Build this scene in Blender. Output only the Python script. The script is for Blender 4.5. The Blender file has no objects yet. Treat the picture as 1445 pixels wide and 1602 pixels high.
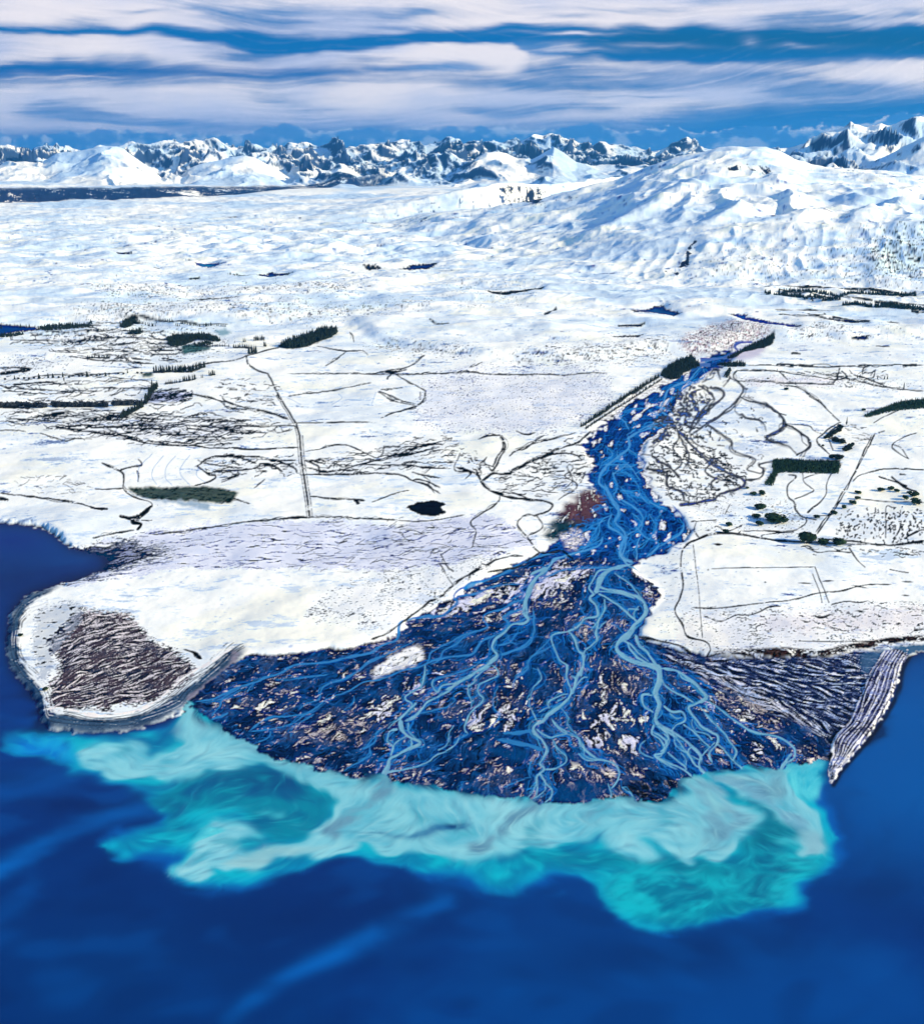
import math, sys
import numpy as np
try:
    import bpy
except ImportError:
    bpy = None
# ------------------------------------------------------------------ camera, world, sun
PW, PH, FL, HORIZ, HC = 1445, 1602, 1718.0, 240.0, 1000.0      # photo size, focal length, horizon row, camera height (m)
PITCH = math.atan((PH/2-HORIZ)/FL)
SP, CP = math.sin(PITCH), math.cos(PITCH)
CX, CY = PW/2, PH/2
SUN_EL, SUN_AZ = math.radians(22), math.radians(108)           # azimuth of the sun measured from +Y (view direction), negative = left
if bpy:
    scene = bpy.context.scene
    C = scene.collection
    cam = bpy.data.cameras.new('camera'); camo = bpy.data.objects.new('camera', cam); C.objects.link(camo)
    camo.location = (0, 0, HC); camo.rotation_euler = (math.pi/2-PITCH, 0, 0)
    cam.sensor_fit = 'VERTICAL'; cam.sensor_height = 24; cam.lens = 24*FL/PH
    cam.clip_start = 1; cam.clip_end = 400000
    scene.camera = camo
    world = bpy.data.worlds.new('World'); scene.world = world; world.use_nodes = True
    nt = world.node_tree; bgn = nt.nodes['Background']
    sky = nt.nodes.new('ShaderNodeTexSky'); sky.sky_type = 'NISHITA'; sky.sun_disc = False
    sky.sun_elevation = SUN_EL; sky.sun_rotation = SUN_AZ; sky.altitude = 1700
    sky.air_density = 1.3; sky.dust_density = 0.2; sky.ozone_density = 3.0
    tint = nt.nodes.new('ShaderNodeMix'); tint.data_type = 'RGBA'; tint.blend_type = 'MULTIPLY'; tint.inputs[0].default_value = 1.0
    nt.links.new(sky.outputs[0], tint.inputs[6]); tint.inputs[7].default_value = (.50, .92, 1.20, 1)
    nt.links.new(tint.outputs[2], bgn.inputs[0]); bgn.inputs[1].default_value = 0.12
    sun = bpy.data.lights.new('sun', 'SUN'); suno = bpy.data.objects.new('sun', sun); C.objects.link(suno)
    sun.energy = 5.0; sun.angle = math.radians(0.5); sun.color = (1.0, 0.85, 0.51)
    suno.rotation_euler = (math.pi/2-SUN_EL, 0, math.pi-SUN_AZ)
    suno.location = (-300, 0, 2000)
    vs = scene.view_settings; vs.view_transform = 'Standard'; vs.look = 'None'; vs.exposure = 0.72; vs.gamma = 1.0
    scene.cycles.max_bounces = 4; scene.cycles.diffuse_bounces = 2; scene.cycles.glossy_bounces = 2

# ------------------------------------------------------------------ geometry of the plain (flat z=0 map <-> photo pixel)
def ground_xy(px, py, z=0.0):
    u = CY-py
    t = (HC-z)/(FL*SP-u*CP)
    return (px-CX)*t, (FL*CP+u*SP)*t
def row_of_Y(Y, z=0.0):
    v = (Y*SP+(z-HC)*CP)/(Y*CP-(z-HC)*SP)
    return CY-FL*v
def z_at(Y, py):
    k = (CY-py)/FL
    return HC+Y*(k*CP-SP)/(CP+k*SP)
def lin(c):
    c = np.asarray(c, float)/255.0
    return np.where(c <= 0.04045, c/12.92, ((c+0.055)/1.055)**2.4)
# ------------------------------------------------------------------ noise tiles
rng = np.random.default_rng(7)
TN = 1024
def make_tile(beta, seed, lo=1, hi=TN/2, ax=1.0):
    r = np.random.default_rng(seed)
    f = np.fft.rfft2(r.standard_normal((TN, TN)).astype(np.float32))
    fy = np.fft.fftfreq(TN)[:, None]*TN; fx = np.fft.rfftfreq(TN)[None, :]*TN
    k = np.sqrt((fx*ax)**2+fy**2); k[0, 0] = 1e9
    f = f*k**(-beta)*(k >= lo)*np.exp(-(k/hi)**2)
    t = np.fft.irfft2(f, s=(TN, TN)); t -= t.mean(); t /= t.std()
    return t.astype(np.float32)
T_FB = make_tile(1.9, 1, 4)          # smooth fbm, 4..: features from 1/4 tile downwards
T_RG = make_tile(1.35, 2, 4)          # rougher fbm
T_MID = make_tile(0.4, 3, 20, 120)   # band-limited blobs
T_W = make_tile(0.0, 4, 1, 330)      # nearly white
T_SM = make_tile(2.6, 11, 4, 14)         # one smooth octave (features about a fifth of a tile)
T_CL = make_tile(2.5, 12, 3)             # soft fbm for clouds and broad relief
def samp(T, x, y):
    """bilinear periodic lookup; x, y in tiles"""
    x = (x % 1.0)*TN; y = (y % 1.0)*TN
    xi = x.astype(np.int32); yi = y.astype(np.int32)
    fx = (x-xi).astype(np.float32); fy = (y-yi).astype(np.float32)
    xi &= TN-1; yi &= TN-1; x1 = (xi+1) & (TN-1); y1 = (yi+1) & (TN-1)
    a = T[yi, xi]; b = T[yi, x1]; c = T[y1, xi]; d = T[y1, x1]
    return (a*(1-fx)+b*fx)*(1-fy)+(c*(1-fx)+d*fx)*fy
def ss(a, b, x):
    t = np.clip((x-a)/(b-a), 0, 1); return t*t*(3-2*t)
# ------------------------------------------------------------------ the map raster of the plain
X0, Y0, RW, RH = -160, 300, 1765, 1460
def gblur(a, s, sy=None):
    sy = s if sy is None else sy
    out = a.astype(np.float32)
    for axis, sg in ((1, s), (0, sy)):
        if sg <= 0: continue
        w = max(1, int(round(math.sqrt(4*sg*sg+1))))
        if w % 2 == 0: w += 1
        if w == 1: continue
        for _ in range(1 if sg < .9 else 3):
            p = w//2
            pad = [(0, 0), (0, 0)]; pad[axis] = (p+1, p)
            c = np.cumsum(np.pad(out, pad, mode='edge'), axis=axis, dtype=np.float64)
            out = ((c[:, w:]-c[:, :-w]) if axis == 1 else (c[w:]-c[:-w]))/w
            out = out.astype(np.float32)
    return out
class Box:                                                   # a rectangle of the raster
    def __init__(s, x0, y0, x1, y1):
        s.x0 = max(int(x0), X0); s.y0 = max(int(y0), Y0); s.x1 = min(int(x1), X0+RW); s.y1 = min(int(y1), Y0+RH)
        s.sl = (slice(s.y0-Y0, s.y1-Y0), slice(s.x0-X0, s.x1-X0))
        s.h = s.y1-s.y0; s.w = s.x1-s.x0
    def grid(s):
        return np.meshgrid(np.arange(s.x0, s.x1, dtype=np.float32), np.arange(s.y0, s.y1, dtype=np.float32))
GX, GY = np.meshgrid(np.arange(X0, X0+RW, dtype=np.float32), np.arange(Y0, Y0+RH, dtype=np.float32))
WX, WY = ground_xy(GX.astype(np.float64), GY.astype(np.float64))
def wn(T, scale, sl=None, ox=0.0, oy=0.0, st=1.0):
    """noise tile looked up in world metres: one tile = scale metres"""
    x = WX if sl is None else WX[sl]; y = WY if sl is None else WY[sl]
    return samp(T, x/scale+ox, y/(scale*st)+oy)
def inside(pts, x, y):
    r = np.zeros(x.shape, bool)
    n = len(pts)
    for i in range(n):
        (x0, y0), (x1, y1) = pts[i], pts[(i+1) % n]
        if y0 == y1: continue
        c = ((y0 > y) != (y1 > y))
        r ^= c & (x < (x1-x0)*(y-y0)/(y1-y0)+x0)
    return r
def poly(pts, soft=0.7, warp=0.0, ws=300.0, T=None, seed=0.0, warpy=None):
    """polygon traced on the plain -> soft mask with frayed edges"""
    pts = [(float(a), float(b)) for a, b in pts]
    xs = [p[0] for p in pts]; ys = [p[1] for p in pts]
    m = 3*soft+3*warp+3
    b = Box(min(xs)-m, min(ys)-m, max(xs)+m, max(ys)+m)
    out = np.zeros((RH, RW), np.float32)
    if b.w <= 0 or b.h <= 0: return out
    x, y = GX[b.sl], GY[b.sl]
    if warp:
        T = T_RG if T is None else T
        x = x+warp*wn(T, ws, b.sl, .13+seed, .7); y = y+(warpy or warp*.7)*wn(T, ws, b.sl, .57, .31+seed)
    mk = inside(pts, x, y).astype(np.float32)
    out[b.sl] = gblur(mk, soft) if soft > 0 else mk
    return out
def spline(pts, step=0.5):
    P = np.array(pts, float)
    if len(P) < 2: return P
    if len(P) == 2:
        n = max(2, int(np.hypot(*(P[1]-P[0]))/step)); t = np.linspace(0, 1, n)[:, None]
        return P[0]*(1-t)+P[1]*t
    Q = np.vstack([2*P[0]-P[1], P, 2*P[-1]-P[-2]]); out = []
    for i in range(1, len(Q)-2):
        p0, p1, p2, p3 = Q[i-1:i+3]
        n = max(2, int(np.hypot(*(p2-p1))/step)); t = np.linspace(0, 1, n, endpoint=False)[:, None]
        out.append(0.5*((2*p1)+(-p0+p2)*t+(2*p0-5*p1+4*p2-p3)*t*t+(-p0+3*p1-3*p2+p3)*t**3))
    return np.vstack(out+[P[-1:]])
class Ink:                                                   # collects stroke samples, then turns them into coverage
    def __init__(s): s.x = []; s.y = []; s.w = []
    def line(s, pts, w0=1.0, w1=None, wob=0.0, smooth=True, seed=None, taper=0.0, dens=1.0):
        w1 = w0 if w1 is None else w1
        p = spline(pts) if smooth else np.vstack([spline([pts[i], pts[i+1]]) for i in range(len(pts)-1)])
        n = len(p)
        if n < 2: return p
        if wob:
            r = np.random.default_rng(abs(hash((round(pts[0][0]), round(pts[0][1]), n))) % 99999 if seed is None else seed)
            for per, am in ((28, 1.0), (11, .55), (5, .3)):
                k = max(3, int(n*.5/per)+2)
                for ax in (0, 1):
                    c = r.standard_normal(k); c[0] = c[-1] = 0
                    p[:, ax] += wob*am*np.interp(np.linspace(0, k-1, n), np.arange(k), c)*(1 if ax == 0 else .6)
        d = np.gradient(p, axis=0); L = np.hypot(d[:, 0], d[:, 1])+1e-6
        nx, ny = -d[:, 1]/L, d[:, 0]/L
        w = np.linspace(w0, w1, n)
        if wob and max(w0, w1) > 1.2:
            k = max(3, int(n*.5/13)+2); w = w*np.exp(.34*np.interp(np.linspace(0, k-1, n), np.arange(k), r.standard_normal(k)).clip(-1.6, 1.6))
        if taper:
            t = np.linspace(0, 1, n); w = w*np.clip(np.minimum(t, 1-t)/taper, .15, 1)
        m = max(1, int(math.ceil(w.max()*2)))
        o = (np.arange(m)+.5)/m-.5
        xx = p[:, 0][:, None]+nx[:, None]*o*w[:, None]; yy = p[:, 1][:, None]+ny[:, None]*o*w[:, None]
        ww = np.repeat((L*w/m)[:, None], m, 1)*dens
        s.x.append(xx.ravel()); s.y.append(yy.ravel()); s.w.append(ww.ravel())
        return p
    def braid(s, pts, n, amp, w=1.0, seed=0, dens=.9):
        """side strands that leave the line and come back to it"""
        r = np.random.default_rng(seed+int(abs(pts[0][0]*7+pts[0][1]*3)) % 9999)
        p = spline(pts, 1.0)
        if len(p) < 12: return
        d = np.gradient(p, axis=0); L = np.hypot(d[:, 0], d[:, 1])+1e-6; nx, ny = -d[:, 1]/L, d[:, 0]/L
        for _ in range(n):
            m = int(r.uniform(.25, .9)*len(p)); m = max(m, 12); a = int(r.uniform(0, max(1, len(p)-m))); q = p[a:a+m]; t = np.linspace(0, 1, len(q))
            k = max(2, int(len(q)/r.uniform(14, 34))); o = np.abs(np.sin(np.pi*k*t+0))**.8*np.interp(t, np.linspace(0, 1, k+1), r.uniform(-1, 1, k+1))*amp*1.4
            o += .8*np.interp(t, np.linspace(0, 1, 3*k+2), r.standard_normal(3*k+2))*np.minimum(1, 6*t*(1-t))
            q = np.stack([q[:, 0]+nx[a:a+m]*o, q[:, 1]+ny[a:a+m]*o*.8], 1); ww = w*r.uniform(.6, 1.5)
            s.line([tuple(v) for v in q[::4]], ww, ww*r.uniform(.6, 1), wob=.5, seed=int(r.integers(9999)), taper=.08, dens=dens)
    def raw(s, x, y, w): s.x.append(np.ravel(x)); s.y.append(np.ravel(y)); s.w.append(np.ravel(w))
    def cover(s):
        if not s.x: return np.zeros((RH, RW), np.float32)
        x = np.concatenate(s.x)-X0; y = np.concatenate(s.y)-Y0; w = np.concatenate(s.w)
        ok = (x > 0) & (y > 0) & (x < RW-2) & (y < RH-2) & np.isfinite(x) & np.isfinite(y)
        x, y, w = x[ok], y[ok], w[ok]
        xi = x.astype(int); yi = y.astype(int); fx = x-xi; fy = y-yi
        acc = np.zeros(RH*RW)
        for dx, dy, f in ((0, 0, (1-fx)*(1-fy)), (1, 0, fx*(1-fy)), (0, 1, (1-fx)*fy), (1, 1, fx*fy)):
            acc += np.bincount((yi+dy)*RW+xi+dx, weights=w*f, minlength=RH*RW)
        return np.clip(acc.reshape(RH, RW), 0, 1).astype(np.float32)
def Z(ox, oy, s):
    return lambda *p: [(ox+p[i]/s, oy+p[i+1]/s) for i in range(0, len(p), 2)]
def field_from(guides, b, eps=14.0, step=8, power=2.0):
    """direction field interpolated from guide lines, on box b"""
    gx = np.arange(b.x0, b.x1+step, step, dtype=np.float64); gy = np.arange(b.y0, b.y1+step, step, dtype=np.float64)
    X, Y = np.meshgrid(gx, gy); vx = np.zeros_like(X); vy = np.zeros_like(X)
    for g in guides:
        p = spline(g, 12.0); d = np.gradient(p, axis=0); L = np.hypot(d[:, 0], d[:, 1])+1e-9; d /= L[:, None]
        for (a, c), (dx, dy) in zip(p, d):
            w = 1.0/((X-a)**2+(Y-c)**2+eps*eps)**power
            vx += w*dx; vy += w*dy
    L = np.hypot(vx, vy)+1e-30
    return up(vx/L, b, step), up(vy/L, b, step)
def up(a, b, step):
    x = (np.arange(b.w))/step; y = (np.arange(b.h))/step
    xi = np.minimum(x.astype(int), a.shape[1]-2); yi = np.minimum(y.astype(int), a.shape[0]-2)
    fx = (x-xi)[None, :]; fy = (y-yi)[:, None]
    A = a[yi][:, xi]; B = a[yi][:, xi+1]; Cc = a[yi+1][:, xi]; D = a[yi+1][:, xi+1]
    return ((A*(1-fx)+B*fx)*(1-fy)+(Cc*(1-fx)+D*fx)*fy).astype(np.float32)
def lic(noise, vx, vy, n=14, h=1.0, raw=False):
    H, W = noise.shape
    yy, xx = np.meshgrid(np.arange(H, dtype=np.float32), np.arange(W, dtype=np.float32), indexing='ij')
    acc = noise.copy()
    for sgn in (1, -1):
        x = xx.copy(); y = yy.copy()
        for _ in range(n):
            xi = np.clip(x+.5, 0, W-1).astype(np.int32); yi = np.clip(y+.5, 0, H-1).astype(np.int32)
            x += sgn*h*vx[yi, xi]; y += sgn*h*vy[yi, xi]
            xi = np.clip(x+.5, 0, W-1).astype(np.int32); yi = np.clip(y+.5, 0, H-1).astype(np.int32)
            acc += noise[yi, xi]
    if raw: return acc/(2*n+1)
    acc -= acc.mean(); acc /= acc.std()+1e-9
    return acc
def lic_raw(a, vx, vy, n): return lic(a, vx, vy, n, 1.0, True)
def flow_lines(ink, b, vx, vy, n, steps, w=0.7, seed=1, meander=0.6, ms=160.0, mask=None, step=1.0, dens=1.0, wvar=.5):
    """many thin rills that follow a direction field with their own meanders"""
    r = np.random.default_rng(seed)
    if mask is None:
        x = r.uniform(b.x0, b.x1, n); y = r.uniform(b.y0, b.y1, n)
    else:
        m = mask[b.sl]; idx = r.choice(m.size, n, p=(m.ravel()/m.sum()).astype(np.float64)/np.sum((m.ravel()/m.sum()).astype(np.float64)))
        y = idx//m.shape[1]+b.y0+r.uniform(0, 1, n); x = idx % m.shape[1]+b.x0+r.uniform(0, 1, n)
    ph = r.uniform(0, 1, n); life = r.uniform(.25, 1, n)*steps; ww = w*(1+wvar*r.standard_normal(n)).clip(.3, 2.5)
    for k in range(steps):
        xi = np.clip(x-b.x0, 0, b.w-1).astype(int); yi = np.clip(y-b.y0, 0, b.h-1).astype(int)
        X, Y = ground_xy(x, y)
        a = np.arctan2(vy[yi, xi], vx[yi, xi])+meander*samp(T_MID, X/(ms*10)+ph*.02, Y/(ms*10))
        x = x+step*np.cos(a); y = y+step*np.sin(a)
        ok = (k < life) & (x > b.x0) & (x < b.x1) & (y > b.y0) & (y < b.y1)
        if mask is not None: ok &= mask[np.clip(y-Y0, 0, RH-1).astype(int), np.clip(x-X0, 0, RW-1).astype(int)] > .15
        life = np.where(ok, life, -1)
        if not ok.any(): break
        t = np.where(ok, ww*step*dens, 0)
        ink.raw(x[ok], y[ok], t[ok])
    return
def put(alb, col, m):
    m = m[..., None] if m.ndim == 2 else m
    alb += (np.asarray(col, np.float32)-alb)*m
def mix(a, b, t):
    return np.asarray(a, np.float32)*(1-t[..., None])+np.asarray(b, np.float32)*t[..., None]
# ------------------------------------------------------------------ what lies on the plain, traced onto the map
KL = np.array([1.02, 1.09, 1.17])
def A(r, g, b): return np.clip(lin((r, g, b))/KL, 0, .9).astype(np.float32)
SNOW = A(250, 250, 252)
c1 = Z(280, 980, 4.516); c2 = Z(580, 860, 4.817); c3 = Z(560, 1040, 4.817); c4 = Z(780, 840, 5.161); c5 = Z(780, 1040, 5.161)
c6 = Z(960, 980, 4.817); c7 = Z(1140, 980, 4.738); U = Z(880, 500, 4.25); V = Z(900, 440, 2.651); V8 = Z(900, 780, 2.651)
R4 = Z(1080, 620, 3.959); L3 = Z(0, 440, 2.89); M4 = Z(450, 440, 2.89); L6 = Z(0, 780, 2.89); R6 = Z(1080, 430, 3.959)
I = Z(0, 0, 1)
W1 = Z(0, 1080, 4.25); W2 = Z(240, 1180, 4.516); W3 = Z(520, 1180, 4.25); W4 = Z(820, 1180, 4.817); W5 = Z(1050, 1180, 5.161)

# ---- shores
LAND = I(-700,812, 0,817, 40,820, 70,826, 90,838, 102,850, 112,857, 150,866, 172,872, 165,892, 120,908, 86,918, 52,929, 31,943, 17,963, 13,988, 11,1015, 16,1040,
         31,1064, 48,1081, 59,1098, 64,1116, 66,1130, 80,1142, 104,1145, 138,1147, 194,1145, 228,1136, 263,1126, 287,1114, 294,1096,
         305,1110, 320,1118, 338,1130, 352,1144, 372,1155, 392,1160, 410,1178, 432,1188, 452,1192, 478,1193, 492,1206, 515,1207, 535,1210, 556,1218, 572,1212, 592,1208, 606,1213,
         612,1224, 640,1226, 665,1226, 690,1234, 705,1238, 735,1240, 752,1246, 800,1248, 828,1250, 845,1256, 880,1260, 912,1256, 930,1250, 960,1249, 985,1247, 1005,1254, 1030,1254, 1046,1246, 1058,1230, 1068,1218, 1090,1212,
         1125,1206, 1150,1206, 1170,1198, 1195,1200, 1220,1206, 1228,1196, 1240,1194, 1262,1195, 1285,1190, 1300,1190, 1296,1205, 1298,1226, 1315,1202, 1340,1172, 1353,1157, 1379,1119, 1398,1082, 1407,1044, 1421,1025, 1445,1017, 2200,985, 2200,290, -700,290)
land = poly(LAND, .6, 2.2, 160, T_FB)
landS = poly(LAND, 6); landS2 = poly(LAND, 22)
EDGE = I(1140,545, 1100,562, 1075,578, 1050,592, 1000,618, 965,640, 945,662, 925,680, 912,700, 925,718, 930,735, 915,745, 932,770, 938,778, 905,800, 880,830, 865,850, 850,862,
         812,882, 765,902, 735,922, 700,942, 668,958, 640,972, 622,988, 612,1000, 560,1014, 500,1022, 440,1026, 385,1026, 362,1040, 342,1056, 310,1080, 290,1100, 300,1300,
         1310,1300, 1302,1190, 1304,1157, 1330,1127, 1349,1082, 1364,1048, 1383,1023, 1345,1018, 1300,1028, 1270,1032, 1200,1030, 1110,1030, 1060,1018, 1020,1006, 998,1000,
         1002,985, 1008,970, 1018,955, 1030,935, 1028,920, 1010,910, 1000,902, 985,888, 1010,876, 1040,864, 1060,852, 1076,845, 1082,832, 1070,815, 1058,800, 1040,790, 1020,765, 1002,735, 1004,712, 1012,690, 1040,672, 1060,640, 1070,615, 1090,598, 1120,580, 1150,560)
bed = poly(EDGE, .6, 3.2, 420, T_FB)
UPPER = ss(905, 850, GY)                                    # upper river bed, bluer
FAN = poly(I(1000,1002, 1035,1022, 1075,1031, 1110,1030, 1200,1030, 1290,1030, 1383,1014, 1374,1048, 1359,1082, 1338,1127, 1312,1155, 1290,1165, 1265,1140, 1235,1120, 1200,1112, 1170,1095, 1140,1078, 1105,1065, 1080,1048, 1050,1045, 1035,1020), 4, 5, 300)
SPIT = I(1383,1018, 1402,1014, 1421,1025, 1407,1044, 1398,1082, 1379,1119, 1353,1157, 1315,1202, 1298,1227, 1296,1200, 1303,1180, 1304,1157, 1330,1127, 1349,1082, 1364,1048)
spit = poly(SPIT, .6, .6, 80)

alb = np.empty((RH, RW, 3), np.float32); alb[:] = SNOW
rough = np.full((RH, RW), .75, np.float32)
bump = np.zeros((RH, RW), np.float32)                       # relief of the plain, metres
n1 = wn(T_FB, 5200); n2 = wn(T_RG, 1500); n3 = wn(T_RG, 420, None, .3, .2); nw = wn(T_W, 1900, None, .1, .7); nw2 = wn(T_W, 4200, None, .3, .4)
# wind-glazed, faintly blue crust patches on the snow
put(alb, A(218, 232, 247), ss(.0, 1.6, n1+.5*n2)*.75)
put(alb, A(255, 247, 236), ss(.4, 1.5, wn(T_FB, 3300, None, .4, .6))*.5)

DARK = A(16, 20, 34)
tx = wn(T_RG, 2600, None, .21, .43, .45)+.6*wn(T_RG, 700, None, .7, .2, .5)
put(alb, A(176, 204, 240), ss(.9, 2.4, tx)*.65)
put(alb, A(70, 92, 150), ss(2.0, 3.0, tx+.3*wn(T_W, 3000, None, .4, .2))*.8*ss(-.6, .8, wn(T_CL, 9000, None, .1, .1)+ss(700, 480, GY)*.6))
def fray(m, a=.55, T=None):
    return ss(.30, .70, m+a*4*m*(1-m)*.5*(nw if T is None else T))
def speck(m, dens, col=DARK, T=nw, amt=1.0):
    """scrub, tussock and stones poking through the snow where m is high"""
    thr = 2.3-2.6*dens*m
    put(alb, col, ss(thr, thr+.35, T)*(m > .02)*amt)
put(alb, A(184, 214, 245), ss(590, 480, GY)*ss(-1.0, 1.3, wn(T_CL, 9000, None, .2, .5, .7)+.5*wn(T_FB, 3500, None, .6, .5, .5))*.7)  # blue shade of the distant snow painted on in patches
# dark scrubby scarps of the moraine country
for pts, d in ((I(140,452, 230,446, 340,450, 450,444, 560,450, 575,462, 480,466, 350,470, 240,475, 150,470), .75),
               (I(470,448, 500,443, 560,450, 572,460, 520,465, 478,458), 1.0),
               (I(100,490, 180,478, 300,474, 420,470, 560,480, 640,470, 700,478, 660,492, 560,500, 500,512, 420,508, 330,500, 240,504, 190,512, 130,508), .72),
               (I(150,478, 220,476, 240,492, 200,502, 150,496), .85),
               (I(560,540, 600,530, 660,540, 740,548, 760,560, 700,560, 640,556, 590,552), .9),
               (I(760,560, 820,552, 880,545, 950,540, 1050,528, 1060,560, 1000,572, 900,578, 820,574), .8),
               (I(1080,430, 1150,425, 1250,430, 1340,425, 1445,430, 1600,430, 1600,462, 1440,460, 1330,456, 1200,452, 1100,448), .55),
               (I(1330,425, 1400,420, 1500,415, 1600,450, 1440,457, 1360,452), .9),
               (I(1210,520, 1290,512, 1345,516, 1350,530, 1280,534, 1225,530), .85),
               (I(1350,515, 1445,515, 1600,512, 1600,530, 1400,527), .6),
               (I(0,560, 60,558, 130,562, 100,580, 0,588), .7),
               (I(40,515, 200,505, 330,512, 380,540, 330,565, 230,560, 100,545), .62),
               (I(1250,590, 1400,595, 1445,600, 1445,612, 1300,604), .7)):
    m = poly(pts, 4, 6, 900)
    speck(m*ss(-1.2, .6, wn(T_RG, 900, None, .2, d, .6)), d, A(30, 45, 90), nw2)
    speck(m*ss(-.4, 1.2, wn(T_RG, 700, None, .7, d, .5)), d*1.0, DARK, nw)
# reddish scrub terrace at the head of the river
m = poly(I(1058,545, 1075,530, 1110,514, 1150,510, 1190,514, 1212,522, 1190,532, 1160,540, 1130,550, 1090,556), 2, 3, 500)
put(alb, A(150, 120, 140), m*ss(-.8, .8, nw+.4*n3)*.85); speck(m, .75)
put(alb, A(190, 185, 215), poly(I(1150,548, 1185,535, 1200,540, 1185,560, 1160,568, 1140,562), 2, 2, 300)*.8)
# grey-blue stipple plains (tussock under thin snow)
def stipple(pts, soft, dens, col, base=None, ba=.5, T=nw):
    m = fray(poly(pts, soft, 4, 700), .9)
    if base is not None: put(alb, base, m*ba)
    speck(m*(.75+.25*np.clip(wn(T_RG, 1200, None, .1, .9), -1, 1)), dens, col, T)
    return m
stipple(M4(620,440, 900,400, 1445,425, 1445,560, 1330,620, 1150,690, 1000,690, 800,660, 560,650, 610,560), 9, .62, A(110, 125, 180), A(212, 220, 242), .6)
stipple(M4(640,445, 1100,440, 1445,500, 1300,600, 800,630, 640,560), 9, .42, A(60, 70, 120))
stipple(I(500,950, 520,930, 620,892, 700,885, 775,862, 770,880, 740,902, 700,925, 670,945, 640,960, 600,975, 560,985, 510,975), 7, .66, A(70, 75, 110), A(228, 232, 244), .4)
stipple(I(480,968, 510,935, 540,925, 560,935, 530,960, 500,980), 4, .72, DARK)
stipple(I(1080,960, 1250,960, 1445,945, 1700,940, 1700,1005, 1445,1005, 1330,1012, 1150,1030, 1050,1018, 1060,985), 7, .55, A(40, 35, 50), A(232, 228, 236), .4)
stipple(I(1170,965, 1240,968, 1445,950, 1445,985, 1200,990), 5, .5, A(90, 82, 104), A(206, 200, 216), .35)
stipple(I(1085,800, 1110,780, 1180,778, 1260,800, 1270,838, 1180,835, 1100,830), 5, .60, DARK)
stipple(I(1150,592, 1300,592, 1340,600, 1300,606, 1180,604), 3, .6, A(60, 60, 90), A(218, 212, 228), .5)
stipple(I(1035,860, 1080,860, 1090,1010, 1040,1000, 1020,960, 1040,930), 4, .33, DARK)
stipple(I(700,450, 850,455, 830,480, 700,485), 6, .5, A(60, 80, 140))
# scattered tussock everywhere
put(alb, DARK, ss(2.75, 3.0, nw)*ss(.0, 1.0, wn(T_RG, 2300, None, .8, .1))*land)
put(alb, A(190, 205, 235), ss(1.4, 2.2, nw2)*ss(-.3, 1.2, wn(T_RG, 1900, None, .5, .5))*.8)

# ---- streaky grass flat behind the left bay and other streaked places
def streaks(pts, guides, soft, cols, thr, seed, n=12, warp=5, mul=1.0, fine=2600, box=None):
    m = fray(poly(pts, soft, warp, 600))
    xs = [p[0] for p in pts]; ys = [p[1] for p in pts]
    b = Box(min(xs)-15, min(ys)-15, max(xs)+15, max(ys)+15)
    vx, vy = field_from(guides, b)
    a = .5*wn(T_MID, 2600, b.sl, seed*.37, 0)
    ca, sa = np.cos(a*.5), np.sin(a*.5)*.7
    vx, vy = vx*ca-vy*sa, vx*sa+vy*ca
    ns = samp(T_W, GX[b.sl]*.97/330+seed*.21, GY[b.sl]*.97/330+.4) if fine is None else wn(T_W, fine, b.sl, .3*seed, .1)
    l = np.zeros((RH, RW), np.float32); l[b.sl] = lic(ns, vx, vy, n)
    return m*mul, l, b, vx, vy
SG = [I(100,905, 250,870, 420,850, 620,845, 840,800), I(110,860, 220,848, 350,835, 480,840, 640,825, 760,812), I(130,912, 300,888, 500,880, 640,885, 760,870)]
m, l, b, vx, vy = streaks(I(95,862, 150,850, 240,835, 350,822, 500,818, 640,822, 760,806, 835,845, 800,868, 700,888, 600,893, 400,888, 290,890, 200,905, 100,918), SG, 3, None, 0, 3)
put(alb, A(205, 213, 242), m*.75); put(alb, A(95, 110, 175), m*ss(.5, 1.6, l)*.8); put(alb, A(20, 25, 50), m*ss(1.3, 2.0, l)*.9)
wet = poly(I(95,850, 150,848, 205,846, 260,855, 290,868, 240,880, 200,893, 120,910, 60,925, 90,880), 10, 10, 500)
wet = ss(.2, .75, wet+.22*l*4*wet*(1-wet)+.1*nw*4*wet*(1-wet))
put(alb, A(8, 45, 80), np.clip(wet*1.15*ss(-1.6, .1, -l+.6*ss(230, 120, GX)), 0, 1)*m**.5)
put(alb, A(15, 60, 110), np.clip(wet*ss(170, 110, GX), 0, 1)*ss(.2, 1, -l)*.4)
# peninsula: brown grass ridges
PG = [I(90,1015, 160,985, 240,965), I(100,1060, 180,1020, 260,1000), I(110,1090, 200,1060, 290,1025), I(130,1115, 230,1095, 310,1045)]
mp, l, b, vx, vy = streaks(I(72,1012, 90,985, 120,970, 150,962, 200,958, 225,985, 250,1005, 280,1025, 305,1045, 290,1065, 260,1085, 220,1102, 160,1112, 110,1112, 82,1104, 78,1080, 92,1060, 90,1035), PG, 5, None, 0, 5, n=9, fine=620)
l2 = np.zeros_like(l); l2[b.sl] = lic(wn(T_MID, 620, b.sl, .4, .4), vx, vy, 8)
g = ss(-.9, .9, l+.7*l2)
put(alb, mix(A(76, 68, 82), A(50, 56, 80), ss(-1, 1, n3+.4*l2)), mp*(1-.0*g)); put(alb, A(30, 28, 44), mp*ss(.4, 1.6, -l-.3*l2)*.8); put(alb, A(216, 212, 224), mp*.85*ss(.25, 1.7, l*.8+.55*l2+.25*n3+.5*poly(I(120,960, 210,950, 260,1000, 200,1010, 130,1000), 12)))
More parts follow.
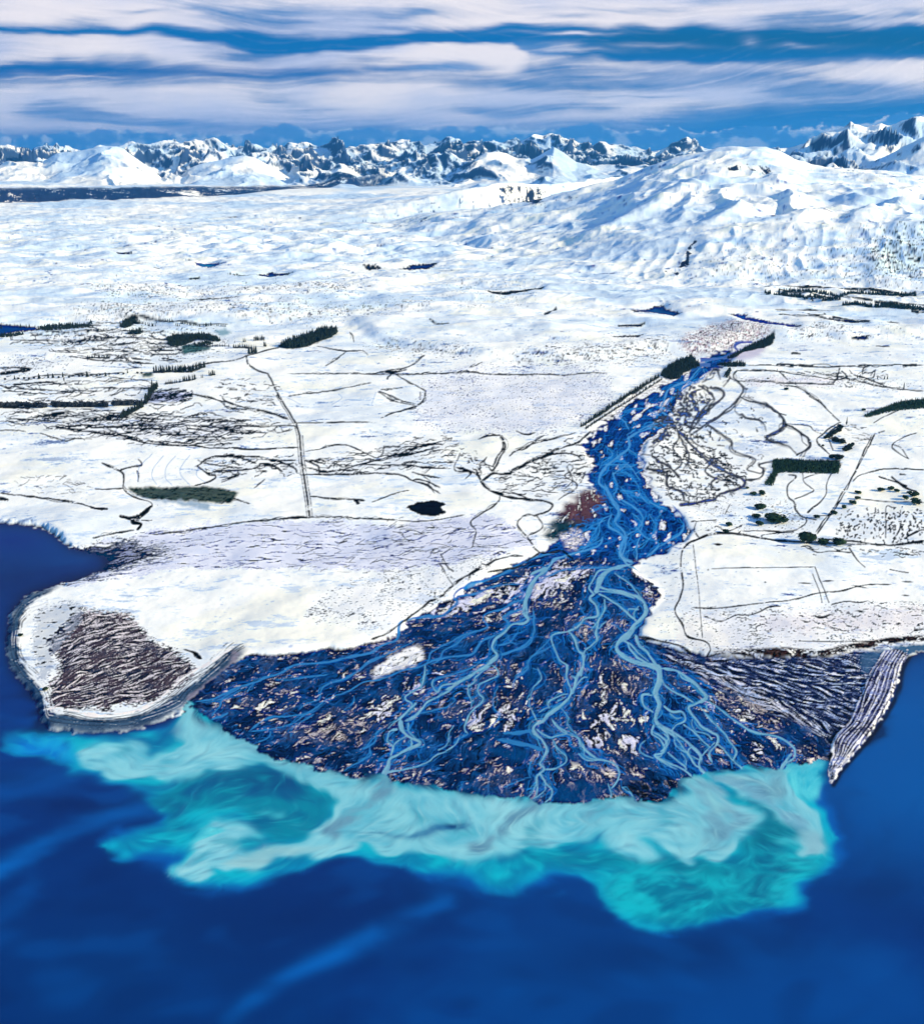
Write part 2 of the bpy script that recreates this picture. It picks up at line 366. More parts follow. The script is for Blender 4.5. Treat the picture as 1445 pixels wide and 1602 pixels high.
# beach terraces round the peninsula
RIM = I(86,918, 52,929, 31,943, 17,963, 13,988, 11,1015, 16,1040, 31,1064, 48,1081, 59,1098, 66,1130, 80,1142, 104,1145, 138,1147, 194,1145, 228,1136, 263,1126, 287,1114, 300,1098, 330,1070, 360,1045, 385,1022)
rimd = np.zeros((RH, RW), np.float32)
inner = poly(I(96,925, 60,940, 42,955, 32,975, 28,1000, 30,1030, 44,1056, 62,1078, 70,1098, 72,1110, 90,1121, 140,1128, 190,1125, 235,1112, 270,1092, 305,1068, 335,1040, 372,1012, 500,1000, 500,880, 200,880), 1.2, 1.2, 200)
zone = poly(I(95,915, 52,925, 25,943, 5,990, 5,1040, 50,1100, 60,1140, 140,1155, 230,1140, 300,1100, 345,1060, 390,1022, 350,1010, 300,1050, 240,1085, 170,1105, 95,1100, 75,1070, 55,1030, 52,980, 70,945), 5)
rim = zone*(1-inner)
put(alb, A(56, 84, 116), rim); put(alb, A(38, 62, 92), rim*ss(-.3, 1, n3)*.6); put(alb, A(120, 135, 155), rim*ss(1.1, 1.9, nw+.3*n2)*.5)
ink = Ink(); ink2 = Ink()
for k in range(9):                                          # wave-built ridges parallel to the shore
    o = 9.0+k*2.6
    pp = spline(RIM, 6.0); d = np.gradient(pp, axis=0); L = np.hypot(d[:, 0], d[:, 1]); q = pp+np.stack([d[:, 1]/L, -d[:, 0]/L], 1)*o*np.array([.75, 1.1])
    q = [tuple(v) for v in q[2:]]
    (ink2 if k % 2 else ink).line(q, 1.0 if k < 4 else 1.6, wob=.7, seed=k)
zz = ss(.0, .15, zone); rn = wn(T_CL, 500, None, .3, .8)+.5*nw; put(alb, A(205, 212, 225), ink2.cover()*zz*ss(-.3, 1.0, rn)*.75); put(alb, A(30, 34, 52), ink.cover()*zz*.6*ss(-.8, .8, -rn))
ink = Ink(); ink.line(L6(200,970, 300,965, 420,990, 520,980, 640,950, 740,890, 850,800, 960,740, 1060,680), 5.0, 2.5, wob=1); put(alb, A(232, 230, 235), ink.cover()*ss(-.5, .3, n3+.4))
ink = Ink()
for o in (0, 3.2, 5.8): ink.line([(a+o*.5, b_+o) for a, b_ in L6(290,975, 420,1000, 520,992, 640,962, 740,905, 850,815, 960,752, 1060,690, 1100,668)], .9, wob=.5, seed=int(o))
put(alb, A(28, 28, 40), ink.cover()*.85)
stipple(I(62,960, 80,950, 110,945, 140,955, 110,990, 85,1040, 75,1080, 62,1060, 52,1010), 3, .72, A(50, 60, 85), A(150, 165, 190), .5, nw2)
put(alb, A(150, 140, 160), poly(L6(900,860, 1040,750, 1060,700, 1090,700, 1040,780, 900,900, 840,930, 850,890), 1.5, 2, 150)*.6)

# ---- river bed and delta
GUIDES = [U(1060,250, 960,300, 900,330, 850,400, 700,500, 640,600, 500,720, 440,800, 360,920, 260,1060),
          I(1105,575, 1040,650, 985,690, 1000,760, 1010,830, 985,875), I(950,700, 940,760, 965,810, 985,850, 960,880),
          c2(1445,60, 1330,140, 1195,330, 1165,490, 1000,630, 930,740, 960,800, 820,910, 640,1020, 560,1060),
          c3(350,170, 320,430, 370,540, 250,690, 190,840, 150,900), I(880,862, 800,890, 720,920, 650,975, 625,1000, 560,1015, 470,1045, 400,1070, 300,1100),
          I(800,960, 720,985, 640,1010, 560,1050, 480,1090, 380,1130), I(760,1040, 680,1080, 600,1120, 520,1160, 450,1195), I(640,1020, 540,1060, 420,1100, 350,1130),
          c4(1060,225, 870,290, 815,340, 780,460, 800,640, 640,720, 550,770, 620,850, 685,960, 680,1040, 660,1135), I(850,960, 800,1030, 780,1090, 740,1150, 700,1200, 680,1240),
          c5(690,0, 600,200, 480,350, 290,490, 380,680, 340,800, 300,920, 300,1070), c5(430,450, 560,560, 660,650, 800,760, 960,840, 1000,1000, 1120,1110),
          c4(830,380, 1000,450, 1170,540, 1190,600, 1100,720, 980,840, 960,940, 1180,1030, 1300,1135), I(960,980, 930,1050, 920,1120, 940,1180, 1000,1240), I(1000,1060, 1000,1120, 1020,1180, 1060,1220),
          c6(330,340, 310,500, 320,720, 520,850, 650,980, 760,1160), c6(370,320, 560,400, 690,540, 850,670, 1050,800, 1290,870, 1300,1080), c6(560,620, 730,800, 770,890, 950,1060, 1040,1130),
          I(1040,1020, 1100,1055, 1180,1095, 1260,1140, 1300,1175), I(1090,1030, 1180,1050, 1260,1085, 1320,1120), I(1150,1035, 1250,1050, 1340,1075)]
bd = Box(280, 530, 1400, 1275)
fx_, fy_ = field_from(GUIDES, bd)
cl = 1.0*wn(T_MID, 2600, bd.sl, .2, .9)*ss(500, 900, GY[bd.sl])
ca, sa = np.cos(cl*.55), np.sin(cl*.55); gx_, gy_ = fx_*ca-fy_*sa, fx_*sa+fy_*ca
FX = np.zeros((RH, RW), np.float32); FY = FX.copy(); FX[bd.sl] = gx_; FY[bd.sl] = gy_
La = np.zeros((RH, RW), np.float32); Lb = La.copy(); Lc = La.copy()
La[bd.sl] = lic(wn(T_W, 800, bd.sl, .1, .1), gx_, gy_, 7)
Lb[bd.sl] = lic(wn(T_MID, 850, bd.sl, .6, .1), gx_, gy_, 9)
Lc[bd.sl] = lic(wn(T_MID, 3600, bd.sl, .8, .3), gx_, gy_, 14)
def lic_shift(a): return np.roll(a, (37, 53), (0, 1))
fine = .55*La+.6*Lb
base = mix(A(5, 28, 66), A(12, 68, 128), ss(-1.3, 1.3, Lc+.5*fine))
base = mix(base, A(10, 44, 92), ss(-.4, 1.4, -Lb)*.6)
upb = mix(A(3, 26, 82), A(8, 68, 150), ss(-1.2, 1.3, Lc*.6+fine))
base = base*(1-UPPER[..., None])+upb*UPPER[..., None]
brown = ss(-.1, 1.3, n2*.7+Lc*.5+.3*fine)*(1-UPPER)
base = mix(base, A(62, 64, 84), brown*.5)
base = mix(base, A(5, 14, 34), ss(1.0, 1.8, -fine)*.6)
put(alb, base, bed)
th = ss(1.0, 1.9, .75*La+.45*Lb+.25*Lc)*bed*(1-.6*UPPER); put(alb, mix(A(36, 98, 165), A(92, 104, 140), ss(-.4, .8, n2+.3*n3)), th*.75)
th = ss(1.25, 2.1, .8*lic_shift(La)+.3*Lb+.5*n2)*bed*(1-UPPER); put(alb, A(206, 198, 204), th*.7)
th = ss(1.2, 2.0, -.8*La-.4*Lb)*bed; put(alb, A(4, 10, 30), th*.7)
# snow scraps on the gravel
def blob(cx, cy, rx, ry, rot=0, p=1.6):
    c, s = math.cos(math.radians(rot)), math.sin(math.radians(rot))
    x = (GX-cx)*c+(GY-cy)*s; y = -(GX-cx)*s+(GY-cy)*c
    return np.exp(-((x/rx)**2+(y/ry)**2)**(p/2)).astype(np.float32)
sd = np.zeros((RH, RW), np.float32)
for a in ((850,912,100,30,-18,.95), (800,960,80,22,-22,.62), (740,938,90,14,-22,1.0), (720,905,60,8,-28,.9), (880,880,50,18,-10,.6), (640,1010,50,25,-25,.25),
          (790,1120,45,32,-30,.72), (740,1130,22,18,0,.95), (955,1120,60,60,0,.62), (930,1165,30,22,0,.85), (980,1160,30,22,0,.82), (1000,1128,24,10,-20,.8), (945,1080,60,40,0,.5), (940,1180,30,14,0,.6),
          (605,1110,55,24,-28,.72), (590,1115,24,10,-10,1.0), (650,1080,26,20,-30,.7), (430,1100,60,16,-20,.62), (405,1108,14,8,-30,.9), (370,1107,14,4,5,1.0), (530,1080,40,14,-25,.5), (520,1120,30,10,-20,.5),
          (800,1065,26,20,0,.62), (690,1055,18,10,0,.65), (745,1040,40,20,-20,.3), (1040,1190,10,8,0,.5), (897,1195,14,10,0,.95), (797,1205,7,7,0,1.1), (710,1190,25,16,0,.35), (785,1165,22,5,28,.9), (895,1203,16,5,-10,.8),
          (1110,1100,30,45,-30,.6), (1165,1120,22,34,-25,.65), (1210,1160,30,12,40,.5), (1180,1180,12,20,0,.7), (1060,1075,18,12,0,.3), (990,1040,26,16,0,.45), (900,1010,40,22,0,.30), (870,1090,30,20,0,.35),
          (560,1060,50,12,-22,.5), (460,1060,70,10,-15,.35), (340,1090,14,20,0,.2), (1005,900,20,10,30,.9), (1015,925,14,14,0,.7), (690,965,60,18,-25,.35), (880,940,40,25,0,.55), (1000,1245,30,10,0,.2)):
    sd = np.maximum(sd, blob(*a[:5])*a[5])
sd *= bed*(1-ss(.4, 1, UPPER))
v = fine*.8+.25*nw+n3*.3+.15
edge_ = ss(2.5-3.6*sd, 2.9-3.6*sd, v)*(sd > .12)
halo = ss(1.7-3.6*sd, 2.3-3.6*sd, v)*(sd > .12)
put(alb, A(20, 18, 30), halo*.55); put(alb, mix(A(252, 240, 226), A(205, 208, 235), ss(-.5, .5, -Lc+ss(980, 930, GY))), edge_)
put(alb, A(235, 222, 212), bed*(1-UPPER)*ss(2.15, 2.5, v+.35*n2)*.85)
# rows of terrace snow on the fan at the right
mF, l, b, vx, vy = streaks([(1000,1000), (1400,1200)], [I(1010,1010, 1080,1045, 1160,1085, 1250,1125, 1300,1165), I(1060,1028, 1160,1050, 1260,1085, 1330,1110), I(1090,1030, 1200,1042, 1360,1070)], 3, None, 0, 9, n=9, warp=0, fine=800)
lm = np.zeros_like(l); lm[b.sl] = lic(wn(T_MID, 760, b.sl, .5, .5), vx, vy, 14)
f = .6*l+.6*lm
put(alb, mix(A(18, 32, 70), A(48, 62, 104), ss(-.5, 1, lm)), FAN*ss(-2, .5, 1-f*.3)*.95)
put(alb, A(110, 130, 178), FAN*ss(.2, .9, f)*.8)
put(alb, mix(A(216, 220, 240), A(170, 190, 228), ss(-1, 1, n3)), .88*FAN*ss(.85-.3*blob(1130,1060,90,22,24)-.8*blob(1200,1100,95,14,27), 1.5, f+.9*blob(1190,1098,110,10,27)+.5*blob(1335,1055,40,22,0)+.4*blob(1060,1035,50,14,30)))
put(alb, A(12, 14, 28), FAN*ss(1.0, 1.8, -f)*.8)
# dark silt hollows along the delta front
front = bed*(1-gblur(bed, 10))*ss(1090, 1150, GY)*(1-spit)*ss(300, 330, GX)
put(alb, A(2, 8, 24), np.clip(front*2.6, 0, 1)*ss(-.8, .8, n3+.3))
for cx_, cy_, rx, ry, r_ in ((920,1185,40,14,-4), (905,1240,50,18,-6), (842,1058,14,20,15), (800,1180,32,10,12), (1075,1195,40,18,30)):
    put(alb, A(6, 62, 118), np.clip(blob(cx_, cy_, rx, ry, r_, 3.5)*1.2, 0, 1)*bed*.9)
put(alb, A(2, 8, 22), (np.clip(blob(1010,1238,44,18,-8,3)*1.6, 0, 1)*ss(-1, .6, n3+.5)*bed)*.9)
mi = poly(c2(-200,1090, -120,1040, 0,1000, 20,890, 150,790, 330,700, 400,740, 410,830, 330,890, 150,940), 1.5, 4, 240)*bed
put(alb, A(40, 38, 52), np.clip(gblur(mi, 2)*1.3, 0, 1)*.8)
put(alb, A(238, 240, 246), mi*ss(-1.0, -.2, fine+.6*nw+ss(560, 600, GX)-.3)*poly(c2(-100,1040, 0,985, 20,900, 150,805, 330,715, 395,745, 400,825, 330,880, 150,930), 1, 3, 200))
# brown and green grass patch on the west bank
m = poly(I(850,838, 868,812, 890,790, 905,772, 925,768, 948,776, 945,790, 930,812, 900,828, 880,838, 862,848), 2, 4, 300)
put(alb, mix(A(84, 58, 70), A(22, 56, 70), ss(805, 826, GY+.2*(GX-890)*-1)), m*ss(-1.8, -.6, fine+nw*.3)); put(alb, A(20, 18, 30), m*ss(.8, 1.5, nw)*.6)
put(alb, A(225, 222, 232), poly(I(872,838, 905,828, 918,842, 905,858, 890,862, 880,850), 1.5, 3, 200)*ss(-.6, .2, nw+.3))

# ---- snowy bars in the upper bed
isl = np.zeros((RH, RW), np.float32); rr = np.random.default_rng(5)
bx = Box(900, 540, 1110, 870)
nI = samp(T_RG, GX[bx.sl]/150.+.2, GY[bx.sl]/85.+.1)*.6+samp(T_FB, GX[bx.sl]/105.+.7, GY[bx.sl]/62.+.3)
li = lic(nI, FX[bx.sl], FY[bx.sl], 6)
den = np.zeros_like(nI)
for a in ((1030,640,55,42,-35,.62), (1060,690,40,30,0,.55), (985,650,24,20,-35,.5), (940,690,20,18,0,.5), (1010,700,18,14,0,.35), (985,800,60,30,40,.10), (1030,835,30,20,0,.33), (1020,755,26,26,50,.25), (1075,600,24,16,0,.3), (925,850,40,14,-10,.3), (1058,842,14,12,0,.75), (1035,822,8,10,0,.9), (950,720,14,20,0,.2), (940,640,40,18,-35,.5)):
    den = np.maximum(den, blob(*a[:5])[bx.sl]*a[5])
eg = 1-gblur(bed, 6)[bx.sl]; t_ = li+2.7*den-1.75+2.4*ss(.05, .5, eg)*ss(940, 990, GX[bx.sl])*ss(830, 760, GY[bx.sl])+1.0*ss(.1, .5, eg)*ss(700, 650, GY[bx.sl])
isl[bx.sl] = ss(.0, .35, t_)*bed[bx.sl]
ring = np.zeros_like(isl); ring[bx.sl] = ss(-.55, -.05, t_)*bed[bx.sl]
put(alb, A(6, 14, 50), ring*.85)
put(alb, A(240, 240, 246), isl*ss(-1.6, -.6, np.where(bed > 0, nw, 0)+.2))
# ---- channels of the braided river
pale, blue, navy = Ink(), Ink(), Ink()
MAIN = [(c2(1200,190, 1330,140, 1240,230, 1195,330, 1160,420, 1165,490, 1190,530, 1150,560), 8, 6), (c2(1190,530, 1150,560, 1060,575, 1000,630, 940,670, 920,740, 960,800, 900,850, 820,910, 720,965, 640,1020, 560,1060), 5, 6),
 (c4(840,0, 800,80, 640,130, 520,160, 440,190, 400,250, 320,320, 290,350, 240,440, 210,540, 230,640), 4, 7.5),
 (c3(1000,10, 900,50, 820,100, 740,140, 690,190, 600,240, 530,280, 490,340, 440,390, 350,430), 6, 5), (c3(320,410, 330,490, 370,540, 410,560, 465,590, 400,630, 270,690, 240,720, 215,790, 185,850), 6, 8),
 (c3(370,540, 280,600, 260,650, 245,690), 3, 3), (c3(440,290, 400,330, 350,380, 310,420), 4, 3), (c3(500,40, 510,90, 480,170, 370,230, 360,260, 410,300, 370,360, 310,410, 220,490), 3, 2),
 (c2(410,870, 400,960, 380,1050), 3, 3), (c3(570,110, 560,160, 600,210, 640,160, 740,140), 4, 3), (c3(300,490, 250,500, 225,530, 225,580, 265,620, 250,690), 3, 3), (c3(200,815, 330,790, 500,750, 580,690, 700,640, 740,600, 765,540), 3.5, 1.6),
 (c3(600,650, 680,600, 690,530, 720,460), 2, 1.2), (c3(1000,0, 1050,40, 1050,90, 930,140, 905,180, 915,230, 940,270, 870,340, 840,370, 810,440, 800,490, 830,525), 2, 3.5), (c3(830,150, 835,220, 860,280, 850,340), 2.5, 2), (c3(980,30, 890,90, 880,130, 830,170), 2, 2),
 (c3(1350,20, 1375,100, 1310,190, 1285,290, 1320,370, 1345,430), 2, 2.2), (c3(380,440, 380,500, 440,560, 465,590), 2, 2), (c3(400,560, 400,600, 400,630), 2, 2),
 (c4(1040,0, 990,60, 975,140, 1000,180, 1060,210), 6, 5), (c4(1140,0, 1110,60, 1105,140, 1110,190), 3, 3), (c4(1080,220, 1000,240, 930,260, 870,290, 815,340, 800,400, 780,460), 6, 7), (c4(850,330, 820,380, 830,410, 900,430, 1000,450, 1100,480, 1160,530, 1190,600, 1170,650, 1100,720, 1050,790, 980,840, 945,890, 960,940, 1050,1000, 1180,1030, 1290,1060, 1290,1135), 5, 9),
 (c4(1170,540, 1195,600, 1170,650, 1100,720, 1050,790, 980,840), 5, 8), (c4(930,290, 1000,340, 1080,400, 1130,470, 1160,520), 2.5, 2), (c4(800,460, 900,510, 1000,580, 1060,640, 1120,690), 3.5, 3), (c4(800,440, 900,450, 1010,470, 1100,500), 2, 2),
 (c4(780,460, 740,500, 790,560, 800,640, 700,660, 640,720, 550,770), 5, 4), (c4(550,770, 440,790, 430,850, 460,930, 490,1000, 550,1050, 540,1135), 2, 3), (c4(770,470, 730,420, 740,380, 790,280, 860,260, 930,250), 4, 2.5), (c4(560,770, 590,790, 620,850, 650,930, 685,960, 680,1040, 660,1135), 4, 6),
 (c4(850,500, 850,600, 800,690, 790,780, 800,830, 750,880, 700,920, 685,950), 3, 3.5), (c4(840,640, 780,710, 740,760), 2, 1.2), (c4(870,680, 830,720, 800,740, 760,690), 2, 1), (c4(1100,790, 1130,880, 1200,940, 1260,1020, 1290,1060), 3, 3), (c4(1130,590, 1060,580, 1040,620), 2, 1), (c4(990,830, 1080,880, 1130,940, 1210,1010), 4, 3), (c4(1050,900, 1120,980, 1200,1020), 2, 2), (c4(1130,560, 1090,620, 1100,690), 1.5, 1.5),
 (c5(550,0, 540,100, 575,190, 590,240), 3, 3.5), (c5(690,0, 640,90, 600,200, 560,280, 480,350, 410,400, 370,450, 290,490, 280,550, 340,610, 380,680, 370,740, 340,800, 370,840, 330,880, 300,920, 310,1000, 300,1070), 6, 4.5), (c5(560,280, 480,350, 410,400, 360,455, 300,485), 6, 6), (c5(580,90, 630,130, 600,200), 2.5, 2), (c5(720,105, 680,110, 620,190, 590,240), 1.5, 3.5),
 (c5(330,880, 380,950, 430,1020, 420,1080, 370,1115), 4, 2.5), (c5(370,960, 380,1010, 330,1060, 250,1110), 2, 2), (c5(310,930, 280,1000, 230,1080), 2, 2), (c5(430,600, 470,680, 530,740, 530,790, 450,840, 370,850), 2.5, 2), (c5(300,520, 330,550, 400,590, 470,580, 545,555, 480,500, 430,450), 2.6, 2), (c5(420,430, 450,480, 500,530, 560,560, 640,590, 660,650, 720,710, 800,760, 900,790, 950,830, 970,880, 960,930, 930,980, 900,1010), 2, 4),
 (c5(610,540, 680,660, 690,740, 780,770, 860,780), 2, 2.4), (c5(640,720, 700,770, 800,775), 2, 2), (c5(880,960, 910,1050, 900,1080), 2, 3), (c5(990,990, 1080,1060, 1120,1120), 1.6, 2.4), (c5(500,350, 560,440, 560,490, 620,560), 1, 1), (c5(410,360, 400,310, 480,260, 560,240), 3, 1.2), (c5(470,300, 540,260), 1.5, 1.5), (c5(320,390, 400,350), 1.5, 1.5),
 (c5(1290,0, 1290,120, 1260,220, 1310,320, 1280,400, 1270,480, 1350,540, 1445,590), 8, 5), (c5(1240,250, 1160,250, 1170,340, 1250,390), 2, 2.6), (c5(1250,480, 1240,560, 1300,600, 1330,660, 1310,740, 1260,750, 1370,820, 1445,850), 3.5, 2.5), (c5(1330,660, 1360,600, 1330,560), 2, 2),
 (c6(170,0, 110,60, 40,110, 15,160, 60,220, 160,270, 280,300, 330,340, 340,420, 310,500, 340,580, 320,660, 315,720, 360,760, 440,800, 520,850, 580,900, 650,980, 660,1040), 7, 5), (c6(340,330, 335,430, 315,500, 345,580), 8, 7), (c6(650,980, 640,1060, 680,1110, 760,1160, 860,1190), 4, 5),
 (c6(170,70, 190,130, 260,200, 300,280), 3, 3), (c6(100,130, 130,190, 200,250, 290,300), 3, 3), (c6(350,320, 480,340, 560,400, 640,470, 690,540, 610,590, 560,620, 600,680, 660,760, 730,800, 780,830, 770,890, 720,960, 740,1040), 4, 5), (c6(640,470, 690,540, 650,580), 5, 5), (c6(355,340, 380,430, 460,500, 540,540, 600,580), 3.5, 3.5), (c6(480,345, 520,400, 570,420), 2, 2),
 (c6(700,560, 780,610, 850,670, 950,740, 1050,800, 1200,830, 1290,870, 1350,930, 1350,990, 1280,1040), 2.2, 3.5), (c6(1340,960, 1280,1040, 1250,1095), 4, 7), (c6(640,600, 680,650, 740,720, 800,780, 840,820, 870,880, 920,950, 890,1020), 2.5, 3), (c6(770,880, 830,940, 890,1010, 950,1060, 1040,1130, 1100,1180), 3, 4.5), (c6(700,580, 700,640), 2, 2),
 (c6(310,740, 290,790, 350,830, 400,880, 380,950, 310,970, 350,1000, 430,1040, 520,1080, 590,1140), 3.5, 4), (c6(350,770, 400,830, 400,900, 350,950), 2, 3), (c6(430,800, 460,750, 530,710, 510,650, 440,650, 370,600), 2.5, 3), (c6(520,740, 600,800, 680,880, 730,920), 2.5, 3), (c6(590,700, 590,750, 620,790, 700,820, 740,860), 2, 2.5), (c6(460,830, 490,870, 550,960, 600,1040, 660,1080), 2.5, 3), (c6(400,950, 480,1020, 530,1060, 550,1085), 1.6, 2), (c6(540,1090, 540,1000, 500,950), 1.5, 1), (c6(270,510, 210,520, 220,590, 295,650), 2, 2.5), (c6(440,800, 470,900, 560,970, 640,1010), 1.5, 2), (c6(590,900, 560,960, 620,1060), 2.5, 2), (c6(660,980, 700,930, 760,880), 2.5, 2.5), (c6(420,660, 470,700, 510,690), 2, 2),
 (c6(300,1000, 210,960, 200,900, 240,860), 1.4, 1.2)]
MID = [(c2(1445,0, 1200,75, 1060,150, 900,220, 760,275, 660,320, 620,365, 650,395, 600,450, 540,500, 420,510, 290,530, 215,570, 210,640, 180,690, 80,730, 0,765), 3, 4.5), (c1(1445,140, 1350,190, 1200,220, 1080,250, 900,270, 800,285, 700,340, 600,370, 500,410, 400,440, 300,490, 230,520, 100,540), 3.5, 3),
 (c1(1445,210, 1340,260, 1280,310, 1180,370, 1060,410, 1000,450, 985,520, 900,550, 840,600), 3.5, 2), (c1(1445,370, 1300,400, 1200,460, 1060,510, 1000,560, 900,620, 760,640, 640,650, 560,690, 490,750), 2.5, 3), (c1(1000,560, 900,620, 840,660, 780,700, 650,730, 500,745), 2, 2), (c1(960,620, 900,660, 800,720, 790,790), 1.8, 1.2), (c1(1060,340, 1000,350, 870,370, 750,380, 650,370), 1.6, 1.5), (c1(440,430, 350,480, 300,520, 280,570, 230,640), 2, 3), (c1(1235,490, 1230,540, 1160,600), 1.6, 1.6), (c1(1445,720, 1390,760, 1380,820, 1290,880), 2, 2), (c1(1345,880, 1345,920, 1240,980, 1160,1030), 2, 2), (c1(350,610, 320,630, 230,660), 2, 2.5), (c1(650,740, 630,790, 560,820), 1.5, 2), (c1(530,400, 480,470), 2, 1.5), (c1(500,410, 350,500, 150,545), 1.5, 1.5),
 (c2(1170,380, 1060,400, 1010,440, 880,480, 850,520, 880,580, 830,605, 700,640, 600,700, 460,770, 440,830, 410,870), 2, 2.5), (c2(0,1000, 200,930, 380,880, 440,850, 560,820, 700,800, 770,780, 830,700, 900,665, 950,650), 2.5, 3), (c2(1150,450, 1060,470, 1010,510, 1045,570), 3, 3), (c2(800,610, 700,660, 640,720, 560,760, 520,830, 440,870), 1.6, 1.6), (c2(1220,440, 1230,560, 1220,630, 1180,720, 1080,770, 970,805), 2.6, 2.6), (c2(960,730, 1050,700, 1100,640, 1180,600), 2, 1.4), (c2(470,1060, 470,990, 600,950, 760,890, 850,820), 3, 1.6), (c2(1445,630, 1380,650, 1370,720, 1420,850, 1445,870), 2, 2.5), (c2(1370,720, 1230,800, 1180,850, 1180,900, 1080,990, 1070,1060), 2, 2), (c2(1190,500, 1130,540, 1060,560), 3, 3), (c2(900,660, 1000,620, 1030,660, 980,690), 1.5, 1.5), (c2(620,380, 680,350, 780,330, 900,290, 1060,265, 1180,265), 2.5, 2), (c2(0,840, 130,790, 280,720, 340,690), 2, 1.2), (c2(1150,330, 1100,360, 1020,390), 2, 1), (c2(1040,640, 1040,690, 1100,720), 1.4, 1.4),
 (c3(1060,150, 1030,230, 1025,330, 1060,400, 1000,470, 975,505), 1.6, 2), (c3(210,490, 130,540, 60,620, 0,650), 1.6, 1.4), (c3(90,620, 80,680, 0,740), 1.6, 1.3), (c3(700,260, 730,260, 690,310, 600,340, 480,370, 390,400), 1.4, 2), (c3(830,525, 760,560, 720,600), 2, 2), (c3(1090,520, 1200,510, 1310,500), 2.5, 5), (c3(1040,570, 1120,570, 1250,600, 1390,650), 2, 6), (c3(1300,740, 1285,800, 1300,860), 1.5, 1.5), (c3(1290,0, 1220,60, 1180,110, 1175,170), 2, 1.5), (c3(1090,930, 1300,850), 1.2, 1), (c3(760,960, 800,890, 830,880), 2, 1.2),
 (c5(60,540, 130,560, 260,530), 2, 5), (c5(0,600, 100,640, 260,660, 370,690), 2, 4), (c5(270,780, 245,820, 260,900), 2, 1.5), (c4(1040,270, 960,250, 800,250, 640,260, 540,270, 440,300, 320,360), 2.6, 2.6), (c4(650,560, 680,620, 700,660), 1.2, 1.2), (c4(200,510, 120,540, 0,600), 2, 2), (c4(230,660, 290,640, 280,700, 290,780, 240,850, 180,900, 60,940, 0,960), 2.2, 2.6), (c4(200,580, 100,620, 40,650, 80,700, 20,780), 2, 3), (c4(440,800, 350,900, 240,1000, 230,1060, 150,1135), 1.6, 1.6), (c4(270,1060, 320,1090, 330,1135), 1.2, 1.2), (c4(720,790, 760,860, 740,900), 1.2, 1.2), (c4(660,740, 640,720, 660,800, 690,830), 1.2, 1.0), (c4(900,700, 960,740, 1010,790), 1.2, 1.4)]
UP = [(U(1000,265, 940,290, 900,330, 850,400, 760,430, 700,460, 670,540, 640,600), 3, 4), (U(640,600, 700,640, 740,680, 600,720, 500,745, 420,800), 3, 5), (U(430,770, 440,850, 360,920, 270,1000, 240,1080, 290,1140, 340,1220, 380,1275), 5, 6.5),
 (V(120,840, 150,910, 180,960, 160,1000, 200,1040, 210,1090, 195,1140, 215,1180, 260,1200), 6, 5.5), (U(800,430, 760,490, 700,560, 660,610), 2, 2), (U(440,740, 400,680, 370,640, 440,600, 560,590), 2, 2), (U(430,860, 520,920, 540,980, 480,1030), 2, 1.5), (U(330,1010, 350,1120, 330,1180, 420,1240), 2.4, 2.4), (U(440,950, 330,1030), 2, 2), (U(280,840, 330,900, 270,950, 240,1000), 2, 2), (U(360,870, 370,930, 420,960), 1.6, 1.6), (U(600,570, 700,600, 750,650), 2, 2), (U(500,740, 620,690, 740,680), 2.5, 2.5), (U(560,600, 640,640, 720,690), 1.5, 1.5), (U(450,660, 480,720, 420,770), 1.5, 1.5), (U(930,320, 940,380, 860,430, 740,500), 1.6, 1.6), (U(350,980, 440,980, 500,960), 1.4, 1.4), (U(500,1100, 520,1180, 600,1230, 700,1260), 1.4, 1.4), (U(380,1110, 430,1160, 500,1230), 1.4, 1.4),
 (V(110,760, 170,760, 220,770, 270,830), 2, 2), (V(180,900, 240,940, 280,970, 270,1020, 210,1060), 3, 3), (V(180,870, 240,880, 310,930), 1.6, 1.6), (V(40,1110, 90,1060, 100,1000, 150,970), 2.2, 2.2), (V(90,1020, 60,1080, 20,1130), 2, 2), (V(0,1060, 60,1020, 130,990), 1.5, 1.5), (V(300,960, 330,1020, 300,1080, 230,1120), 1.5, 1.5), (V(240,1010, 290,1060, 340,1090, 300,1150), 2, 2), (V(400,930, 445,990, 440,1040, 380,1085, 330,1110, 290,1150), 3, 3), (V(380,950, 330,930, 280,880), 1.4, 1.4), (V(380,1090, 400,1110, 425,1120), 1.6, 1.6), (V(0,1120, 60,1100, 120,1070), 1.4, 1.4), (V(60,960, 100,940, 160,940), 1.4, 1.4), (V(330,1000, 350,960, 340,900), 1.2, 1.2), (V(150,800, 220,800, 260,850), 1.4, 1.4),
 (V8(150,60, 140,110, 190,160, 190,230, 240,270), 4, 5), (V8(230,60, 270,110, 260,160), 2.4, 2.4)]
thin = Ink(); thinb = Ink()
for i, (p, a, b_) in enumerate(MAIN): pale.line(p, a*.68, b_*.68, wob=1.0, taper=.03); thin.braid(p, 4, 2.2+a*.8, .9, i, .85); thinb.braid(p, 5, 5+a*1.5, .8, 500+i, .8)
for i, (p, a, b_) in enumerate(MID): blue.line(p, a*.85, b_*.85, wob=.9, taper=.06); thin.braid(p, 1, 4, .8, 900+i, .5); thinb.braid(p, 5, 7, .8, 950+i, .8)
for i, (p, a, b_) in enumerate(UP): pale.line(p, a*.62, b_*.62, wob=1.2, taper=.05, dens=.85); thin.braid(p, 7, 7, .9, 1900+i, .8); thinb.braid(p, 4, 11, .9, 1950+i, .8)
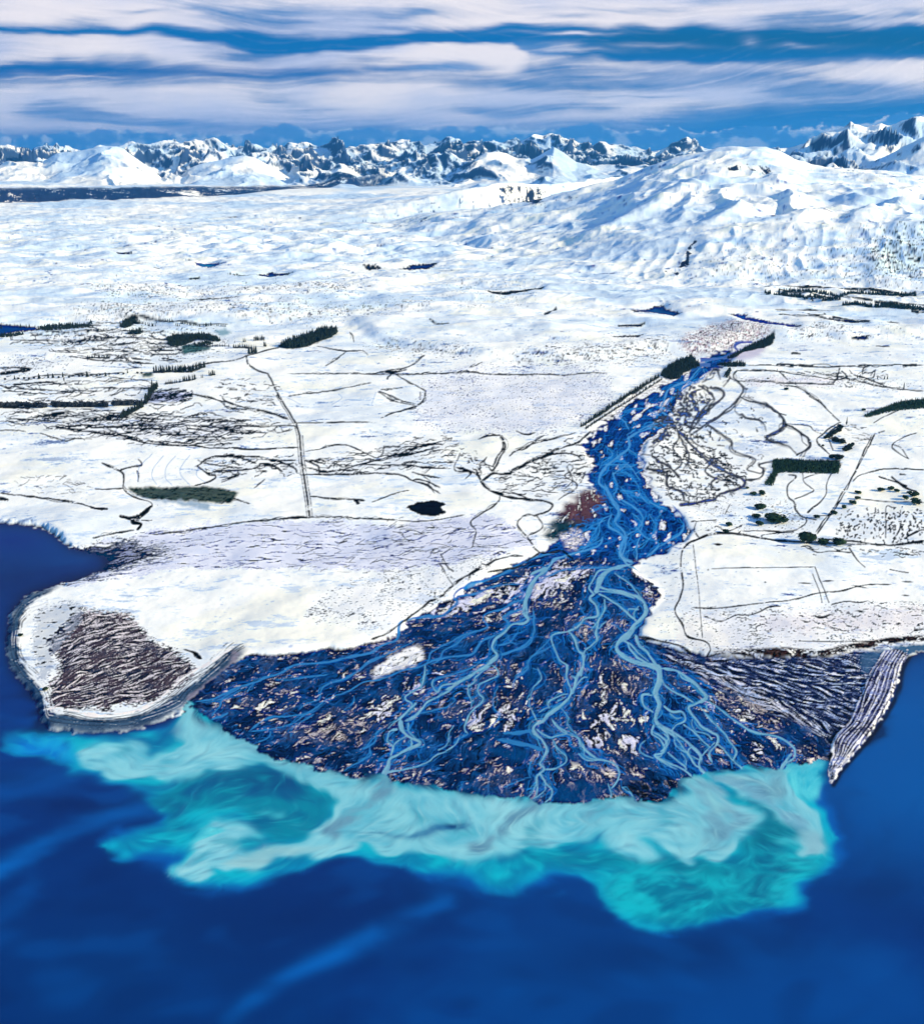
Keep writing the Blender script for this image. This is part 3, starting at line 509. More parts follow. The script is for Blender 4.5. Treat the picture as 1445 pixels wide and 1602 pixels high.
# rills that follow the big channels
near = gblur(pale.cover(), 9); near2 = gblur(np.maximum(pale.cover(), blue.cover()), 22)
bb = Box(285, 560, 1395, 1265)
rill = Ink(); rill2 = Ink()
low = bed*ss(860, 900, GY)*(1-spit)*(1-.8*FAN)*(1-.8*mi)
flow_lines(rill, bd, gx_, gy_, 700, 80, .9, 11, .38, 220, mask=low*ss(.02, .16, near)*ss(840, 900, GY))
flow_lines(rill2, bd, gx_, gy_, 1600, 130, .6, 12, .36, 260, mask=low)
upm = bed*UPPER
flow_lines(rill, bd, gx_, gy_, 420, 45, .8, 13, 1.0, 240, mask=upm*(.15+near), dens=.8)
flow_lines(rill2, bd, gx_, gy_, 700, 60, .7, 14, 1.1, 260, mask=upm)
cp, cb = pale.cover(), blue.cover()
ct, ctb = thin.cover()*bed, thinb.cover()*bed
r1 = rill.cover(); r2 = rill2.cover()
inb = bed*(1-spit)
put(alb, A(8, 78, 168), np.clip(r2*.75, 0, 1)*inb*.55*(1-isl*.9)*(.35+.65*ss(.01, .12, near2)))
put(alb, A(24, 110, 190), r1*inb*.8*(1-isl*.5))
glow = np.clip(gblur(np.maximum(cp, cb*.7), 3.2)*1.15, 0, 1); glow2 = np.clip(gblur(cp, 8)*1.0, 0, 1)
put(alb, A(4, 54, 122), np.clip(glow2*1.1, 0, 1)*inb*.45*(1-isl*.8)); put(alb, A(8, 84, 168), glow*inb*.7)
put(alb, A(20, 100, 178), ctb*.85*inb); put(alb, mix(A(60, 138, 190), A(26, 122, 204), UPPER*.85), ct*.9*inb); put(alb, A(36, 118, 184), cb*.92); cpm = cp*(1-.45*ss(.2, 1.6, .6*La+.5*n3))
put(alb, A(40, 110, 168), cp*.8); put(alb, mix(A(108, 166, 198), A(30, 132, 208), UPPER*.85), cpm)
put(alb, A(150, 180, 200), gblur(cp, 1.2)*ss(.9, 1.0, cp)*ss(-.2, 1.4, fine)*.35*(1-UPPER))
water_river = np.maximum(cp, cb)

# ---- dark blue side streams crossing the snow
nv = Ink(); bk = Ink()
SIDE = [(V(620,380, 640,400, 690,440, 680,480, 600,560, 550,600, 640,660, 650,700, 740,740, 710,785, 770,800, 780,770), 1.6), (V(420,620, 500,700, 560,760, 620,800, 690,830, 690,860, 600,885, 560,915, 430,930), 3.2), (V(500,700, 560,740, 620,790, 680,825), 2.2), (V(690,835, 760,825, 785,790, 760,765, 820,750), 2.0), (V(690,480, 820,540, 865,590, 850,620, 790,655, 880,690, 920,730), 1.4), (V(865,590, 850,620, 810,645, 790,655), 1.6), (V(850,600, 940,640, 970,690, 925,735), 1.2), (V(540,440, 610,460, 600,500, 540,540, 480,620, 440,640), 1.4), (V(690,490, 660,540, 700,570, 770,590, 790,630), 1.0), (V(290,780, 370,800, 380,850, 440,880, 450,920), 2.6), (V(320,740, 400,790, 440,830), 1.2), (V(480,640, 540,600, 600,560), 1.4), (V(540,440, 480,470, 500,520, 440,560, 400,620), 1.5), (V(450,560, 520,560, 600,500), 1.2), (V(540,780, 580,740, 640,790), 1.4), (V(430,640, 470,740, 440,800), 1.2), (V(560,760, 540,800, 600,830, 650,840), 1.6), (V(620,800, 570,830, 560,870), 1.2), (V(430,930, 500,925, 560,910), 4), (V(510,430, 570,490, 500,560, 470,640, 540,700), 1.3), (V(390,570, 430,640, 400,700, 440,760, 400,800), 1.4),
        (V(600,410, 580,370, 560,400, 520,420), 1.3), (V(640,400, 610,440), 1.2), (V(270,720, 330,740, 360,790, 300,800), 1.2), (V(380,610, 330,680, 300,700), 1.2)]
for p, w in SIDE: nv.line(p, w*.72, wob=1.0, taper=.02)
bU = Box(1000, 590, 1215, 800)
fu = field_from([V(420,620, 560,760, 690,850), V(300,700, 380,800, 450,920), V(640,400, 600,560, 650,700, 740,750), V(690,480, 860,590, 880,700)], bU)
mU = poly(V(400,590, 560,640, 700,820, 690,860, 560,910, 430,920, 330,830, 290,740), 6)
mU2 = poly(V(470,450, 700,450, 860,600, 780,760, 560,740, 420,600), 8)
mU3 = poly(V(430,440, 560,430, 540,560, 420,610, 300,680, 330,560), 5)*(1-.0*bed)
flow_lines(bk, bU, *fu, 300, 34, 1.1, 21, 1.3, 150, mask=mU)
flow_lines(bk, bU, *fu, 60, 22, .7, 22, 1.3, 130, mask=mU2, dens=.7)
flow_lines(nv, bU, *fu, 130, 34, 1.2, 23, 1.3, 170, mask=mU3)
for i, (p, w) in enumerate(SIDE): nv.braid(p, 2, 5, .9, 4000+i, .9)
put(alb, A(150, 180, 225), np.clip(gblur(mU2, 8)*ss(.3, 1.6, n2)*.5, 0, 1)*(1-bed))
cn = nv.cover(); put(alb, A(6, 12, 40), np.clip(gblur(cn, .6)*1.7, 0, 1)); put(alb, A(16, 74, 150), ss(.75, .98, gblur(cn, .6)))
water_river = np.maximum(water_river, cn*.9)
# ---- black rills in the white plain left of the river
LS = [(M4(760,850, 850,880, 890,930, 960,970, 1080,990, 1160,1000, 1195,1020, 1170,1050, 1110,1065), 2.4), (M4(850,860, 900,935, 980,975), 2), (M4(870,910, 930,870, 1000,870, 1100,820, 1200,770, 1300,740, 1370,680), 1.8), (M4(965,700, 985,750, 960,800, 930,860, 905,845), 2.2), (M4(958,700, 975,750, 950,800, 925,850), 1.4), (M4(960,975, 950,1010, 840,1080, 830,1110, 850,1140, 830,1220), 1.1), (M4(1060,1070, 1035,1110, 1080,1160, 1140,1230, 1240,1220), 2.2), (M4(1120,1060, 1150,1110, 1080,1160), 1.8), (M4(1060,1070, 1090,1060, 1120,1070), 1.4),
      (M4(1240,1220, 1290,1260), 2), (M4(1140,1230, 1040,1290, 900,1329), 2), (M4(800,900, 830,870, 760,860, 780,780), 1), (M4(1000,870, 1040,840, 1180,790, 1290,790, 1330,820), 1.6), (M4(1010,780, 1100,740, 1200,720, 1300,690), 1.2), (M4(1000,800, 1030,770, 1080,760, 1160,700), 1.3), (M4(900,800, 890,830, 940,850), 1.3), (M4(940,960, 1010,960, 1080,985), 1.6), (M4(1290,850, 1250,880, 1310,930, 1220,1000), 1.0), (M4(1260,840, 1290,900, 1250,940), 1), (M4(690,1240, 720,1300, 750,1329), 1), (c2(520,130, 565,210, 620,290), 1.2), (c2(430,400, 520,370, 600,300, 740,210, 900,130, 940,100), 1.3), (c2(730,260, 750,210, 860,150, 1000,80, 1150,60), 1.3), (c2(0,690, 120,650, 200,590, 300,510, 430,400, 500,380), 1.4),
      (M4(75,880, 250,875, 480,880, 560,905, 640,930, 665,960), 1.6), (M4(560,905, 600,900, 690,935), 1.2), (M4(100,980, 180,995, 300,1000, 350,1003), 2.0), (M4(300,1000, 320,1020), 4), (M4(380,1010, 450,980, 550,950), .9), (M4(80,850, 200,860, 330,830, 480,790, 600,750, 740,710), 1.5), (M4(330,830, 480,840, 600,850, 740,855), 1.1), (M4(75,775, 250,740, 400,800, 440,740), .9), (M4(90,820, 200,830, 250,840), 1.4), (M4(500,800, 560,770, 640,740, 700,740), 3), (M4(480,800, 560,790, 660,760), 2), (M4(560,870, 620,880, 700,895), 1.0), (M4(600,880, 640,900, 640,930, 690,960), .8),
      (L3(560,700, 680,740, 860,745, 1060,765, 1350,755), 1.5), (L3(250,665, 330,680, 520,700, 680,740), 1.4), (L3(880,840, 960,800, 1100,800, 1340,820), 1.3), (L3(890,835, 940,870, 975,880, 940,910, 880,925), 2.2), (L3(960,860, 1070,860, 1160,850, 1180,830, 1230,840, 1280,865), 1.8), (L3(1180,810, 1260,820, 1330,850, 1345,870), 2.0), (L3(1000,900, 1080,880, 1000,910), .9), (L3(910,820, 1000,840, 1100,850), 1.1), (L3(920,810, 1040,800, 1160,830), 1.1), (L3(1380,820, 1440,840, 1445,870), 1.4),
      (L3(460,830, 540,860, 560,880, 560,930, 600,970, 680,1000, 690,1030), 1.5), (L3(545,860, 640,840, 625,810), 1.3), (L3(620,860, 630,880, 625,910), .8), (L3(690,1020, 640,1060, 600,1078, 540,1070), 4.6), (L3(600,1075, 600,1100, 640,1105, 620,1132), 4.0), (L3(630,1060, 610,1100), 5), (L3(640,1085, 690,1085), .8), (L3(610,1130, 500,1150, 420,1170), 1.2), (L3(0,960, 170,980, 350,1010, 430,1035, 490,1040), 1.5), (L3(410,1032, 490,1040), 3), (L3(0,985, 40,992), 3),
      (L3(1000,1010, 1050,990, 1130,1015), 1.2), (L3(1150,940, 1200,900), .8), (L3(560,940, 480,945, 430,945), 1.3),
      (L3(0,390, 60,390, 150,400), 1.2), (L3(0,415, 140,405), 4.5), (L3(130,440, 200,430, 380,430, 560,415), .8), (L3(60,470, 200,465, 280,468), 2.0), (L3(290,440, 300,470), .9), (L3(0,470, 40,490, 60,480, 120,495), 1.6), (L3(310,345, 480,360, 560,350, 610,380), .9), (L3(560,340, 600,370, 700,375), .9), (L3(0,680, 60,680, 120,685), .9), (L3(180,690, 250,710, 300,730, 350,720), .9), (L3(1000,520, 1050,560, 1310,625), 1.0), (L3(860,510, 990,545, 1040,580, 1180,590, 1310,630), 1.3), (L3(690,415, 800,405, 900,385, 1080,360, 1115,345), 1.2), (L3(270,670, 520,665, 700,650, 1000,660, 1340,660), .8),
      (M4(0,420, 480,422, 1445,420), .9), (M4(480,420, 520,445, 600,490, 618,510, 590,560, 480,600, 420,630), 1.3), (M4(470,425, 450,450), 1.2), (M4(410,505, 500,535, 580,560), 1.1), (M4(405,510, 490,545, 575,565), .9), (M4(420,500, 520,490), .8), (M4(620,340, 560,380, 500,400, 420,415), 1.4), (M4(130,290, 250,320, 330,315, 365,340), 1.0), (M4(0,520, 200,495, 380,465), .7), (M4(280,240, 300,275), 1.2), (M4(380,420, 430,412, 480,415, 540,400), 2.0), (M4(820,400, 880,370), .8), (M4(640,195, 680,212, 730,215), 1.4), (M4(0,650, 100,645, 400,650), .7), (M4(600,505, 600,540), .8), (M4(270,320, 170,385), .7),
      (M4(0,1075, 100,1072, 330,1080, 600,1090, 700,1080, 800,1060), 1.2), (L3(1400,1075, 1100,1095, 800,1140, 690,1150), 1.2), (M4(860,720, 900,705, 960,700), 2), (M4(1030,680, 1080,700, 1120,690), 1.2), (M4(1160,165, 1200,145, 1215,135), 3), (M4(900,70, 960,72, 1080,60, 1160,45), 2.0),
      (R6(800,620, 920,640, 1000,660, 1120,680, 1300,710, 1445,720), 1.1), (R6(350,570, 600,565, 900,570, 1100,565, 1445,560), .9), (R6(880,680, 920,580), 1.1), (R6(930,600, 960,640, 900,660), 1), (R6(980,590, 1000,620, 1060,640, 1130,640, 1140,590), 1.3), (R6(1060,620, 1075,580, 1110,565), 1.2), (R6(1040,630, 1120,660, 1200,690), 1.2), (R6(280,600, 400,600, 540,600, 740,630, 900,660), 1.1), (R6(260,660, 500,670, 700,680, 880,690), 1.1), (R6(550,690, 650,700, 740,745, 800,790, 840,831), 1.3), (R6(290,595, 265,630, 290,660, 330,700), 1.3), (R6(545,600, 600,660), .8), (R6(520,232, 620,240, 760,235, 900,240), 1.1), (R6(540,265, 700,280, 860,300), 1), (R6(720,260, 760,280, 830,270, 820,255), 1), (R6(870,290, 960,300, 1050,310, 1110,325), 3), (R6(850,300, 960,310), 2), (R6(620,490, 680,490), 2), (R6(1145,440, 1230,447), 1.8), (R6(1210,308, 1290,312), 1.6), (R6(1310,570, 1400,560), 3.4), (R6(530,563, 640,566), 2.2), (R6(670,565, 760,565), 2.0), (R6(1360,250, 1445,255), 2.4), (R6(1270,160, 1330,140, 1390,125), 1.2)]
for i, (p, w) in enumerate(LS): bk.line(p, w*1.05+.2, wob=.9, taper=.03); bk.braid(p, 2, 3.0, .7, 3000+i, .75)
road = Ink(); rs = Ink()
RD = L3(1115,350, 1120,380, 1170,405, 1210,420, 1260,520, 1340,650, 1355,700, 1365,830, 1385,950, 1400,1070)
bk.line(RD, 2.2, 3.0, smooth=False); bk.line([(x-4, y) for x, y in RD[4:]], .7, smooth=False); bk.line([(x+4.5, y) for x, y in RD[6:]], .8, smooth=False)
bk.line(L3(1115,350, 1190,320, 1260,300), 1.8); bk.line(L3(1255,515, 1270,535), 4)
def rills(pts, guides, n, steps, w, seed, mean=1.0, ms=180, dens=1.0):
    xs = [p[0] for p in pts]; ys = [p[1] for p in pts]; b = Box(min(xs)-15, min(ys)-15, max(xs)+15, max(ys)+15)
    f = field_from(guides, b); flow_lines(bk, b, *f, int(n*1.7), steps, w*1.1, seed, mean, ms, mask=poly(pts, 4, 3, 400), dens=dens)
rills(L3(80,560, 900,545, 1330,640, 1330,670, 900,760, 250,700, 0,650), [L3(0,620, 600,650, 1300,650), L3(300,680, 900,620)], 150, 34, .55, 31, .5, 500)
rills(L3(250,640, 600,610, 900,600, 1000,640, 1200,650, 1000,740, 700,745, 300,690), [L3(250,670, 700,640, 1200,655)], 170, 40, .6, 32, .55, 500)
rills(L3(0,230, 560,190, 760,250, 830,350, 560,390, 300,330, 0,270), [L3(0,250, 500,260, 800,320)], 150, 34, .7, 33, .6, 900)
rills(L3(0,440, 640,430, 700,500, 520,560, 0,540), [L3(0,490, 600,480)], 90, 34, .6, 34, .5, 700)
rills(L3(0,590, 540,600, 520,640, 0,640), [L3(0,610, 540,615)], 60, 40, .6, 39, .4, 500)
rills(M4(80,820, 700,700, 760,730, 720,850, 400,870, 100,870), [M4(80,850, 500,800, 740,720)], 130, 26, .6, 35, .6, 220)
rills(M4(760,780, 960,880, 1330,700, 1400,800, 1290,960, 1000,980, 880,900), [M4(850,900, 1100,840, 1350,720), M4(950,960, 1290,900)], 110, 26, .65, 36, .9, 200)
rills(M4(780,750, 900,830, 880,900, 770,860), [M4(770,790, 850,870)], 26, 12, .8, 37, 1.2, 120)
rills(L3(880,800, 1350,800, 1380,870, 920,890), [L3(880,840, 1350,840)], 50, 20, .7, 38, .9, 220)
rills(L3(960,440, 1250,470, 1280,560, 1000,560), [L3(960,520, 1280,520)], 40, 14, .6, 41, .4, 500)
rills(M4(0,1080, 900,1090, 1100,1200, 600,1329, 0,1329), [M4(0,1300, 500,1200, 1000,1120)], 90, 30, .5, 42, .4, 500, .7)
rills(L3(0,900, 300,880, 420,950, 200,970), [L3(0,920, 420,940)], 30, 20, .4, 43, .5, 400, .6)
rills(R6(620,590, 1200,600, 1200,690, 880,680), [R6(620,640, 1200,660)], 40, 14, .5, 44, .7, 600)
put(alb, A(120, 135, 190), poly(L3(680,500, 880,505, 830,545, 670,560), 1.5, 1, 300)*.75)
rills(L3(680,500, 880,505, 830,545, 670,560), [L3(660,560, 880,505)], 70, 20, .8, 45, .2, 500)
put(alb, A(190, 200, 230), poly(L3(230,645, 700,620, 1200,650, 1000,730, 300,690), 6, 4, 500)*.4)
K3 = Z(0, 470, 4.014); K5 = Z(300, 470, 3.6125)
ug_shade = Ink()                                                    # bare dark ground, undergrowth and painted shade below the tree belts
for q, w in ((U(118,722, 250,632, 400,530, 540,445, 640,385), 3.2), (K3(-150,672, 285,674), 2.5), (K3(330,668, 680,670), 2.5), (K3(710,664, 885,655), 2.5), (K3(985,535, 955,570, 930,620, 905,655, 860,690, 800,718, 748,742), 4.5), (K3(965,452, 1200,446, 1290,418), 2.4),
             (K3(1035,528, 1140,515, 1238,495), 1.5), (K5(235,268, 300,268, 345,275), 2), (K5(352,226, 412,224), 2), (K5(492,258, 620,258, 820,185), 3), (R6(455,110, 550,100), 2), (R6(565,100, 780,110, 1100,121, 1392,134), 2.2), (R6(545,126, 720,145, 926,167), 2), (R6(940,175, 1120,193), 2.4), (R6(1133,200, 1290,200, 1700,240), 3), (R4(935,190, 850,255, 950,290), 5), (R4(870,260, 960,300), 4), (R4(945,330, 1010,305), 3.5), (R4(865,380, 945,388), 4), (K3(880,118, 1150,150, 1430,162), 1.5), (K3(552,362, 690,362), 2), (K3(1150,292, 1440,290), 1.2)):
    ug_shade.line(q, w, wob=.8)
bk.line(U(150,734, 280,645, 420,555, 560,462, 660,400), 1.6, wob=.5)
put(alb, A(8, 12, 22), np.clip(ug_shade.cover()*1.3, 0, 1)*ss(-2.2, -1.0, nw))
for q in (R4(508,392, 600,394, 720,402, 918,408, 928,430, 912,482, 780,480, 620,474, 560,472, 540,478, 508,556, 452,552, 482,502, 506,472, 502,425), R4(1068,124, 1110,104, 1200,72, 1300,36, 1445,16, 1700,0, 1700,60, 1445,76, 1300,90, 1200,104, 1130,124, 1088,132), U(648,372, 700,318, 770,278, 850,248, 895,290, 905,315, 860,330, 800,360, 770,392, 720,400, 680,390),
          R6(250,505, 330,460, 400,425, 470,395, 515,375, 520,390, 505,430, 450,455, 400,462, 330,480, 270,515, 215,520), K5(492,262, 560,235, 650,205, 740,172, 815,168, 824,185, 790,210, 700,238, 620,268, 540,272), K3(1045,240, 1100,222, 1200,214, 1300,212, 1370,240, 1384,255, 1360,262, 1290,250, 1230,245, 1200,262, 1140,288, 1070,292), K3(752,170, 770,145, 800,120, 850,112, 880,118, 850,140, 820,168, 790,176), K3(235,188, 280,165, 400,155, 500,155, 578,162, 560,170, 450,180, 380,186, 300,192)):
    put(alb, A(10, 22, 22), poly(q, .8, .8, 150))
# ---- right plain: tracks, fences, streams, bare scrub
RT = [(R4(0,915, 120,870, 300,865, 460,890, 690,905, 1000,925, 1445,915), 1.5), (R4(0,922, 120,877, 300,871, 460,896, 690,911), .9), (V8(490,180, 445,220, 435,290, 447,360, 430,420, 410,470, 440,530, 465,580, 540,605, 558,640, 540,660), 1.9), (V8(485,200, 510,400, 525,590), .6), (V8(480,458, 600,460, 740,450, 890,430, 990,405, 1100,390, 1210,360, 1310,355), 1.3), (V8(530,495, 600,517, 660,495, 740,490, 800,465, 850,460), 1.1), (V8(750,560, 750,540, 790,520, 780,500), 1.0), (V8(990,290, 1020,370, 1050,440), 1.0), (V8(980,320, 1010,400, 1020,440), .7), (V8(1130,210, 1160,250, 1200,290), .7), (V8(1060,445, 1120,435, 1160,440), 1.6), (V8(1020,525, 1110,555), .8), (V8(900,600, 1100,600, 1300,590, 1445,570), .7), (V8(260,575, 350,600, 430,620, 500,660), 1.6), (V8(270,585, 400,610, 480,650), .8), (V8(540,660, 640,655, 740,662), 1.0), (V8(1300,295, 1380,310), .9), (V8(560,300, 900,296, 990,292), .5),
      (R4(1140,230, 1090,350, 1020,470, 960,590, 880,710, 780,860), 1.4), (R4(1122,240, 1070,350, 1000,500, 940,600, 870,710, 770,850), 1.0), (R4(1160,225, 1200,215), .8), (R4(1000,540, 1060,490, 1200,460, 1300,458, 1445,462), 1.0), (R4(300,0, 340,30, 450,60, 490,75, 560,140, 570,190), 1.8), (R4(490,75, 520,110, 590,130), 1.2), (R4(570,185, 630,200, 690,240, 740,300, 700,350, 650,375), 1.5), (R4(680,240, 690,290, 720,320), 1.0), (R4(730,0, 800,50, 920,155), 1.2), (R4(930,160, 880,190, 830,230, 780,285, 830,350, 860,380), 1.5), (R4(930,175, 830,250), 1.2), (R4(850,270, 880,350), 1.2), (R4(570,180, 720,190, 760,220, 810,240), .9), (R4(600,490, 650,505, 600,560, 600,630, 640,660, 650,700, 690,740, 780,770), 1.6), (R4(690,480, 700,540, 740,575, 750,600, 640,645), 1.3), (R4(800,480, 700,515), .8), (R4(870,480, 840,550, 830,620, 740,700, 720,720), 1.4), (R4(700,740, 715,780, 670,825, 600,840, 450,838, 310,850, 300,865), 1.4), (R4(440,890, 440,870, 500,855, 640,845), 1.2), (R4(145,830, 160,820, 230,850, 320,800), 1.0), (R4(0,790, 30,790, 20,840, 50,890), 1.3), (R4(30,790, 100,780, 160,775), 1.0), (R4(1205,885, 1210,690, 1250,690), 1.3), (R4(1350,395, 1245,320, 1310,260, 1400,230), 1.0), (R4(210,740, 240,680), .6), (R4(680,940, 720,930, 760,960), 1.4), (R4(950,900, 1200,925, 1445,905), 2.2), (R4(780,740, 860,735), .8), (R4(690,930, 780,975, 860,970, 990,975), .9), (R4(980,945, 1040,1029), .7), (R4(1235,965, 1380,985), .8), (R4(1130,170, 1200,130, 1280,100), .7), (R4(800,900, 950,885), 1.4), (R4(460,250, 530,240, 560,210), 1.6), (R4(1250,890, 1290,840, 1300,780), 1.6), (R4(1320,890, 1400,850, 1445,840), 1.4), (R4(1040,640, 1200,650, 1445,668), .6),
      (R4(1160,500, 1230,520, 1280,540, 1340,580, 1400,600), 2.0), (R4(1240,500, 1300,540, 1340,560), 1.5), (R4(1290,490, 1330,495), 2), (V(1310,680, 1350,700, 1380,740), .8)]
for p, w in RT: bk.line(p, w*1.1+.25, wob=.5 if w > .9 else .2, taper=.02)
rills(V8(1070,100, 1130,50, 1270,55, 1285,180, 1100,190), [V8(1080,60, 1150,60), V8(1200,190, 1230,60)], 60, 14, 1.3, 51, 1.6, 40)
rills(V(1290,950, 1400,940, 1445,980, 1445,1080, 1300,1090), [V(1300,960, 1400,1060), V(1440,960, 1350,1080)], 60, 14, 1.3, 52, 1.8, 40)
rills(V(960,1090, 1445,1100, 1445,1140, 960,1130), [V(960,1110, 1445,1120)], 26, 20, .7, 53, .5, 120)
rills(R4(930,180, 1120,200, 1110,300, 960,280), [R4(930,190, 1120,210)], 16, 14, .4, 54, .3, 300)
rills(V8(540,480, 1300,430, 1445,440, 1445,560, 700,600), [V8(540,500, 1445,480)], 60, 14, .6, 55, .7, 100)
cb2 = bk.cover()*ss(-2.6, -.6, wn(T_RG, 500, None, .35, .15)+.4*nw); put(alb, A(150, 160, 195), np.clip(gblur(cb2, 2.2), 0, 1)*.35*(1-spit)*(1-bed)); put(alb, A(6, 8, 18), np.clip(cb2*1.7, 0, 1)*(1-spit))

# brushy bluff along the south-facing shore
bl = Ink()
for k in range(7): bl.line([(a, b_-k*1.2) for a, b_ in V8(560,655, 740,662, 900,655, 1010,660, 1100,640, 1200,618, 1300,600, 1445,588)], 1.6, 1.2, wob=1.6, seed=60+k)
m = np.clip(gblur(bl.cover(), 1.0)*1.4, 0, 1)*ss(1120, 1180, GX)
put(alb, mix(A(60, 45, 44), A(24, 22, 28), ss(-.6, .8, nw)), m*ss(-1.6, -.2, nw+1.2*n3+ss(1180, 1260, GX))); put(alb, A(15, 14, 22), np.clip(gblur(bl.cover(), 2.5)*1.2, 0, 1)*ss(1050, 1150, GX)*ss(.5, .9, nw))
put(alb, A(60, 95, 135), poly(V8(1180,645, 1290,625, 1250,690, 1200,740, 1180,700), 2, 2, 120)*.85); put(alb, A(70, 105, 140), poly(V8(1320,612, 1600,595, 1600,625, 1400,645, 1370,655, 1350,640), 1.5, 1, 100)*land)
# dark oval tarns and bushes' hollows
sp = Ink()
for q in (V8(1140,368, 1180,372, 1215,378), V8(1020,352, 1070,352), V8(1150,442, 1185,440, 1215,430), V8(930,512, 960,520, 975,515), V8(1155,476, 1200,480), V8(1120,480, 1140,488), V8(1350,345, 1400,347), V8(1350,400, 1385,402), V8(780,355, 790,356), V8(545,303, 552,304), V8(1210,357, 1240,359), V8(920,357, 980,360)): sp.line(q, 2.6, 2.0, taper=.4)
sp.line(V8(990,495, 1015,498, 1040,492, 1060,486), 4.6, 2.2, taper=.3); sp.line(V8(570,200, 590,203, 608,203), 4.5, taper=.4); sp.line(L3(530,0, 532,0), 1)
sp.line(c1(30,160, 80,175, 120,200, 165,235), 3.5, 5, wob=1, taper=.1)
put(alb, A(14, 16, 26), np.clip(sp.cover()*1.2, 0, 1))
# ---- ponds
POND = [(M4(535,1028, 560,1018, 590,1005, 620,1002, 650,995, 680,998, 706,1004, 712,1016, 690,1030, 700,1042, 715,1050, 695,1058, 670,1068, 630,1066, 590,1060, 562,1046), A(8, 12, 28)),
        (V(225,135, 290,125, 330,113, 365,112, 372,122, 400,132, 430,148, 448,152, 400,157, 370,150, 300,140, 240,141), A(20, 70, 130)), (V(160,193, 200,188, 290,185, 270,198, 190,200), A(14, 50, 110)), (V(140,245, 200,240, 290,235, 250,247, 160,250), A(18, 66, 120)),
        (V(638,152, 700,150, 720,152, 700,160, 800,178, 900,195, 940,208, 900,208, 780,188, 700,174, 660,162), A(14, 74, 150)), (L3(-500,200, 0,202, 60,202, 165,208, 175,225, 60,235, 0,255, -500,262), A(10, 60, 130)), (L3(0,120, 1,119, 2,121), A(10, 60, 130)),
        (I(303,414, 330,413, 350,417, 330,421, 310,418), A(40, 110, 160)), (I(353,433, 400,435, 425,429, 440,432, 462,435, 420,437, 380,437), A(24, 70, 130)), (I(295,440, 315,439, 312,442, 297,442), A(24, 70, 130)), (I(620,424, 650,418, 690,415, 670,423, 640,426), A(24, 60, 120)), (I(565,421, 590,421, 600,424, 575,425), A(24, 60, 120)),
        (I(765,464, 800,463, 850,455, 850,459, 800,466), A(24, 60, 100)), (L3(850,92, 1000,88, 1090,90, 960,98, 860,97), A(20, 50, 100)), (I(180,400, 208,399, 208,402, 185,403), A(50, 80, 140)), (I(350,342, 372,341, 372,343), A(40, 80, 140)), (R6(860,300, 1000,298, 1060,310, 1100,325, 980,320, 880,312), A(24, 40, 90)), (R6(990,400, 1060,390, 1120,395, 1080,410, 1000,412), A(20, 60, 120))]
pond = np.zeros((RH, RW), np.float32); pid = np.full((RH, RW), -1, np.int16)
for k_, (pts, c) in enumerate(POND):
    m = poly(pts, .5, .8, 200); pond = np.maximum(pond, m); pid[m > .2] = k_; put(alb, A(200, 215, 240), np.clip(gblur(m, 2)*1.2, 0, 1)*.5); put(alb, c, m)
rv = Ink(); rv.line(R6(380,420, 300,430, 270,450, 290,475, 240,500, 200,520), 3.0, 3.5, wob=.4); rv.line(R6(60,530, 150,520, 230,512), 4.5, 3.5, wob=.5); rv.line(R6(0,590, 60,560, 120,560), 7, 6)
m = rv.cover(); put(alb, A(24, 90, 170), m); water_river = np.maximum(water_river, m)
rk_ = Ink(); rk_.line(RD, 3, 4, smooth=False); rk_.line(RT[0][0], 2.2); road_m = rk_.cover()
# ---- crops and pasture left green
crop = np.zeros((RH, RW), np.float32)
for pts, c, w_ in ((L3(575,938, 620,935, 760,932, 880,930, 920,928, 1010,942, 1085,965, 1060,990, 1050,1005, 960,1003, 840,998, 700,990, 620,970), A(20, 52, 44), 1.2), (L3(680,990, 940,1003, 960,1025, 950,1040, 860,1020), A(150, 175, 200), 2.0), (L3(815,292, 870,285, 960,300, 940,315, 830,335), A(30, 84, 88), .8), (L3(970,225, 1020,218, 1050,235, 1010,255, 985,245), A(130, 165, 185), 1.5), (L3(640,415, 690,410, 695,430, 650,435), A(36, 70, 70), 1)):
    m = poly(pts, 1.0, w_, 250); crop = np.maximum(crop, m*(c[0] < .1)); put(alb, c, m*.95)
put(alb, A(10, 30, 30), crop*ss(.2, 1.2, nw2+n3)*.7); put(alb, A(60, 90, 90), crop*ss(1.0, 1.8, nw)*.6)
arc = Ink()
for q in (L3(690,788, 630,850, 625,910), L3(740,795, 695,850, 690,890, 710,922), L3(795,795, 755,840, 750,890, 780,925), L3(860,790, 820,840, 820,880, 860,925), L3(900,840, 890,880, 930,910), M4(230,510, 245,530, 200,560), M4(380,560, 400,510), M4(0,530, 60,560)): arc.line(q, .8)
put(alb, A(120, 160, 215), arc.cover()*.8)
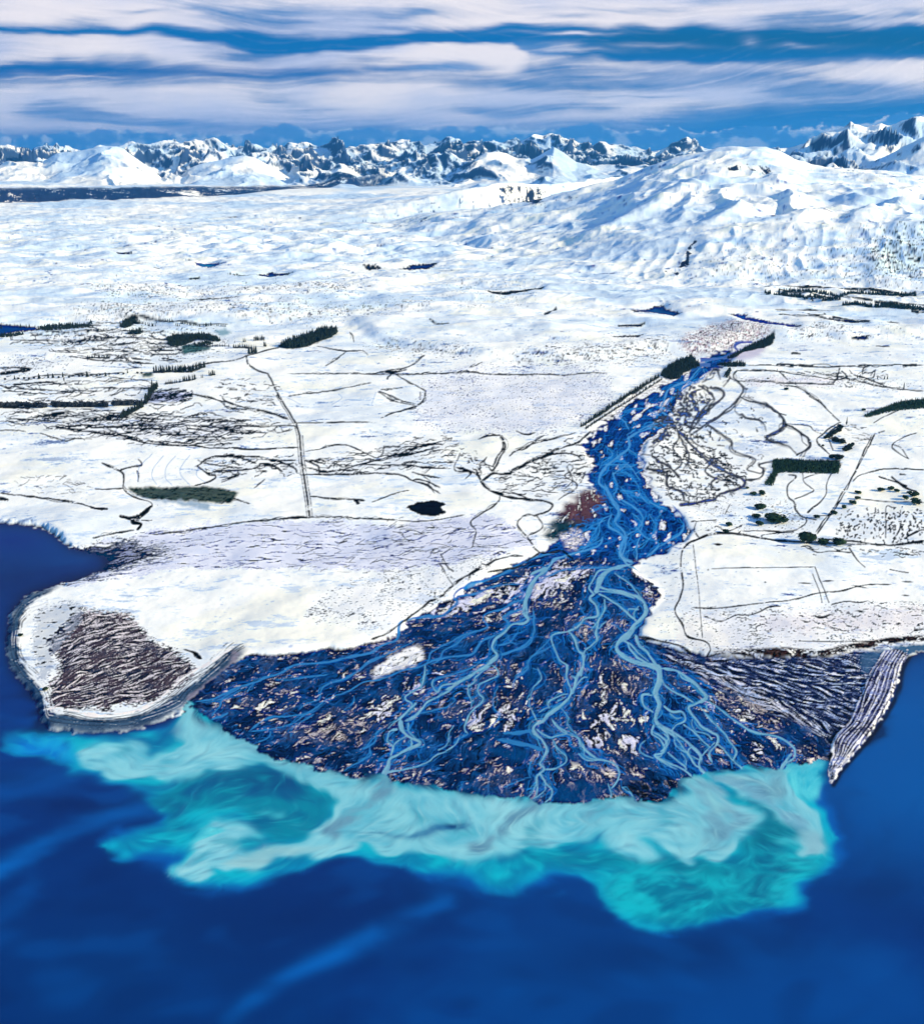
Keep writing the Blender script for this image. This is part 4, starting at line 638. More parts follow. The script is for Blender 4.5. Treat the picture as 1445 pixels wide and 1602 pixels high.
# ------------------------------------------------------------------ the lake and the silt plume
lake = 1-land
wb = Box(X0, 800, X0+RW, Y0+RH)
wa = np.empty((RH, RW, 3), np.float32); wa[:] = A(0, 50, 122)
big = wn(T_FB, 5200, None, .15, .6); med = wn(T_FB, 1500, None, .4, .1, .6); wl = wn(T_RG, 700, None, .2, .7, .5)
put(wa, A(0, 74, 150), ss(-.5, 1.8, big+.3*med)*.55); put(wa, A(0, 36, 100), ss(-.2, 1.8, -big+.4*med)*.6)
put(wa, A(0, 62, 128), blob(180, 1540, 320, 160)*.5); put(wa, A(0, 88, 165), np.clip(blob(1420, 1180, 170, 190, 20, 2.5)*1.1, 0, 1)*.75); put(wa, A(0, 72, 150), blob(1300, 1560, 300, 70)*.45)
put(wa, A(0, 38, 98), blob(500, 1440, 260, 60, -8)*.6+0*big); put(wa, A(0, 34, 92), blob(180, 1260, 130, 26, 5)*.7); put(wa, A(0, 32, 88), blob(1060, 1490, 220, 40, -4)*.6); put(wa, A(0, 40, 105), blob(700, 1420, 160, 40)*.5)
put(wa, A(0, 26, 84), blob(20, 900, 120, 50)*.6); put(wa, A(0, 38, 118), blob(20, 845, 70, 24)*.8)
sk = Ink()
dl_ = wn(T_CL, 3000, None, .5, .3)
def wide(pts, w, a, col, s=7, dens=1):
    k = Ink(); k.line(pts, w[0], w[1], dens=dens); m = gblur(k.cover(), s)
    m = m*ss(-2.6, 1.4, wn(T_CL, 1300, None, .2, .7, .5)+.8*dl_); put(wa, col, m*a)
wide(I(-60,1400, 0,1362, 60,1332, 118,1296, 190,1272, 260,1262), (20, 10), .8, A(0, 116, 212), 8)
wide(I(-60,1470, 0,1432, 40,1405, 60,1370), (26, 10), .5, A(0, 90, 175), 9)
wide(I(350,1602, 400,1560, 470,1520, 560,1480, 650,1432, 720,1400), (14, 24), .85, A(0, 112, 208), 8)
wide(I(820,1412, 850,1405, 880,1398), (3, 5), .8, A(0, 100, 180), 2)
wide(I(0,1245, 60,1238, 120,1240, 200,1245), (10, 6), .5, A(0, 75, 160), 6)
wide(I(0,1140, 30,1132, 60,1128), (2, 2), .5, A(0, 80, 170), 2)
wide(I(250,1235, 200,1218, 160,1215), (10, 6), .35, A(20, 90, 150), 6)
# soft drift in the open water, drawn out by the current
fb = Box(X0, 1080, X0+RW, Y0+RH)
cg = [I(-100,1420, 200,1270, 400,1240), I(0,1560, 400,1500, 800,1400, 1200,1480), I(300,1602, 650,1440, 900,1400), I(-100,1230, 200,1245), I(1200,1560, 1400,1400, 1445,1200), I(600,1380, 900,1440, 1200,1460, 1330,1340)]
wvx, wvy = field_from(cg, fb, step=16)
dl = np.zeros((RH, RW), np.float32); dl[fb.sl] = lic(wn(T_MID, 6500, fb.sl, .3, .3), wvx, wvy, 22, 1.6)
put(wa, A(0, 78, 158), ss(.2, 2.2, dl)*.34); put(wa, A(0, 34, 92), ss(.2, 2.2, -dl)*.3)
# --- layers of the plume
def P(pts, soft, warp, ws, seed=0, T=None): return poly(pts, soft, warp*.8, ws*3.4, T_CL, seed)
OUT = I(-6,1161, 30,1153, 70,1149, 120,1149, 200,1152, 235,1150, 262,1138, 285,1112, 296,1080, 700,1150, 1300,1150, 1304,1192, 1297,1228, 1290,1242, 1287,1262, 1292,1292, 1296,1325, 1293,1340, 1300,1356, 1290,1370, 1262,1376, 1255,1392, 1264,1402, 1248,1416, 1215,1422, 1180,1424,
        1150,1437, 1110,1446, 1050,1451, 1000,1447, 955,1430, 932,1410, 926,1385, 905,1370, 860,1366, 835,1371, 822,1386, 800,1396, 772,1394, 752,1382, 744,1362, 700,1360, 650,1362, 610,1350, 560,1340, 515,1334, 480,1350, 440,1366, 400,1380, 345,1387, 300,1385, 276,1372, 270,1356, 285,1338, 278,1330, 250,1336, 215,1340, 185,1340, 160,1322, 190,1308, 225,1300, 258,1284, 248,1262, 225,1242, 190,1228, 145,1208, 100,1205, 60,1184, 10,1168)
out = P(OUT, 2.2, 4, 150)
outs = P(OUT, 6, 5, 300); outw = P(OUT, 16, 8, 400)
put(wa, A(0, 66, 140), outw*.5)
pool = P(W2(-60,330, 50,260, 200,140, 400,100, 700,92, 870,108, 960,150, 1020,200, 1060,250, 1240,265, 1245,330, 1180,450, 1100,545, 1000,600, 860,655, 780,600, 640,560, 600,450, 300,380, 100,400), 5, 4, 200)
BLUEW = P(I(-6,1161, 60,1150, 110,1150, 108,1190, 60,1184), 8, 3, 200)
# flow inside the plume: along the edges of its banks of silt
PALE = [I(108,1190, 114,1176, 140,1166, 175,1163, 205,1166, 222,1172, 210,1182, 240,1180, 268,1178, 280,1160, 286,1120, 294,1095, 345,1135, 400,1165, 450,1190, 500,1200, 560,1215, 612,1222, 605,1250, 580,1285, 545,1325, 500,1340, 480,1338, 505,1310, 522,1270, 514,1245, 495,1236, 475,1236, 462,1222, 445,1208, 420,1201, 370,1200, 320,1203, 285,1210, 248,1218, 230,1210, 205,1216, 170,1215, 145,1206, 125,1200),
        I(600,1225, 660,1235, 720,1243, 790,1250, 860,1262, 930,1254, 985,1250, 1035,1260, 1062,1240, 1085,1215, 1110,1215, 1125,1245, 1140,1262, 1180,1270, 1186,1280, 1160,1300, 1152,1312, 1156,1325, 1146,1345, 1128,1352, 1105,1349, 1112,1340, 1090,1338, 1094,1350, 1080,1358, 1070,1350, 1072,1340, 1052,1325, 1036,1314, 1010,1311, 1016,1322, 1034,1334, 1038,1344, 1022,1350, 1005,1353, 978,1342, 956,1322, 962,1302, 930,1315, 905,1318, 870,1324, 845,1324, 822,1325, 795,1334, 760,1338, 720,1338, 680,1334, 640,1327, 604,1334, 585,1325, 560,1318, 540,1309, 522,1316, 500,1325, 470,1336, 480,1300, 540,1260),
        W2(150,830, 200,770, 250,720, 290,640, 370,590, 480,560, 560,590, 620,590, 560,700, 640,720, 760,690, 860,650, 1040,610, 1100,560, 1200,470, 1300,400, 1450,350, 1450,580, 1340,590, 1200,650, 1100,700, 960,745, 860,750, 780,790, 700,850, 600,835, 500,850, 460,800, 440,770, 400,880, 330,905, 230,905),
        W2(340,500, 380,470, 450,510, 600,520, 700,590, 820,640, 860,650, 780,640, 640,610, 500,560, 380,540), W2(600,440, 700,425, 850,440, 830,470, 720,450),
        W5(370,190, 500,170, 640,170, 740,150, 860,120, 900,140, 960,200, 990,300, 1080,340, 1160,370, 1205,470, 1190,510, 1140,560, 1150,600, 1120,640, 1120,690, 1195,730, 1170,780, 1080,790, 1010,830, 980,780, 990,700, 900,690, 800,740, 830,690, 930,660, 1000,660, 1010,600, 900,530, 800,440, 600,350, 450,260)]
CYAN = [W5(940,150, 1000,100, 1060,110, 1120,80, 1200,50, 1280,60, 1280,200, 1210,300, 1130,330, 1040,340, 980,300), I(280,1335, 300,1310, 330,1290, 360,1300, 340,1340, 300,1375, 276,1365)]
pale_m = np.zeros((RH, RW), np.float32); pale_soft = pale_m.copy()
for i, p in enumerate(PALE):
    pale_m = np.maximum(pale_m, P(p, 1.3, 3.6, 110, i*.13)); pale_soft = np.maximum(pale_soft, P(p, 6, 7, 260, i*.17))
q = gblur(outs*.6+pale_soft+.5*(1-pool), 7)+.22*gblur(wn(T_FB, 1100, None, .2, .5, .7), 3)
gy2, gx2 = np.gradient(q[fb.sl]); L_ = np.hypot(gx2, gy2)+1e-4
tvx, tvy = -gy2/L_, gx2/L_
kk = np.clip(L_*60, 0, 1); fvx = tvx*kk+(1-kk)*wvx; fvy = tvy*kk+(1-kk)*wvy; L_ = np.hypot(fvx, fvy)+1e-5; fvx /= L_; fvy /= L_
s1 = np.zeros((RH, RW), np.float32); s2 = s1.copy(); s3 = s1.copy(); fr = s1.copy()
s1[fb.sl] = lic(wn(T_W, 600, fb.sl, .2, .2), fvx, fvy, 7); s2[fb.sl] = lic(wn(T_MID, 1700, fb.sl, .5, .7), fvx, fvy, 14); s3[fb.sl] = lic(wn(T_MID, 3600, fb.sl, .1, .7), fvx, fvy, 20)
fr[fb.sl] = lic(wn(T_W, 700, fb.sl, .6, .2), -fvy, fvx, 7)                                        # fringe across the edges
act = ss(.01, .12, gblur(outs, 6))
fr *= act
iso = .8*wn(T_CL, 700, None, .3, .3, .7)+.25*wn(T_FB, 260, None, .6, .1, .7)
mt = (.35*s2+.45*s3+.12*s1+.55*iso+.3*med)*act
outer = ss(.26, .74, outs+(.035*fr+.10*s3*act+.07*iso)*act)
vs_ = ss(-.6, .9, wn(T_CL, 1100, None, .7, .3)); outer = outer*(1-vs_)+gblur(outer, 5)*vs_
teal = mix(A(0, 128, 172), A(10, 182, 205), ss(-1.2, 1.3, mt))
put(wa, A(0, 100, 190), np.clip(ss(.12, .6, outw+(.05*fr+.1*s3+.1*iso)*act), 0, 1)*.6)
put(wa, teal, outer*(1-.75*BLUEW)*.97); put(wa, mix(A(0, 110, 215), A(20, 165, 225), ss(-1, 1.5, mt+.5*s3)), BLUEW*outer*.8)
edge = ss(.3, .55, outs+.05*fr)*(1-ss(.55, .98, outs))*act; put(wa, A(0, 150, 212), gblur(edge, 3)*.4)
# blue-teal heart of the swirl and the turquoise field at the right
put(wa, mix(A(0, 88, 140), A(0, 128, 158), ss(-1.2, 1.4, s3+.4*s2+ss(1225, 1270, GY))), pool*.92)
put(wa, A(0, 74, 128), np.clip(blob(420, 1222, 90, 22, 8, 2)*1.1, 0, 1)*pool*ss(-1.6, .6, -mt)*.8)
gap = P(I(196,1236, 225,1240, 256,1262, 262,1290, 250,1300, 268,1310, 285,1290, 275,1262, 262,1246, 240,1235, 210,1228), 9, 5, 200); put(wa, A(0, 92, 138), gap*.6)
put(wa, mix(A(0, 120, 150), A(20, 186, 200), ss(-1.1, 1.5, mt+.4*fr)), P(I(930,1390, 960,1350, 1050,1355, 1150,1350, 1180,1300, 1230,1310, 1285,1335, 1300,1360, 1250,1410, 1150,1440, 1040,1450, 960,1430), 12, 8, 300)*outer*.8)
put(wa, A(0, 108, 134), P(W5(420,250, 560,290, 760,400, 950,540, 1000,620, 980,660, 820,680, 700,760, 560,800, 540,720, 620,600, 700,490, 560,390, 470,330), 8, 4, 200)*.85)
put(wa, A(0, 112, 138), (blob(930, 1345, 130, 16, 4, 2)+blob(1085, 1358, 70, 14, 10, 2)).clip(0, 1)*outer*.6*(1-pale_m))
put(wa, A(0, 70, 120), ss(.8, 2, -mt-.6*fr)*outer*.45*(1-pale_m)*ss(1140, 1200, GX)*ss(1280, 1320, GY))
# curved feather bands on the east lobe
fe = Ink()
for k in range(46):
    t = k/45.; y0_ = 1296+150*t+3*math.sin(k*2.1); x1_ = 1298-95*t*t+6*math.sin(k*1.7)
    fe.line([(x1_, y0_-4), (x1_-28, y0_+2), (x1_-62, y0_-5), (x1_-95, y0_-26-20*t), (x1_-112, y0_-58-10*t)], 2.0, .6, wob=1.4, seed=k, taper=.3, dens=.9)
fc = gblur(fe.cover(), 1.0)*outer*(1-pale_m); put(wa, A(60, 205, 220), fc*ss(-.9, 1.2, iso+.4*s1)*.4)
fe = Ink()
for k in range(14):
    t = (k*.618) % 1; y0_ = 1300+130*t; x1_ = 1292-85*t*t
    fe.line([(x1_, y0_-4), (x1_-28, y0_+2), (x1_-62, y0_-5), (x1_-95, y0_-26-20*t)], 2.2, .6, wob=1.4, seed=100+k, taper=.4)
put(wa, A(0, 52, 110), gblur(fe.cover(), 1.1)*outer*(1-pale_m)*.6)
for p in CYAN: put(wa, mix(A(30, 175, 205), A(120, 225, 232), ss(-1.2, 1.3, mt+.5*fr)), P(p, 3, 5, 140)*.9)
# pale silt
pb = gblur(pale_m, 3)
sc = np.clip(pb+(.03*fr+.10*iso+.05*s2)*(1-ss(.0, .5, np.abs(pb-.5))), 0, 1)
pm = ss(.36, .66, sc); vs_ = ss(-.3, 1.0, wn(T_CL, 800, None, .1, .6)); pm = pm*(1-vs_)+gblur(pm, 4)*vs_
pc = mix(A(98, 184, 208), A(158, 216, 228), ss(-1.5, 1.5, mt)); pc = mix(pc, A(124, 198, 216), ss(-.5, 1.5, s3)*.5)
put(wa, A(70, 198, 216), ss(.06, .5, sc)*.5); put(wa, pc, pm*.96)
put(wa, A(60, 172, 190), pm*ss(.9, 2.2, -mt)*.6)
put(wa, A(160, 208, 218), pm*ss(.9, 2.2, mt+.2*s1)*.4)
# teal windows in the pale bank
for p, a in ((W3(360,330, 450,350, 540,360, 590,400, 550,420, 480,370, 380,350), .6), (W3(540,370, 570,410, 520,450, 400,500, 360,490, 500,430), .45), (W1(720,400, 760,385, 800,390, 780,410, 760,440, 745,440), .7), (W1(1050,500, 1100,495, 1160,500, 1100,515), .6), (W3(1000,430, 1060,400, 1070,420, 960,455), .5),
             (W3(1440,400, 1330,470, 1300,560, 1230,640, 1445,620), .5), (W2(380,640, 480,600, 640,600, 760,620, 810,660, 700,690, 600,710, 540,690, 500,660), .6), (W2(250,780, 320,720, 400,680, 390,700, 300,760), .8), (W4(60,560, 180,540, 200,500, 100,600, 20,680), .5)):
    put(wa, A(20, 150, 176), P(p, 2.5, 3, 120)*a)
put(wa, A(80, 172, 190), P(I(225,1150, 262,1140, 285,1120, 284,1160, 262,1178, 225,1172, 215,1160), 7, 4, 120)*.0)
put(wa, A(0, 90, 150), P(I(185,1152, 235,1150, 262,1138, 284,1114, 282,1140, 262,1160, 235,1165), 5, 4, 160)*.75)
# grey silt jets from the river mouths
def jet(pts, w0, w1, a, col=A(112, 156, 182), s=2.5, seed=0):
    s *= 1.5; a = min(1, a*1.08)
    k = Ink(); p = k.line(pts, w0, w1, wob=1.2, seed=seed); m = gblur(k.cover(), s); m = ss(.12, .95, m+(.08*s1+.20*iso+.12*s2)*ss(0, .2, m)); put(wa, mix(col, A(84, 128, 160), ss(-.2, 1.8, s1*.5+s2*.4+iso*.6)), m*a)
jet(W3(385,120, 340,180, 270,250, 190,320, 100,400, 20,470, -60,520), 16, 24, .95, seed=1)
jet(W3(1380,280, 1330,330, 1240,400, 1180,460, 1140,520, 1060,560, 960,600, 860,600), 14, 10, .9, seed=2)
jet(W3(1445,300, 1400,340, 1320,400), 8, 10, .6, seed=3)
jet(W5(110,150, 150,240, 200,360, 260,440, 330,520, 400,560, 500,600), 16, 40, .85, A(124, 172, 196), seed=4)
jet(W5(260,200, 330,300, 400,400, 450,480, 560,520, 640,500, 690,480), 28, 14, .8, A(124, 172, 196), 4, seed=5)
jet(W5(300,560, 330,650, 340,720, 420,760, 500,740, 540,700), 22, 8, .6, A(120, 172, 194), 4, seed=6)
jet(W5(380,190, 500,240, 640,300, 760,360, 860,430, 960,500, 1080,560), 14, 24, .85, A(124, 172, 198), 3, seed=7)
jet(W5(930,100, 880,160, 860,240, 900,330, 960,420), 10, 22, .7, A(120, 168, 188), 4, seed=8)
jet(W5(500,90, 600,160, 700,240, 780,330), 5, 9, .6, seed=9)
jet(W4(650,300, 640,380, 600,440, 540,500), 4, 12, .6, seed=10); jet(W4(740,270, 860,350, 950,450, 1100,480), 4, 8, .5, seed=11)
jet(c1(200,640, 170,720, 140,790), 3, 8, .35, seed=12); jet(c1(480,760, 400,800, 380,840), 2.5, 7, .35, seed=13)
# streaming silt fans below each mouth
FG = [W3(385,120, 270,250, 100,400, -60,520), W3(1380,280, 1240,400, 1060,560, 860,600), W5(110,150, 200,360, 330,520, 500,600), W5(260,200, 400,400, 560,520, 690,480), W5(380,190, 640,300, 860,430, 1080,560), W5(930,100, 860,240, 960,420), W4(650,300, 600,440, 540,520), W4(740,270, 950,450, 1150,490), c1(200,640, 140,790, 100,900), c1(480,760, 380,840, 250,900),
      I(330,1130, 290,1165, 220,1190, 150,1195), I(420,1180, 360,1195, 290,1205, 230,1212), I(520,1205, 470,1225, 500,1260, 515,1300), I(560,1330, 470,1350, 380,1365, 300,1370), I(700,1240, 690,1280, 760,1310, 860,1310), I(880,1265, 860,1290, 900,1300, 980,1290), I(1290,1200, 1270,1230, 1285,1280), I(1150,1350, 1080,1400, 1000,1400), I(1180,1300, 1240,1340, 1295,1360), I(1100,1380, 1180,1400, 1260,1395)]
jb = Box(60, 1090, 1320, 1460); jx, jy = field_from(FG, jb, 16); rt = .7*wn(T_CL, 900, jb.sl, .3, .9); ca, sa = np.cos(rt*.6), np.sin(rt*.6); jx, jy = jx*ca-jy*sa, jx*sa+jy*ca
lj = np.zeros((RH, RW), np.float32); lj[jb.sl] = lic(wn(T_W, 520, jb.sl, .2, .2), jx, jy, 14); lk2 = np.zeros((RH, RW), np.float32); lk2[jb.sl] = lic(wn(T_MID, 900, jb.sl, .2, .7), jx, jy, 22)
f_ = (.55*lj+.75*lk2); pmm = pm*ss(1092, 1110, GY)
put(wa, A(92, 142, 172), pmm*ss(.5, 1.9, -f_)*.55); put(wa, A(172, 218, 226), pmm*ss(.6, 2.0, f_)*.5)
put(wa, A(40, 190, 208), outer*(1-pm)*ss(.7, 2.0, f_)*.4); put(wa, A(0, 92, 140), outer*(1-pm)*ss(.7, 2.0, -f_)*.35)
mm = np.zeros((RH, RW), np.float32)
for q in ((602,1228,16,9), (848,1258,22,8), (955,1255,18,7), (1085,1225,26,14), (1130,1215,30,14), (1170,1212,22,10), (1232,1206,14,10), (300,1112,16,14), (330,1128,12,8), (390,1162,14,8), (700,1240,12,6)): mm = np.maximum(mm, blob(q[0], q[1]+6, q[2], q[3]))
fl1, fl2 = Ink(), Ink()
flow_lines(fl1, jb, jx, jy, 520, 80, 1.0, 71, .35, 260, mask=np.maximum(mm, outs*.16), dens=.5); flow_lines(fl2, jb, jx, jy, 420, 70, 1.0, 72, .35, 260, mask=np.maximum(mm, outs*.16), dens=.5)
put(wa, A(100, 144, 172), np.clip(gblur(fl1.cover(), .7)*1.2, 0, 1)*outer*.5*ss(.1, .6, outs)*(.25+.75*pm)); put(wa, A(168, 216, 224), np.clip(gblur(fl2.cover(), .7)*1.2, 0, 1)*pm*.5)
put(wa, A(150, 205, 215), P(W5(220,290, 270,330, 300,400, 370,470, 330,480, 270,430, 240,370), 3, 2, 100)*.8)
put(wa, A(150, 180, 196), P(W5(990,590, 1100,590, 1120,690, 1190,730, 1160,780, 1040,780, 990,720), 3, 3, 100)*.6)
put(wa, A(170, 196, 200), P(W2(480,790, 560,760, 760,700, 900,670, 1100,630, 1200,620, 1000,720, 860,740, 700,820, 520,820), 3, 4, 120)*.55)
put(wa, A(185, 220, 222), ss(1.2, 2.0, fr)*P(W2(150,830, 250,730, 420,740, 460,830, 400,900, 220,900), 5, 3, 100)*.7); put(wa, A(0, 110, 190), ss(.8, 1.8, -fr)*P(W2(130,830, 230,750, 300,800, 280,900, 200,890), 5, 3, 100)*.6)
# the clear lens
ln = P(W3(130,508, 260,518, 400,522, 500,520, 560,490, 620,460, 700,446, 850,443, 930,455, 870,478, 760,480, 680,492, 610,520, 550,537, 400,534, 270,526), .8, .8, 100)
put(wa, A(14, 92, 150), ln*.9); put(wa, A(0, 44, 100), P(W3(700,450, 760,446, 850,446, 862,455, 800,468, 750,462), 1, .5, 100)); put(wa, A(90, 165, 195), ln*ss(.4, 1.6, s1)*.3)
cl_ = Ink(); cl_.line(W3(0,510, 150,512, 300,528, 430,540, 540,545, 640,525, 760,490, 900,478), 1.3); put(wa, A(40, 110, 150), gblur(cl_.cover(), .7)*.6)
# dark water close under the shores, away from the plume
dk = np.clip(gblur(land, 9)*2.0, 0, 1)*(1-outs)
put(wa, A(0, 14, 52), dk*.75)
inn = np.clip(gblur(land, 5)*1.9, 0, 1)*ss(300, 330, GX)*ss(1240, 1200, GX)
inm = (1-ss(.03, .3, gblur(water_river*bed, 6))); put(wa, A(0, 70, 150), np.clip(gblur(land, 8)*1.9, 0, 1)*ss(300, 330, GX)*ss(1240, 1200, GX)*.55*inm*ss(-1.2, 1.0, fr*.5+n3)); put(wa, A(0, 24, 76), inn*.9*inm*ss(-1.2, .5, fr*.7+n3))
# torn fans where the channels enter
mouth = Ink()
r = np.random.default_rng(77)
for x_, y_ in LAND[21:78]:
    if not 296 < x_ < 1296: continue
    for _ in range(9):
        xx = x_+r.uniform(-10, 10); yy = y_+r.uniform(-3, 3)
        sx = -.55+(xx-300)/1000*1.15
        mouth.line([(xx, yy-4), (xx+sx*6, yy+2), (xx+sx*15*r.uniform(.5, 1), yy+9*r.uniform(.6, 1.4))], .6, 2.2, wob=1.0, dens=.8, seed=int(xx*7+yy))
put(wa, A(120, 196, 212), gblur(mouth.cover(), .8)*.55*lake)
wb2 = Box(X0, 1060, X0+RW, 1520)                             # let the currents fold the banks of silt
for amp, sc_, sd_ in ((13, 2300, .1), (6, 1000, .5)):
    pot = gblur(wn(T_CL, sc_, wb2.sl, sd_, .2, .8), 2)
    py_, px_ = np.gradient(pot); nrm = np.sqrt((px_**2+py_**2).mean())*1.6
    vx_ = -py_/nrm; vy_ = px_/nrm*.7; yy_, xx_ = np.meshgrid(np.arange(wb2.h, dtype=np.float32), np.arange(wb2.w, dtype=np.float32), indexing='ij')
    ya, xa = yy_.copy(), xx_.copy()
    for _ in range(4):
        yi = np.clip(ya, 0, wb2.h-1).astype(int); xi = np.clip(xa, 0, wb2.w-1).astype(int)
        xa = xa+amp/4*vx_[yi, xi]; ya = ya+amp/4*vy_[yi, xi]
    fd = np.minimum(ss(0, 60, yy_), ss(0, 60, wb2.h-1-yy_)); xa = xx_+(xa-xx_)*fd; ya = yy_+(ya-yy_)*fd
    xa = np.clip(xa, 0, wb2.w-1.01); ya = np.clip(ya, 0, wb2.h-1.01); xi = xa.astype(int); yi = ya.astype(int); fx1 = (xa-xi)[..., None]; fy1 = (ya-yi)[..., None]
    src = wa[wb2.sl].copy(); x2 = np.minimum(xi+1, wb2.w-1); y2 = np.minimum(yi+1, wb2.h-1)
    wa[wb2.sl] = (src[yi, xi]*(1-fx1)+src[yi, x2]*fx1)*(1-fy1)+(src[y2, xi]*(1-fx1)+src[y2, x2]*fx1)*fy1
lb = Box(X0, 1085, X0+RW, 1500); mvx = np.where(outs[lb.sl] > .02, 1, 0)
vx3 = np.zeros((RH, RW), np.float32); vy3 = vx3.copy(); vx3[fb.sl] = fvx; vy3[fb.sl] = fvy; a3 = .55
bx3 = vx3[jb.sl]; sg = np.sign(bx3*jx+vy3[jb.sl]*jy+1e-6); vx3[jb.sl] = a3*jx+(1-a3)*bx3*sg; vy3[jb.sl] = a3*jy+(1-a3)*vy3[jb.sl]*sg
nn = np.hypot(vx3, vy3)+1e-5; vx3 /= nn; vy3 /= nn
w3 = np.clip(gblur(outw, 6)*3, 0, 1)[lb.sl][..., None]
sm = np.stack([lic_raw(wa[lb.sl][..., k], vx3[lb.sl], vy3[lb.sl], 7) for k in range(3)], -1)
wa[lb.sl] = wa[lb.sl]*(1-.8*w3)+sm*.8*w3
wa = np.clip(wa*np.array([.8, .97, 1.0], np.float32), 0, .9)
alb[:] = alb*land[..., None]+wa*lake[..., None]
# the spit: wave-built gravel ridges picked out in snow
so = np.zeros((RH, RW), np.float32); si = I(1383,1018, 1364,1048, 1349,1082, 1330,1127, 1304,1157, 1303,1180, 1296,1200, 1297,1226); sq = I(1424,1016, 1409,1044, 1400,1082, 1381,1119, 1355,1157, 1317,1200, 1306,1216, 1298,1230)
a_, b_ = spline(si), spline(sq); n_ = 400
a_ = a_[np.linspace(0, len(a_)-1, n_).astype(int)]; b_ = b_[np.linspace(0, len(b_)-1, n_).astype(int)]
put(alb, mix(A(40, 46, 90), A(120, 128, 175), ss(-.8, 1.4, nw*.5+.5*wn(T_CL, 300)+n3*.4)), spit*.97)
wk, dk2, hi = Ink(), Ink(), Ink()
for k in range(15):
    t = (k+.5)/15; q = [tuple(v) for v in (a_*(1-t)+b_*t)[::18]]
    (wk if k % 2 == 0 else dk2).line(q, 2.0 if k % 4 == 0 else 1.5, wob=.9, seed=k)
put(alb, mix(A(225, 228, 244), A(140, 155, 205), ss(-.4, 1.6, nw+.6*n3)), wk.cover()*spit*ss(-2.0, .3, nw*.7+.6*n3)); put(alb, A(14, 18, 44), dk2.cover()*spit*.8*ss(-1.6, .5, -.6*n3+nw*.6))
hi.line([tuple(v) for v in a_[::20]], 1.4); hi.line([tuple(v) for v in (a_*.12+b_*.88)[::14]], 2.6, wob=1.4, seed=3)
put(alb, A(240, 240, 246), hi.cover()*.7*ss(-1, .8, nw*.6+n3+wn(T_CL, 200, None, .6, .1)))
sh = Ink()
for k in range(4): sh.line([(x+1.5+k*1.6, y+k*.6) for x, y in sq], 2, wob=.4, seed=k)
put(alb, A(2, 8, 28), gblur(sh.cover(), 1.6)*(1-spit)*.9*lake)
lw = gblur(land, 1)[..., None]; bl3 = np.stack([gblur(alb[..., k], 1.1) for k in range(3)], -1)
alb = np.clip(alb+(alb-bl3)*(.25+.75*lw), 0.0008, .9)                # keep thin strands and tussocks crisp after sampling
# ------------------------------------------------------------------ relief
dry = land*(1-gblur(bed, 1.5))
hr = 1.2*gblur(land, 2)+2.8*np.minimum(gblur(dry, 2.5), 1)*ss(0, .9, gblur(dry, 2.5))
und = 2.4*wn(T_CL, 2600, None, .15, .35)+1.1*wn(T_CL, 900, None, .6, .2)+.22*wn(T_FB, 400, None, .1, .5)
hr += dry*und*ss(.2, 1, gblur(dry, 4))
hr += bed*.22*(fine*.6+wn(T_RG, 120))*(1-np.clip(water_river*1.5, 0, 1))-bed*np.clip(gblur(water_river, 1), 0, 1)*.5
hr = hr*land+0.0
mor = ss(575, 500, GY+.02*np.abs(GX-700))
rid = 1-np.abs(wn(T_CL, 9000, None, .2, .8, .8))*1.1
hr += mor*(9*wn(T_CL, 5200, None, .3, .1, .75)+4.5*wn(T_CL, 1700, None, .7, .1, .75)+1.3*wn(T_FB, 1500, None, .7, .1)+5*rid*ss(560, 470, GY))*(1-np.clip(gblur(pond, 3)*1.5, 0, 1))*(1-gblur(bed, 4))
foot = np.interp(GX[0], [-160, 140, 300, 430, 560, 640, 720, 800, 900, 1060, 1110, 1240, 1605], [520, 512, 512, 516, 522, 550, 562, 566, 568, 552, 556, 538, 535])
hr += 26*ss(0, 16, foot[None, :]+2.5*wn(T_FB, 5000, None, .5, .5)-GY)*(1-np.clip(gblur(pond, 4)*1.2, 0, 1))*(1-blob(1160, 545, 50, 18, -20, 3))
hr = hr.astype(np.float32)
def rast(a, c, py):
    x = np.clip(c-X0, 0, RW-1.001); y = np.clip(py-Y0, 0, RH-1.001); xi = x.astype(np.int32); yi = y.astype(np.int32); fx = (x-xi).astype(np.float32); fy = (y-yi).astype(np.float32)
    if a.ndim == 3: fx = fx[..., None]; fy = fy[..., None]
    x2 = np.minimum(xi+1, RW-1); y2 = np.minimum(yi+1, RH-1)
    return (a[yi, xi]*(1-fx)+a[yi, x2]*fx)*(1-fy)+(a[y2, xi]*(1-fx)+a[y2, x2]*fx)*fy
def smooth_interp(c, pts, s=1.0):
    p = np.array(pts, float); return np.interp(c, p[:, 0], p[:, 1])
def Yof(py): u = CY-py; t = HC/(FL*SP-u*CP); return FL*CP*t+u*SP*t
SKY_BACK = I(-160,232, 0,230, 17,229, 30,238, 50,238, 66,232, 80,228, 100,233, 125,234, 150,233, 187,233, 210,229, 233,230, 253,228, 262,224, 270,222, 287,227, 298,224, 310,218, 323,222, 332,218, 340,215, 350,219, 360,225, 373,235, 385,230, 397,225, 408,229, 420,233, 440,230, 457,225, 467,230, 482,227, 505,230, 515,224, 524,217, 533,223, 542,230, 560,231, 575,233, 599,230, 615,230, 629,226, 650,229, 669,232, 680,226, 689,219, 697,221, 705,214, 713,221, 722,230, 742,225, 757,227, 772,224, 785,226, 799,222, 815,220, 835,216, 848,217, 859,214, 879,219, 902,226, 932,228, 964,231, 1014,238, 1030,236, 1044,232, 1057,228, 1070,220, 1079,226, 1087,232, 1104,234, 1215,240, 1700,250)
